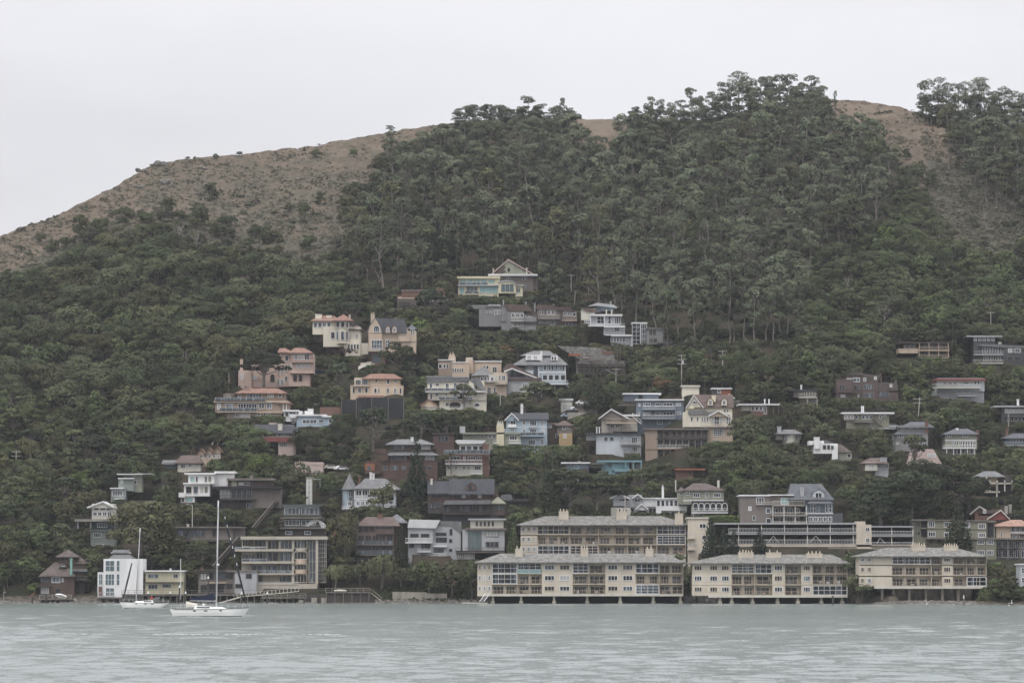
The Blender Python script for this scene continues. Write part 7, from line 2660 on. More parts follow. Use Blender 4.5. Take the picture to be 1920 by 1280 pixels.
# ---- rocks
def rock(m, p, s, rng):
    n = 7; i = len(m.v)
    vs = [];
    for a, (zz, rr) in enumerate(((-.5, .8), (.15, 1.0), (.6, .7))):
        for k in range(n): t = 2 * math.pi * k / n + a * .3; q = rr * rng.uniform(.75, 1.15); vs.append((p[0] + s * q * math.cos(t), p[1] + s * q * math.sin(t) * .8, p[2] + s * .7 * (zz + rng.uniform(-.12, .12))))
    vs.append((p[0] + s * rng.uniform(-.2, .2), p[1], p[2] + s * .62))
    fs = [(a * n + k, a * n + (k + 1) % n, (a + 1) * n + (k + 1) % n, (a + 1) * n + k) for a in (0, 1) for k in range(n)] + [(2 * n + k, 2 * n + (k + 1) % n, 3 * n) for k in range(n)]
    m.poly(vs, fs)
rr_ = random.Random(3)
def riprap(label, u0, u1, v0, v1, n, s0, s1, dy=0):
    m = MB()
    for _ in range(n):
        u = rr_.uniform(u0, u1); t = rr_.random(); v = v1 + (v0 - v1) * t * (.55 + .45 * math.sin(math.pi * (u - u0) / (u1 - u0)))
        p = P3(u, v); p.z = max(p.z, -.1) + .0; rock(m, (p.x, p.y + dy, p.z), rr_.uniform(s0, s1), rr_)
    o = m.build('riprap', 'roc'); o['kind'] = 'stuff'; o['label'] = label; o['category'] = 'rocks'
riprap('grey riprap boulders below the raised apartment block', 1640, 1832, 1126, 1136, 620, .25, .6)
riprap('pale riprap between the two low apartment blocks', 1262, 1346, 1116, 1131, 300, .3, .62, -3)
riprap('brown shore rocks below the concrete wall', 700, 900, 1121, 1132, 420, .25, .7)
riprap('dark rocks and rubble along the western shore', -20, 260, 1123, 1133, 420, .25, .7)
riprap('rubble under the piers beside the grey board house', 260, 600, 1124, 1132, 300, .25, .6)
riprap('stones on the small beach', 1560, 1920, 1131, 1136, 160, .12, .3)
for i, (u, v, w, lb) in enumerate(((299, 311, 3.6, 'flat dark rock outcrop on the bare ridge crest'), (312, 345, 3.2, 'large rounded grey boulder in the dry grass below the crest'), (381, 318, 2.2, 'dark boulder right of the rounded grey one'), (258, 352, 3.0, 'low brown rock outcrop left of the rounded grey boulder'),
        (665, 342, 1.6, 'small pale rock among scrub near the eucalyptus edge'), (556, 336, 1.2, 'little whitish stone in the grass at mid slope'), (266, 322, 2.6, 'long low rock on the ridge line left of the flat outcrop'))):
    m = MB(); q = random.Random(i + 40)
    for k in range(9): rock(m, (q.uniform(-w, w) * .6, q.uniform(-1, 1), q.uniform(0, w * .35)), w * q.uniform(.28, .5), q)
    tag(m.build('boulder', 'co' if 'whit' in lb or 'pale' in lb else 'roc', loc=P3(u, v)), lb, 'boulder', 'boulders on the bare hilltop')
# piles below the three waterfront apartment blocks and void behind them
APB = [o for o in bpy.data.objects if o.name.startswith('apartment_block') and o.parent is None]
def piles(block, us_, vt, Y, w, deep=12):
    for u in us_:
        X = K(u, vt, Y)[0] - block.location.x
        MB().bar((X, Y - block.location.y, -3 - block.location.z), (X, Y - block.location.y, ZP(vt, Y) - block.location.z), w, 8).build('pile', 'co', block)
        MB().bar((X, Y + 8 - block.location.y, -3 - block.location.z), (X, Y + 8 - block.location.y, ZP(vt, Y) - block.location.z), w, 8).build('pile', 'co', block)
        MB().box(X - w * 1.5, X + w * 1.5, Y - .5 - block.location.y, Y + .5 - block.location.y, -1 - block.location.z, .7 - block.location.z).build('pile_collar', 'co', block)
piles(APB[0], (924, 977, 1039, 1101, 1163, 1225, 1276), 1116.5, 985.5, .35)
piles(APB[2], (1350, 1372, 1411, 1458, 1496, 1540, 1579), 1119, 978.5, .35)
piles(APB[3], (1654, 1675, 1705, 1736, 1767, 1797), 1103, 964, .38)
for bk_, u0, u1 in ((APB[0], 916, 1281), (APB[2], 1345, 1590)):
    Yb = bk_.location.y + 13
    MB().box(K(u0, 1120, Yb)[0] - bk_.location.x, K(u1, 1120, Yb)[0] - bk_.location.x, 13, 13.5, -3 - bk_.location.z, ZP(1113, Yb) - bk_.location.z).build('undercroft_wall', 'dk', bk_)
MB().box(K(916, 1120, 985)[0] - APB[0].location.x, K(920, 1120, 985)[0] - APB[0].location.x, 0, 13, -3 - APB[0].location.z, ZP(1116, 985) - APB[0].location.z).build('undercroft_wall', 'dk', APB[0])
# wake line on the water
m = MB(); q = random.Random(9)
for u in range(30, 640, 1):
    if math.sin(u / 23.) + math.sin(u / 61. + 1) * .8 + q.uniform(-1.2, 1.2) < -.2 - (u > 600) * .5: continue
    
    if q.random() < .45: continue
    Y = 437 - u * .016 + q.uniform(-4, 4); p = P3(u + q.uniform(0, 1), 1187, Y); l_ = q.uniform(.06, .32)
    m.poly([(p.x - l_, Y, .05), (p.x - l_ * .4, Y - .5, .02), (p.x + l_ * .5, Y - .6, .03), (p.x + l_, Y, .05), (p.x + l_ * .3, Y + .25, q.uniform(.05, .11)), (p.x - l_ * .5, Y + .2, q.uniform(.05, .1))], [(0, 1, 2, 3, 4, 5)])
o = m.build('foam', 'lg'); o['kind'] = 'stuff'; o['label'] = 'broken white line of foam drifting across the water'; o['category'] = 'foam'
# ================================================================ planting
prng = np.random.RandomState(21); pr = random.Random(21)
CS = 4.0; CW, CH = int(2000 / CS), int(1200 / CS)
cover = np.zeros((CH, CW), np.float32)
gx = (np.arange(CW) + .5) * CS - 40; gy_ = (np.arange(CH) + .5) * CS
GX, GY = np.meshgrid(gx, gy_)
house = np.zeros((CH, CW), bool); hY = np.zeros((CH, CW), np.float32)
RA = np.array([[r[0], r[1], r[2], r[3], r[4]] for r in RECTS])
for r in RA: house |= (GX > r[0] - 1) & (GX < r[2] + 1) & (GY > r[1]) & (GY < r[3])
opn = np.zeros_like(house)
for P in OPENS: opn |= inpoly(GX, GY, P)
euc = (inpoly(GX, GY, EUC1) | inpoly(GX, GY, EUC2))
rv = np.interp(GX, RIDGE_U, RIDGE_V)
need = (GY > rv + 3) & (GY < 1126) & ~opn & ~house & ~((GY > 1100) & (GX > 880) & (GX < 1600)) & ~((GY > 1085) & (GX < 620)) & ~((GY > 1078) & (GX < 892)) & ~((GY > 1104) & (GX > 1640) & (GX < 1840))
blocked = lambda u, vb, Y, w, h, shrink=.86: bool(np.any((RA[:, 4] < Y + 1e9) & (RA[:, 4] > Y - 7) & (RA[:, 0] < u + w * shrink) & (RA[:, 2] > u - w * shrink) & (RA[:, 1] < vb) & (RA[:, 3] - 4 > vb - h * .93))) or bool(np.any((RA[:, 0] < u + w * .3) & (RA[:, 2] > u - w * .3) & (Y > RA[:, 4] - 2) & (Y < RA[:, 4] + 13) & (vb - h < RA[:, 3]) & (vb > RA[:, 1])))
def try_put(kind, u, vc, s, leaf=None, sx=1.0, frac=.62):
    hw, hh = dims(kind)
    Y0 = float(depth(u, min(1128, vc + 10))); k = Y0 / F
    hp = hh * s / k; wp = hw * s * sx / k; vb = vc + hp * frac
    if vb > 1127: vb = 1127
    Y = float(depth(u, vb))
    if blocked(u, vb, Y, wp, hp): return False
    put(kind, u, vb, s, leaf, sx=sx)
    e = ((GX - u) / (wp * .80)) ** 2 + ((GY - (vb - hp * .58)) / (hp * .42)) ** 2
    cover[e < 1] += 1
    return True
# ---- trees that stand out in the photograph, one by one: kind, u, base v, scale, leaf, label, sx
HAND = [
 ('cypress', 495, 724, 1.12, None, 'big spreading cypress standing in front of the pink villa', 1.2, -9),
 ('cypress', 640, 744, 1.05, None, 'spreading cypress with a forked pale trunk between the pink villa and the peach villa', 1.0, 0),
 ('cypress', 746, 708, 1.1, 'oak', 'flat-topped tree beside the drive, below the tan steep-gabled house', 1.0, -2),
 ('cypress', 812, 606, 1.15, None, 'flat-topped cypress with a bare fork below the red brick house', 1.0, 0),
 ('cypress', 700, 845, 1.15, None, 'cypress with tall bare trunk above the redwood house with low hip roofs', 1.1, 0),
 ('cypress', 790, 830, .85, None, 'small cypress with a leaning trunk behind the white and brick house', 1.1, 0),
 ('cypress', 1010, 775, .95, 'oak', 'spreading tree with bare grey boughs above the pale blue townhouse', 1.3, 0),
 ('cypress', 870, 770, .8, 'oak', 'flat-topped tree in front of the arched garage wing of the cream mansion', 1.0, -8),
 ('redwood', 781, 936, 1.08, None, 'tall dark redwood in front of the redwood house with low hip roofs', .95, -10),
 ('redwood', 1035, 976, 1.2, 'cypress', 'tall ragged dark conifer among the cypresses above the upper apartment block', 1.15, -3),
 ('redwood', 1118, 768, .85, 'cypress', 'ragged dark pine below the scaffolded house', 1.2, -3),
 ('redwood', 1332, 1047, .72, None, 'tallest of the dark redwoods, nearest the stair tower', .95, -8),
 ('redwood', 1357, 1047, .55, None, 'middle dark redwood of the three in front of the parking decks', 1.1, -9),
 ('redwood', 1376, 1047, .48, None, 'dark redwood at the end of the three in front of the parking decks', 1.1, -9),
 ('redwood', 1424, 1042, .52, None, 'single dark redwood standing apart in front of the parking decks', 1.2, -9),
 ('redwood', 752, 1070, .78, 'cypress', 'narrow dark conifer beside the light grey modern house', .75, -5),
 ('redwood', 962, 1040, .6, 'laurel', 'dark green conifer at the end of the upper apartment block', .85, -5),
 ('redwood', 294, 905, .4, None, 'small pointed conifer left of the white three-tier house', .9, 0),
 ('redwood', 812, 508, 1.5, None, 'tall dark pine left of the aqua-glass house', .9, 0),
 ('redwood', 846, 505, .95, None, 'dark pine with pale bare poles beside it left of the aqua-glass house', .9, 0),
 ('redwood', 1035, 565, 1.1, 'cypress', 'dark pine right of the tall grey-green gable', 1.1, 0),
 ('willow', 717, 1103, 1.15, None, 'large weeping willow with pale boughs below the brown shingle house', 1.05, 0),
 ('willow', 630, 1103, .82, None, 'smaller weeping willow beside the beige concrete residence', 1.05, 0),
 ('palm', 846, 884, .85, None, 'palm tree in front of the white and red brick house', 1.0, -6),
 ('cypress', 1708, 992, 1.75, None, 'tallest dark cypress with layered boughs behind the olive apartment row', 1.1, 4),
 ('cypress', 1735, 985, 1.6, None, 'tall cypress with several trunks right of the tallest dark one', 1.1, 6),
 ('cypress', 1672, 985, 1.35, None, 'dark cypress mound left of the tallest dark one', 1.2, 2),
 ('cypress', 1645, 985, 1.1, None, 'low dark cypress beside the dark blue-grey victorian', 1.2, 2),
 ('cypress', 1775, 975, 1.5, None, 'broad dark cypress above the olive apartment row', 1.15, 6),
 ('cypress', 1812, 968, 1.3, None, 'dark cypress left of the white post-and-rail deck frame', 1.1, 6),
 ('oak', 1700, 978, 1.5, 'cypress', 'dark mound of foliage under the tallest dark cypress', 1.2, -2),
 ('oak', 1650, 982, 1.3, 'cypress', 'dark low mound of foliage beside the victorian outbuilding', 1.3, -2),
 ('oak', 1755, 972, 1.3, 'oak', 'rounded dark tree just above the olive apartment row', 1.2, 2),
 ('cypress', 1060, 972, 1.35, None, 'low dark cypress spreading above the upper apartment block', 1.5, -2),
 ('cypress', 1120, 968, 1.15, None, 'dark cypress beside the grey cottage above the upper apartment block', 1.35, -2),
 ('cypress', 1200, 930, .75, 'oak', 'open flat-topped tree behind the grey cottage', 1.2, 2),
 ('cypress', 1125, 930, .75, 'oak', 'open spreading tree below the turquoise house', 1.2, 2),
 ('redwood', 1797, 1032, .92, 'cypress', 'sparse conifer in front of the olive green apartment row', 1.1, -12),
 ('cypress', 1713, 884, .95, 'oak', 'open-crowned tree in front of the pinkish metal-roofed house', 1.0, -8),
 ('oak', 1306, 1128, .95, None, 'round dark bush between the two low apartment blocks', .9, -6),
 ('oak', 1615, 1122, 1.05, None, 'dense dark round tree below the raised apartment block', 1.0, -4),
 ('laurel', 1602, 1098, 1.0, None, 'grey-green tree between the raised block and its neighbour', 1.1, -4),
 ('laurel', 805, 1108, .95, None, 'rounded green tree on the shore bank below the light grey modern house', 1.2, -3),
 ('laurel', 848, 1108, .9, 'oak', 'rounded darker tree on the shore bank below the grey stucco house', 1.2, -3),
 ('laurel', 885, 1112, 1.1, 'laurel', 'upright green tree at the corner of the long apartment block', .8, -2),
 ('laurel', 648, 1060, 1.6, 'olive', 'tall feathery green tree left of the brown shingle house', .85, 0),
 ('laurel', 632, 1035, .8, 'rust', 'orange-tinged tree top beside the beige concrete residence', .8, 0),
 ('laurel', 262, 1060, 1.8, 'olive', 'great olive-green tree with bare trunks above the tall white modern house', 1.35, -2),
 ('laurel', 300, 1045, 1.6, 'olive', 'olive-green tree right of the great one above the yellow house', 1.1, -1),
 ('laurel', 720, 965, .9, 'olive', 'pale green tree below the pale blue turreted victorian', 1.3, -3),
 ('laurel', 480, 905, 1.0, 'bright', 'bright yellow-green tree above the dark flat-roofed brown house', 1.5, 0),
 ('laurel', 545, 925, 1.0, 'oak', 'dark green rounded tree above the green and white balconied house', 1.5, 0),
 ('laurel', 470, 872, 1.25, 'laurel', 'dense mid-green tree below the pink and maroon house', 1.5, 0),
 ('laurel', 612, 928, .8, 'laurel', 'rounded green tree left of the pale blue turreted victorian', 1.4, 0),
 ('laurel', 578, 858, 1.05, 'shrub', 'grey-green tree right of the pink and maroon house', 1.4, 0),
 ('laurel', 640, 855, 1.05, 'cypress', 'dark rounded tree above the small pink cottage', 1.4, 0),
 ('laurel', 1385, 840, .95, 'willow', 'pale blossoming tree beside the tall cream mansion', .9, 0),
 ('laurel', 1245, 745, .75, 'rust', 'rust-tinged tree above the slate blue house', 1.5, 4),
 ('laurel', 950, 680, .6, 'rust', 'orange-tinged bush above the taupe villa', 1.5, 2),
 ('shrub', 646, 668, 1.5, 'purple', 'dark purple-leaved tree below the cream terracotta-roofed villa', 1.6, -3),
 ('shrub', 660, 682, 1.2, 'bright', 'yellow-green shrub at the foot of the cream terracotta-roofed villa', 1, -3),
 ('shrub', 697, 692, .8, 'bright', 'yellow flowering shrub beside the curved drive', 1.6, -3),
 ('laurel', 1418, 925, 1.5, None, 'tall full green tree with a bare leaning trunk above the taupe balconied house', 1.0, 0),
 ('laurel', 1345, 872, .8, None, 'wide full green tree right of the tan box house on stilts', 1.8, 0),
 ('laurel', 1562, 915, .85, 'oak', 'big dark rounded tree above the dark blue-grey victorian', 1.8, 4),
 ('laurel', 1492, 905, 1.0, 'oak', 'big dark rounded tree above the taupe balconied house', 1.8, 4),
 ('laurel', 1440, 735, 1.5, None, 'tall rounded green tree right of the little orange-brick house', 1.2, 0),
 ('laurel', 1380, 730, 1.3, None, 'rounded green tree behind the small white gabled cottage', 1.2, 6),
 ('laurel', 150, 1045, .9, 'oak', 'dark leafy tree behind the pagoda-roofed house', 1.2, 8),
 ('laurel', 160, 1100, .8, 'laurel', 'leafy green tree between the pagoda-roofed house and the white modern house', .8, 2),
 ('shrub', 66, 1112, 1.5, 'bright', 'light green bush left of the pagoda-roofed house', 1, 0),
 ('laurel', 620, 770, .45, 'laurel', 'clipped rounded green hedge mound beside the light blue house', 1.8, 0),
 ('sparse', 1100, 1000, .01, None, None, 1, 0),
]
HAND.pop()
SKYL = [  # eucalyptus on the skyline: u, base v, scale, width
 (733, 262, .55, 1.1), (858, 232, .62, 1), (884, 228, .6, 1.1), (908, 226, .6, 1), (938, 226, .4, 1), (975, 228, .62, 1), (992, 228, .95, 1.1), (1008, 228, .6, 1), (1056, 232, .95, .7), (1192, 232, .65, .9), (1212, 230, .75, .9), (1222, 228, .95, .7), (1240, 226, .75, 1),
 (1258, 226, .7, 1), (1276, 222, .7, 1), (1297, 222, 1.1, .9), (1315, 216, .75, 1), (1335, 212, .8, 1), (1362, 210, 1.1, 1.05), (1382, 206, 1.45, 1.1), (1402, 204, 1.2, 1), (1428, 200, 1.05, 1), (1444, 198, 1.1, 1), (1462, 196, 1.1, 1.1), (1480, 196, 1.1, 1), (1500, 200, .9, 1), (1522, 202, 1.15, .9), (1538, 206, .9, .9), (1566, 210, .8, .45),
 (1730, 222, .9, .8), (1738, 222, 1.35, .8), (1757, 222, 1.5, .85), (1775, 224, 1.4, .9), (1795, 226, 1.4, .9), (1812, 226, 1.45, 1), (1832, 228, 1.5, 1), (1850, 230, 1.45, 1.05), (1868, 232, 1.2, 1), (1886, 234, 1.3, 1), (1900, 236, 1.3, 1), (1918, 240, 1.2, 1), (1935, 244, 1.2, 1),
 (1590, 262, .6, 1), (1632, 262, .8, 1.2), (1648, 250, .5, 1), (1064, 262, .8, .9), (1350, 224, 1, 1), (1410, 222, 1, 1), (1450, 222, 1, 1), (1490, 222, 1, 1), (1530, 225, 1, 1), (1780, 262, 1.3, 1), (1820, 268, 1.3, 1), (1860, 272, 1.3, 1), (1900, 276, 1.3, 1)]
def mark(u, vb, wp, hp):
    e = ((GX - u) / (wp * .80)) ** 2 + ((GY - (vb - hp * .58)) / (hp * .42)) ** 2; cover[e < 1] += 1
for kind, u, vb, s, leaf, lab, sx, dy in HAND:
    hw, hh = dims(kind); Y = float(depth(u, min(vb, 1127))) + dy; k = Y / F
    put(kind, u, vb, s, leaf, lab, Y=Y, sx=sx); mark(u, vb, hw * s * sx / k, hh * s / k)
for u, vb, s, sx in SKYL:
    w_ = 1.35 if sx > .7 else 1.0
    put('eucalyptus', u, vb + 9, s * .56 + .04, None, None, sx=sx * w_); k = depth(u, vb) / F; mark(u, vb, 4.4 * s / k, 21 * s * .62 / k)
    if sx > .7 and 1250 < u: put('eucalyptus', u + 9, vb + 16, s * .45, None, None, sx=sx * 1.5)
for u in range(856, 1936, 6):
    if euc[int(min(CH - 1, (ridge(u) + 12) / CS)), int((u + 40) / CS)]: put('eucalyptus', u + pr.uniform(-3, 3), float(ridge(u)) + pr.uniform(10, 20), pr.uniform(.22, .42), None, sx=pr.uniform(1.3, 1.9))
for i_, (u, vb, s) in enumerate(((1228, 640, 1.1), (1252, 648, .9), (1268, 642, .95), (1302, 646, 1.0), (1318, 640, .85), (1366, 650, 1.15), (1375, 642, 1.0), (1398, 640, .9), (1412, 646, .85), (1437, 640, 1.0), (1452, 643, .9), (1467, 636, 1.05), (1478, 640, .9),
   (790, 505, .9), (824, 512, 1.0), (856, 510, .95), (868, 508, .85), (876, 508, .95), (884, 510, .8), (893, 508, .95), (915, 505, .8), (740, 500, .8), (700, 505, .75))):
    put('eucalyptus', u, vb, s, None, None); k = depth(u, vb) / F; mark(u, vb, 4.4 * s / k, 21 * s / k)
for a_0, a_1, b_0, b_1 in ((1225, 1482, 592, 640), (800, 900, 468, 506)): cover[(GX > a_0) & (GX < a_1) & (GY > b_0) & (GY < b_1)] += 2
RA = np.vstack([RA, [1228, 596, 1480, 636, 9999.]])
RA = np.vstack([RA, [1212, 842, 1284, 870, float(depth(1245, 842)) + 4]])
# ---- fill the woods from large crowns to small
def fill(mask, target, choose, tries, limit, frac=.62):
    n = 0
    for _ in range(tries):
        if n >= limit: break
        free = mask & (cover < target)
        idx = np.flatnonzero(free)
        if len(idx) < 6: break
        got = 0
        for j in prng.permutation(idx)[:max(40, len(idx) // 30)]:
            cy, cx = divmod(int(j), CW)
            if cover[cy, cx] >= target: continue
            u = gx[cx] + pr.uniform(-2, 2); v = gy_[cy] + pr.uniform(-2, 2)
            kind, leaf, s, sx = choose(u, v)
            if try_put(kind, u, v, s, leaf, sx, frac): n += 1; got += 1
        if got == 0: break
    return n
nE = need & euc
inner = nE & (rv + 26 < GY)
def ch_e(u, v):
    near = min(1, max(0, (v - 380) / 220)); s = pr.choice([pr.uniform(.45, .75), pr.uniform(.75, 1.2)]) * (1 + .3 * near)
    return 'eucalyptus', None if pr.random() < .8 else pr.choice(['olive', 'shrub', 'oak']), s, pr.uniform(1.0, 1.35)
fill(inner, 2, ch_e, 60, 1300, .62)
fill(nE & (rv + 16 < GY), 1, lambda u, v: ('eucalyptus', None, pr.uniform(.35, .55), 1.5), 30, 220, .65)
nO = need & ~euc
def ch_o(u, v, f=1.0):
    q = pr.random(); up = v < 650
    if u < 640 and v < 760:
        return ('oak', pr.choice(['oak', 'oak', 'oak', 'olive', 'shrub']), pr.choice([pr.uniform(.7, 1.2), pr.uniform(1.3, 2.0)]) * f, pr.uniform(1, 1.25)) if q < .66 else ('laurel', pr.choice(['laurel', 'oak', 'shrub', 'olive', 'laurel']), pr.uniform(.6, 1.1) * f, pr.uniform(1.0, 1.3)) if q < .975 else ('sparse', 'pale', pr.uniform(.6, .9) * f, 1.0)
    if u > 1240 and v < 900:
        return ('laurel', pr.choice(['laurel', 'oak', 'laurel', 'shrub', 'bright' if q < .06 else 'laurel']), pr.uniform(.7, 1.2) * f, pr.uniform(1, 1.4)) if q < .62 else ('oak', None, pr.uniform(.8, 1.3) * f, pr.uniform(1, 1.3)) if q < .98 or v > 640 else ('sparse', 'pale', pr.uniform(.6, 1) * f, 1.1)
    if q < .40: return 'oak', pr.choice(['oak', 'oak', 'olive', 'laurel']), pr.uniform(.6, 1.3) * f, pr.uniform(1, 1.3)
    if q < .66: return 'laurel', pr.choice(['laurel', 'oak', 'shrub', 'olive', 'laurel', 'bright' if q < .43 else 'cypress']), pr.uniform(.5, 1.0) * f, pr.uniform(1, 1.35)
    if q < .90: return 'cypress', pr.choice(['cypress', 'oak', 'cypress']), pr.uniform(.5, 1.0) * f, pr.uniform(.9, 1.2)
    return 'oak', 'laurel', pr.uniform(.6, 1.0) * f, 1.1
c1 = fill(nO, 1, ch_o, 50, 1300)
c2 = fill(nO, 1, lambda u, v: ch_o(u, v, .55), 40, 700)
c3 = fill(need, 1, lambda u, v: ('shrub', pr.choice(['shrub', 'oak', 'laurel', 'shrub', 'pale' if pr.random() < .3 else 'oak']), pr.uniform(.7, 1.5), pr.uniform(1, 1.6)), 40, 1500, .5)
# bushes on the open slopes
OB = [(371, 425, .95, 'laurel', 'oak'), (315, 408, .75, 'laurel', 'oak'), (303, 414, .5, 'oak', None), (397, 372, .7, 'laurel', 'oak'), (541, 398, .5, 'oak', None), (570, 408, .62, 'laurel', None), (600, 384, .5, 'laurel', None), (480, 445, .75, 'oak', 'shrub'), (160, 455, .7, 'oak', None), (186, 452, .85, 'laurel', 'oak'), (262, 445, .7, 'oak', 'laurel'), (284, 446, .7, 'oak', 'laurel'),
 (75, 456, .55, 'oak', None), (592, 296, .5, 'oak', 'laurel'), (664, 296, .5, 'oak', 'laurel'), (663, 492, .95, 'laurel', 'oak'), (628, 500, .6, 'laurel', 'shrub'), (122, 466, .6, 'oak', 'cypress'), (404, 298, .3, 'oak', 'cypress'), (449, 293, .3, 'oak', 'cypress'), (352, 300, .22, 'oak', 'shrub'), (365, 300, .2, 'oak', 'shrub'), (640, 415, .5, 'laurel', 'oak'), (336, 448, .8, 'sparse', 'pale'), (368, 470, .9, 'sparse', 'pale'),
 (1720, 340, .8, 'laurel', None), (1745, 352, .6, 'laurel', None), (1700, 300, .5, 'laurel', 'oak'), (1602, 256, .4, 'oak', None), (1575, 245, .35, 'oak', None), (1100, 262, .5, 'laurel', 'oak'), (1085, 246, .5, 'oak', None), (1148, 284, .45, 'laurel', 'shrub'), (1830, 330, .6, 'sparse', 'pale'), (1745, 210, .3, 'oak', 'shrub'), (312, 492, .7, 'oak', 'pale'), (435, 500, .5, 'oak', 'pale'), (75, 578, .5, 'oak', 'pale'), (330, 592, .45, 'oak', 'pale'), (140, 652, .55, 'oak', 'pale'), (240, 600, .5, 'oak', 'pale'), (1520, 640, .8, 'oak', 'pale'), (1870, 600, .8, 'oak', 'pale')]
for u, v, s, kd, lf in OB: put(kd, u, v, s, lf)
for i in range(26): put('shrub', 1700 + i * 1.3 - 60, 206 - i * .2 + 10, .5, 'shrub') if i % 3 == 0 else None
BU = [0, 60, 120, 180, 260, 340, 430, 500, 560, 610, 640]; BV = [518, 508, 486, 465, 452, 450, 470, 486, 508, 515, 480]
for i in range(95):
    u = pr.uniform(90, 650); v = float(np.interp(u, BU, BV)) + 8 - 60 * pr.random() ** 2
    put(pr.choice(['oak', 'oak', 'laurel']), u, v, pr.uniform(.25, .75), pr.choice(['oak', 'shrub', 'laurel', 'scrub', 'olive']), sx=pr.uniform(1, 1.4))
for i in range(40): put('oak', 680 + pr.uniform(-35, 35), pr.uniform(360, 490), pr.uniform(.3, .8), pr.choice(['oak', 'shrub', 'olive']))
for i in range(70): put(pr.choice(['shrub', 'oak', 'shrub']), pr.uniform(1222, 1484), pr.uniform(618, 644), pr.uniform(.35, .6) if i % 2 else pr.uniform(.8, 1.3) * .5, pr.choice(['oak', 'cypress', 'shrub']), sx=1.4)
for i in range(130):       # scattered small shrubs in the open
    P = OPEN1 if i < 70 else OPEN3
    for _ in range(30):
        u = pr.uniform(-10, 830) if i < 70 else pr.uniform(1560, 1920); v = pr.uniform(200, 520)
        if bool(inpoly(u, v, P)) and v > ridge(u) + 4: break
    else: continue
    if v < 330 and pr.random() < .6: continue
    put('shrub', u, v, pr.uniform(.4, .95) * (.6 if v < 330 else 1), pr.choice(['shrub', 'scrub', 'pale', 'scrub']), sx=pr.uniform(1, 1.8))
print('TREES', len(TREES), c1, c2, c3)
# ---- link the trees: the 300 that show largest of each kind one by one, the rest as woods
LEAFW = dict(eucalyptus='grey-green', oak='dark', laurel='mid-green', cypress='dark', redwood='very dark', shrub='grey-green', pale='pale dry', bright='bright yellow-green', willow='pale olive', olive='olive-green', rust='rusty', purple='purple', palm='green', scrub='dull brown-green')
NOUN = dict(eucalyptus='eucalyptus', oak='oak', laurel='laurel', cypress='cypress', redwood='conifer', shrub='shrub', willow='willow', palm='palm', sparse='half-bare tree')
GRP = dict(eucalyptus='eucalyptus trees on the upper hill', oak='oaks on the wooded slopes', laurel='laurels and other full-crowned trees', cypress='flat-topped cypresses', redwood='dark conifers', shrub='shrubs on the hillside', willow='weeping willows by the shore', palm='palms', sparse='half-bare trees')
MARKS = [(310, 345, 'the rounded grey boulder'), (733, 245, 'the lone skyline tree on the grassy ridge'), (995, 215, 'the skyline trees left of the grassy saddle'), (1140, 250, 'the grassy saddle'), (1385, 175, 'the tallest skyline eucalyptus clump'), (1620, 225, 'the grassy summit'), (1810, 200, 'the skyline grove at the far right'), (1820, 400, 'the bare brown slope'),
 (120, 640, 'the left edge of the oak wood'), (300, 560, 'the middle of the oak wood'), (480, 520, 'the dry slope edge'), (250, 780, 'the oak wood above the shore houses'), (700, 420, 'the left flank of the eucalyptus wood'), (900, 380, 'the middle of the eucalyptus wood'), (1250, 420, 'the dark gully in the eucalyptus wood'), (1480, 420, 'the right half of the eucalyptus wood'), (1600, 520, 'the right-hand wooded spur'), (1300, 560, 'the foot of the eucalyptus wood')]
byk = {}
for t_ in TREES: byk.setdefault(t_[0], []).append(t_)
CAP = dict(shrub=290)
woods = {}
ind = []
for kd, lst in byk.items():
    hw, hh = dims(kd)
    lst.sort(key=lambda t: -(t[5] * t[7] * t[5] / t[4] ** 2) - (100 if t[6] else 0))
    cap = CAP.get(kd, 298)
    ind += [(kd, t) for t in lst[:cap]]
    if len(lst) > cap: woods[kd] = lst[cap:]
def refname(u, v, Y):
    best = None
    for (hu, v0, v1, nm, hy) in REFS:
        du, dv = u - hu, v - (v1 + 6); d = abs(du) * .8 + abs(dv)
        if best is None or d < best[0]: best = (d, du, dv, nm)
    for (hu, hv, nm) in MARKS:
        du, dv = u - hu, v - hv; d = (abs(du) + abs(dv)) * .75
        if best is None or d < best[0]: best = (d, du, dv, nm)
    d, du, dv, nm = best
    if not nm.startswith('the '): nm = 'the ' + nm
    if abs(du) > abs(dv) * 1.1: r_ = 'left of' if du < 0 else 'right of'
    else: r_ = 'uphill of' if dv < 0 else 'downhill of'
    ws_ = nm.split()[:9]
    while ws_[-1] in ('with', 'a', 'and', 'of', 'the', 'its', 'tall', 'railed', 'low', 'white', 'stacked', 'hip', 'long', 'two', 'three', 'flat', 'wide', 'white-edged', 'dark', 'in', 'grey', 'an', 'rows', 'square', 'five', 'row', 'tiers', 'pointed', 'round', 'slanted', 'open', 'many', 'window', 'trim', 'deck') and len(nm.split()) > len(ws_) - 1 and len(nm.split()) > 9 and len(ws_) > 4: ws_.pop()
    return r_, ' '.join(ws_), d
labs = {}
for kd, t in ind:
    if not t[6]:
        r_, nm, d = refname(t[2], t[3], t[4]); szz = 'small ' if t[5] < .62 else 'large ' if t[5] > 1.05 else ''
        lw = LEAFW[t[1]]; 
        t[6] = (szz + lw + ' ' + NOUN[kd] + ' ' + ('close ' if d < 30 and 'hill' in r_ else '') + r_ + ' ' + nm)
        labs.setdefault(t[6], []).append(t)
ORD = ['first', 'second', 'third', 'fourth', 'fifth', 'sixth', 'seventh', 'eighth', 'ninth', 'tenth', 'eleventh', 'twelfth', 'thirteenth', 'fourteenth', 'fifteenth', 'sixteenth', 'seventeenth', 'eighteenth', 'nineteenth', 'twentieth']
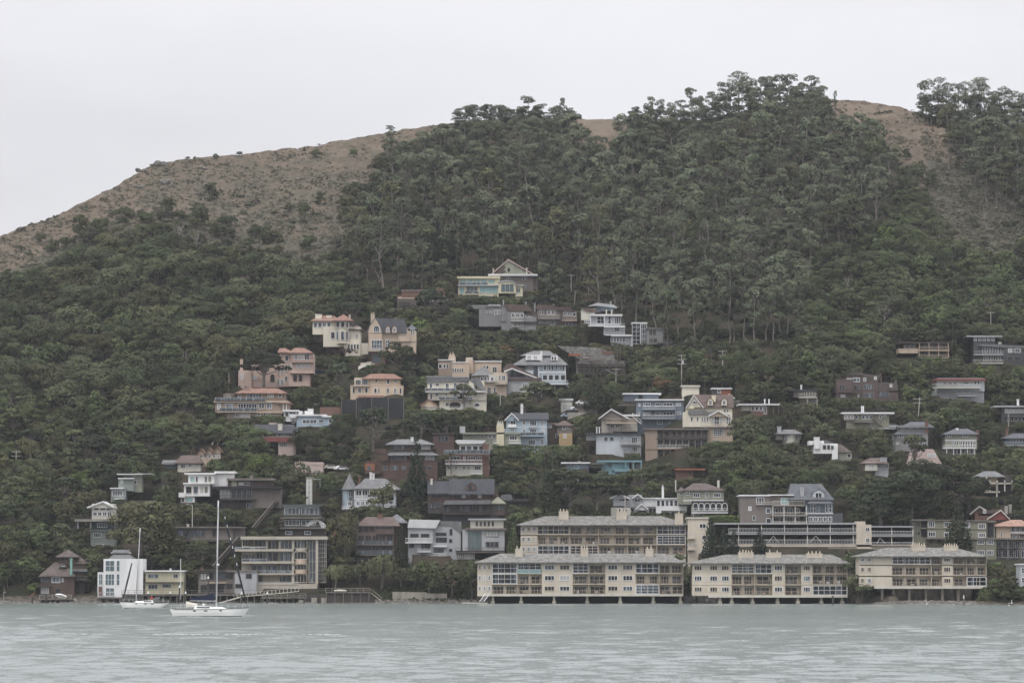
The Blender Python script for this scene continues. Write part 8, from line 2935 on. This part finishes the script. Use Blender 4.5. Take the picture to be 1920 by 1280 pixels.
for lb, ts in labs.items():
    if len(ts) > 1 and len(ts) <= 40:
        ts.sort(key=lambda t: t[2])
        half = len(ts)
        for i, t in enumerate(ts):
            if half == 2: t[6] = ('left' if i == 0 else 'right') + '-hand ' + lb
            elif half == 3: t[6] = ('leftmost ', 'middle ', 'rightmost ')[i] + lb
            else:
                k_ = min(i, half - 1 - i); t[6] = (ORD[k_] + ('' ) + ' from the ' + ('left, ' if i <= half - 1 - i else 'right, ')) + lb
def short(s):
    w = s.split(); return ' '.join(w[:16])
leafq = {}
for kd, t in ind:
    _, leaf, u, v, Y, s, lab, sx, _k = t
    var = pr.randrange(NV[kd]); pro = proto(kd, leaf, var, s * sx > 1.32 or (kd == 'eucalyptus' and v < 300))
    X, Z = K(u, v, Y)
    e = empty(NAMES[kd], (X, Y, Z), pr.uniform(0, 6.28)); e.scale = (s * sx, s * sx, s * pr.uniform(.93, 1.07))
    tag(e, short(lab), {'sparse': 'tree', 'shrub': 'shrub', 'palm': 'palm'}.get(kd, 'tree'), GRP[kd])
    for nm, me_ in (('trunk', pro[0]), ('crown', pro[1])):
        o = bpy.data.objects.new(nm, me_); COL.objects.link(o); o.parent = e
for kd, lst in woods.items():
    groups = {}
    for t in lst: groups.setdefault(t[1], []).append(t)
    V_ = []; DD = []; MI = []; mats = []
    TV = []; TF = []; tn = 0
    for leaf, ts in groups.items():
        mats.append(LM[leaf])
        for t in ts:
            pro = proto(kd, leaf, pr.randrange(NV[kd])); a = pr.uniform(0, 6.28); c_, s_ = math.cos(a), math.sin(a)
            X, Z = K(t[2], t[3], t[4]); vq = pro[4].reshape(-1, 4, 3)
            q = vq * [t[5] * t[7], t[5] * t[7], t[5]]
            x = q[..., 0] * c_ - q[..., 1] * s_ + X; y = q[..., 0] * s_ + q[..., 1] * c_ + t[4]
            V_.append(np.stack([x, y, q[..., 2] + Z], -1).reshape(-1, 3)); D_ = pro[7]; DD.append(np.stack([D_[:, 0] * c_ - D_[:, 1] * s_, D_[:, 0] * s_ + D_[:, 1] * c_, D_[:, 2]], -1)); MI.append(np.full(len(vq), len(mats) - 1, np.int32))
            tv = pro[5] * [t[5], t[5], t[5]]; TV.append(np.stack([tv[:, 0] * c_ - tv[:, 1] * s_ + X, tv[:, 0] * s_ + tv[:, 1] * c_ + t[4], tv[:, 2] + Z], -1))
            TF += [tuple(i + tn for i in f) for f in pro[6]]; tn += len(tv)
    V_ = np.concatenate(V_); me = npmesh(GRP[kd].split()[0] + '_wood', V_, np.arange(len(V_)).reshape(-1, 4), None)
    for m_ in mats: me.materials.append(m_)
    setdir(me, np.concatenate(DD))
    me.polygons.foreach_set('material_index', np.concatenate(MI)); me.update()
    nm = {'eucalyptus': 'eucalyptus_wood', 'oak': 'oak_wood', 'shrub': 'undergrowth', 'laurel': 'laurel_wood', 'cypress': 'cypress_wood'}.get(kd, kd + '_wood')
    o = bpy.data.objects.new(nm, me); COL.objects.link(o); tag(o, None, None, kind='stuff'); o['label'] = {'shrub': 'dense undergrowth between the houses and trees'}.get(kd, 'mass of %s crowns filling the hillside' % NOUN[kd]); o['category'] = 'woods' if kd != 'shrub' else 'undergrowth'
    tm = bpy.data.meshes.new('trunks'); tm.from_pydata(np.concatenate(TV).tolist(), [], TF); tm.materials.append(M(BARK[kd])); tm.update()
    to = bpy.data.objects.new('trunks', tm); COL.objects.link(to); to.parent = o; to['kind'] = 'stuff'
    print('WOOD', kd, len(lst), len(V_) // 4)
# ---- low scrub on the open slopes: nobody could count it
def scrub(name, poly, n, u0, u1, v0, v1, leaf, smax, label, dens=None):
    P = []; Nn = []; S = []
    k = 0
    while k < n:
        u = prng.uniform(u0, u1); v = prng.uniform(v0, v1)
        if not bool(inpoly(u, v, poly)) or v < ridge(u) + 1: 
            if prng.rand() < .002: k += 1
            continue
        ds = .5 + vnoise(u / 26, v / 14) + vnoise(u / 80, v / 30) * .7 + (v - 330) / 260.
        k += 1
        if prng.rand() > np.clip(ds * 1.3, .06, 1): continue
        Y = float(depth(u, v)); X, Z = K(u, v, Y); s = prng.uniform(.3, smax)
        for j in range(11):
            d = prng.normal(size=3); d /= np.linalg.norm(d); d[2] = abs(d[2]); P.append([X + d[0] * s, Y + d[1] * s, Z + d[2] * s * .75]); Nn.append(d); 
    vq = quads(np.array(P), np.array(Nn), .24, np.random.RandomState(4), tilt=.6)
    me = npmesh(name, vq, np.arange(len(vq)).reshape(-1, 4), LM[leaf]); setdir(me, np.repeat(np.array(Nn), 4, 0)); o = bpy.data.objects.new(name, me); COL.objects.link(o); o['kind'] = 'stuff'; o['label'] = label; o['category'] = 'scrub'
scrub('scrub', OPEN1, 4200, -60, 840, 225, 520, 'scrub', .75, 'low grey-green scrub over the dry western slope')
scrub('pale_scrub', OPEN1, 900, -60, 840, 225, 520, 'pale', .8, 'pale dry brush scattered over the western slope')
scrub('scrub', OPEN3, 4200, 1550, 1930, 190, 500, 'scrub', 1.0, 'low brown-green scrub over the bare slope below the summit')
scrub('pale_scrub', OPEN3, 700, 1550, 1930, 190, 500, 'pale', .9, 'pale dry brush on the bare slope below the summit')
scrub('bank_plants', [(700, 1100), (880, 1096), (900, 1126), (700, 1128)], 420, 700, 900, 1096, 1126, 'shrub', .7, 'low green plants on the bank above the shore rocks')
scrub('shore_plants', [(1845, 1096), (1920, 1090), (1920, 1127), (1830, 1127)], 420, 1800, 1920, 1090, 1130, 'laurel', .7, 'low green plants on the bank at the right end of the shore')
# small flowers and coloured bushes
for u, v, s, lf, lb in ((1884, 1122, .55, 'purple', 'small red flowering bush by the beach table'), (1860, 1075, 1.6, 'bright', 'yellow-green tree on the bank right of the raised block'), (1884, 1100, 1.5, 'willow', 'pale green bush above the beach'), (1740, 985, 1.1, 'bright', 'bright green bush at the edge of the olive row'), (800, 1108, .5, 'bright', 'yellow flowers on the shore bank')):
    pro = proto('shrub', lf, 0); X, Z = K(u, v, float(depth(u, v)) - 1); e = empty('shrub', (X, float(depth(u, v)) - 1, Z)); e.scale = (s * 1.4, s * 1.4, s); tag(e, lb, 'shrub', GRP['shrub'])
    for nm, me_ in (('trunk', pro[0]), ('crown', pro[1])): o = bpy.data.objects.new(nm, me_); COL.objects.link(o); o.parent = e
# hedges clipped along terraces
def hedge(label, u0, u1, v0, v1, leaf, dd=-2, dep=3.):
    Y = float(depth((u0 + u1) / 2, v1)) + dd; a = K(u0, v0, Y)[0]; b = K(u1, v0, Y)[0]; zt = ZP(v0, Y); zb = ZP(v1, Y) - 1.5
    n = int((b - a) * ((zt - zb) + dep) * 9); rg_ = np.random.RandomState(int(u0)); P = []; Nn = []
    for _ in range(n):
        x = rg_.uniform(a, b); q = rg_.rand(); bump = .5 * vnoise(x / 2.1, u0 / 9.)
        if q < .5: P.append([x, Y + rg_.uniform(-.1, .25), rg_.uniform(zb, zt + bump)]); Nn.append([0, -1, .3])
        else: P.append([x, Y + rg_.uniform(0, dep), zt + bump + rg_.uniform(-.25, .15)]); Nn.append([0, -.2, 1])
    vq = quads(np.array(P, float), np.array(Nn, float), .3, rg_, tilt=.6)
    me = npmesh('hedge', vq, np.arange(len(vq)).reshape(-1, 4), LM[leaf]); setdir(me, np.repeat(np.array(Nn, float), 4, 0)); o = bpy.data.objects.new('hedge', me); COL.objects.link(o); tag(o, label, 'hedge', 'hedges along the terraces')
hedge('long clipped bright hedge below the yellow-green victorian and taupe house', 1320, 1412, 968, 979, 'bright', -1)
hedge('flat olive hedge on the upper apartment terrace below the white cottage', 1168, 1290, 962, 975, 'laurel', 2)
hedge('long clipped hedge below the post-and-beam house and the duplex', 1005, 1140, 612, 626, 'oak', -2)
hedge('dark clipped hedge below the blue townhouse and sage house', 925, 1090, 836, 853, 'laurel', -5)
hedge('high ivy hedge hanging below the cream mansion terrace', 760, 905, 769, 800, 'oak', -4)
hedge('sloping garden hedge beside the light blue house', 622, 664, 777, 793, 'laurel', -3)
hedge('clipped hedge along the lane above the rust-brown cottage', 1806, 1872, 936, 947, 'laurel', -2)
hedge('green hedge below the flat tan house', 490, 535, 780, 790, 'laurel', -2)
HAZE = 0.000037
# ------------------------------------------------------------ damp sea air between the viewer and the hill
HZ = MB().box(-420, 420, -70, 2050, -10, 330).build('haze', 'wh'); HZ.data.materials.clear()
hm = bpy.data.materials.new('haze_air'); hm.use_nodes = True; t = hm.node_tree; t.nodes.clear()
ho = t.nodes.new('ShaderNodeOutputMaterial'); pv = t.nodes.new('ShaderNodeVolumePrincipled')
pv.inputs['Color'].default_value = (.90, .93, 1.0, 1); pv.inputs['Density'].default_value = HAZE; pv.inputs['Anisotropy'].default_value = .2
t.links.new(pv.outputs[0], ho.inputs['Volume']); HZ.data.materials.append(hm); HZ['kind'] = 'stuff'; HZ['label'] = 'thin pale sea haze over the whole bay and hill'; HZ['category'] = 'haze'
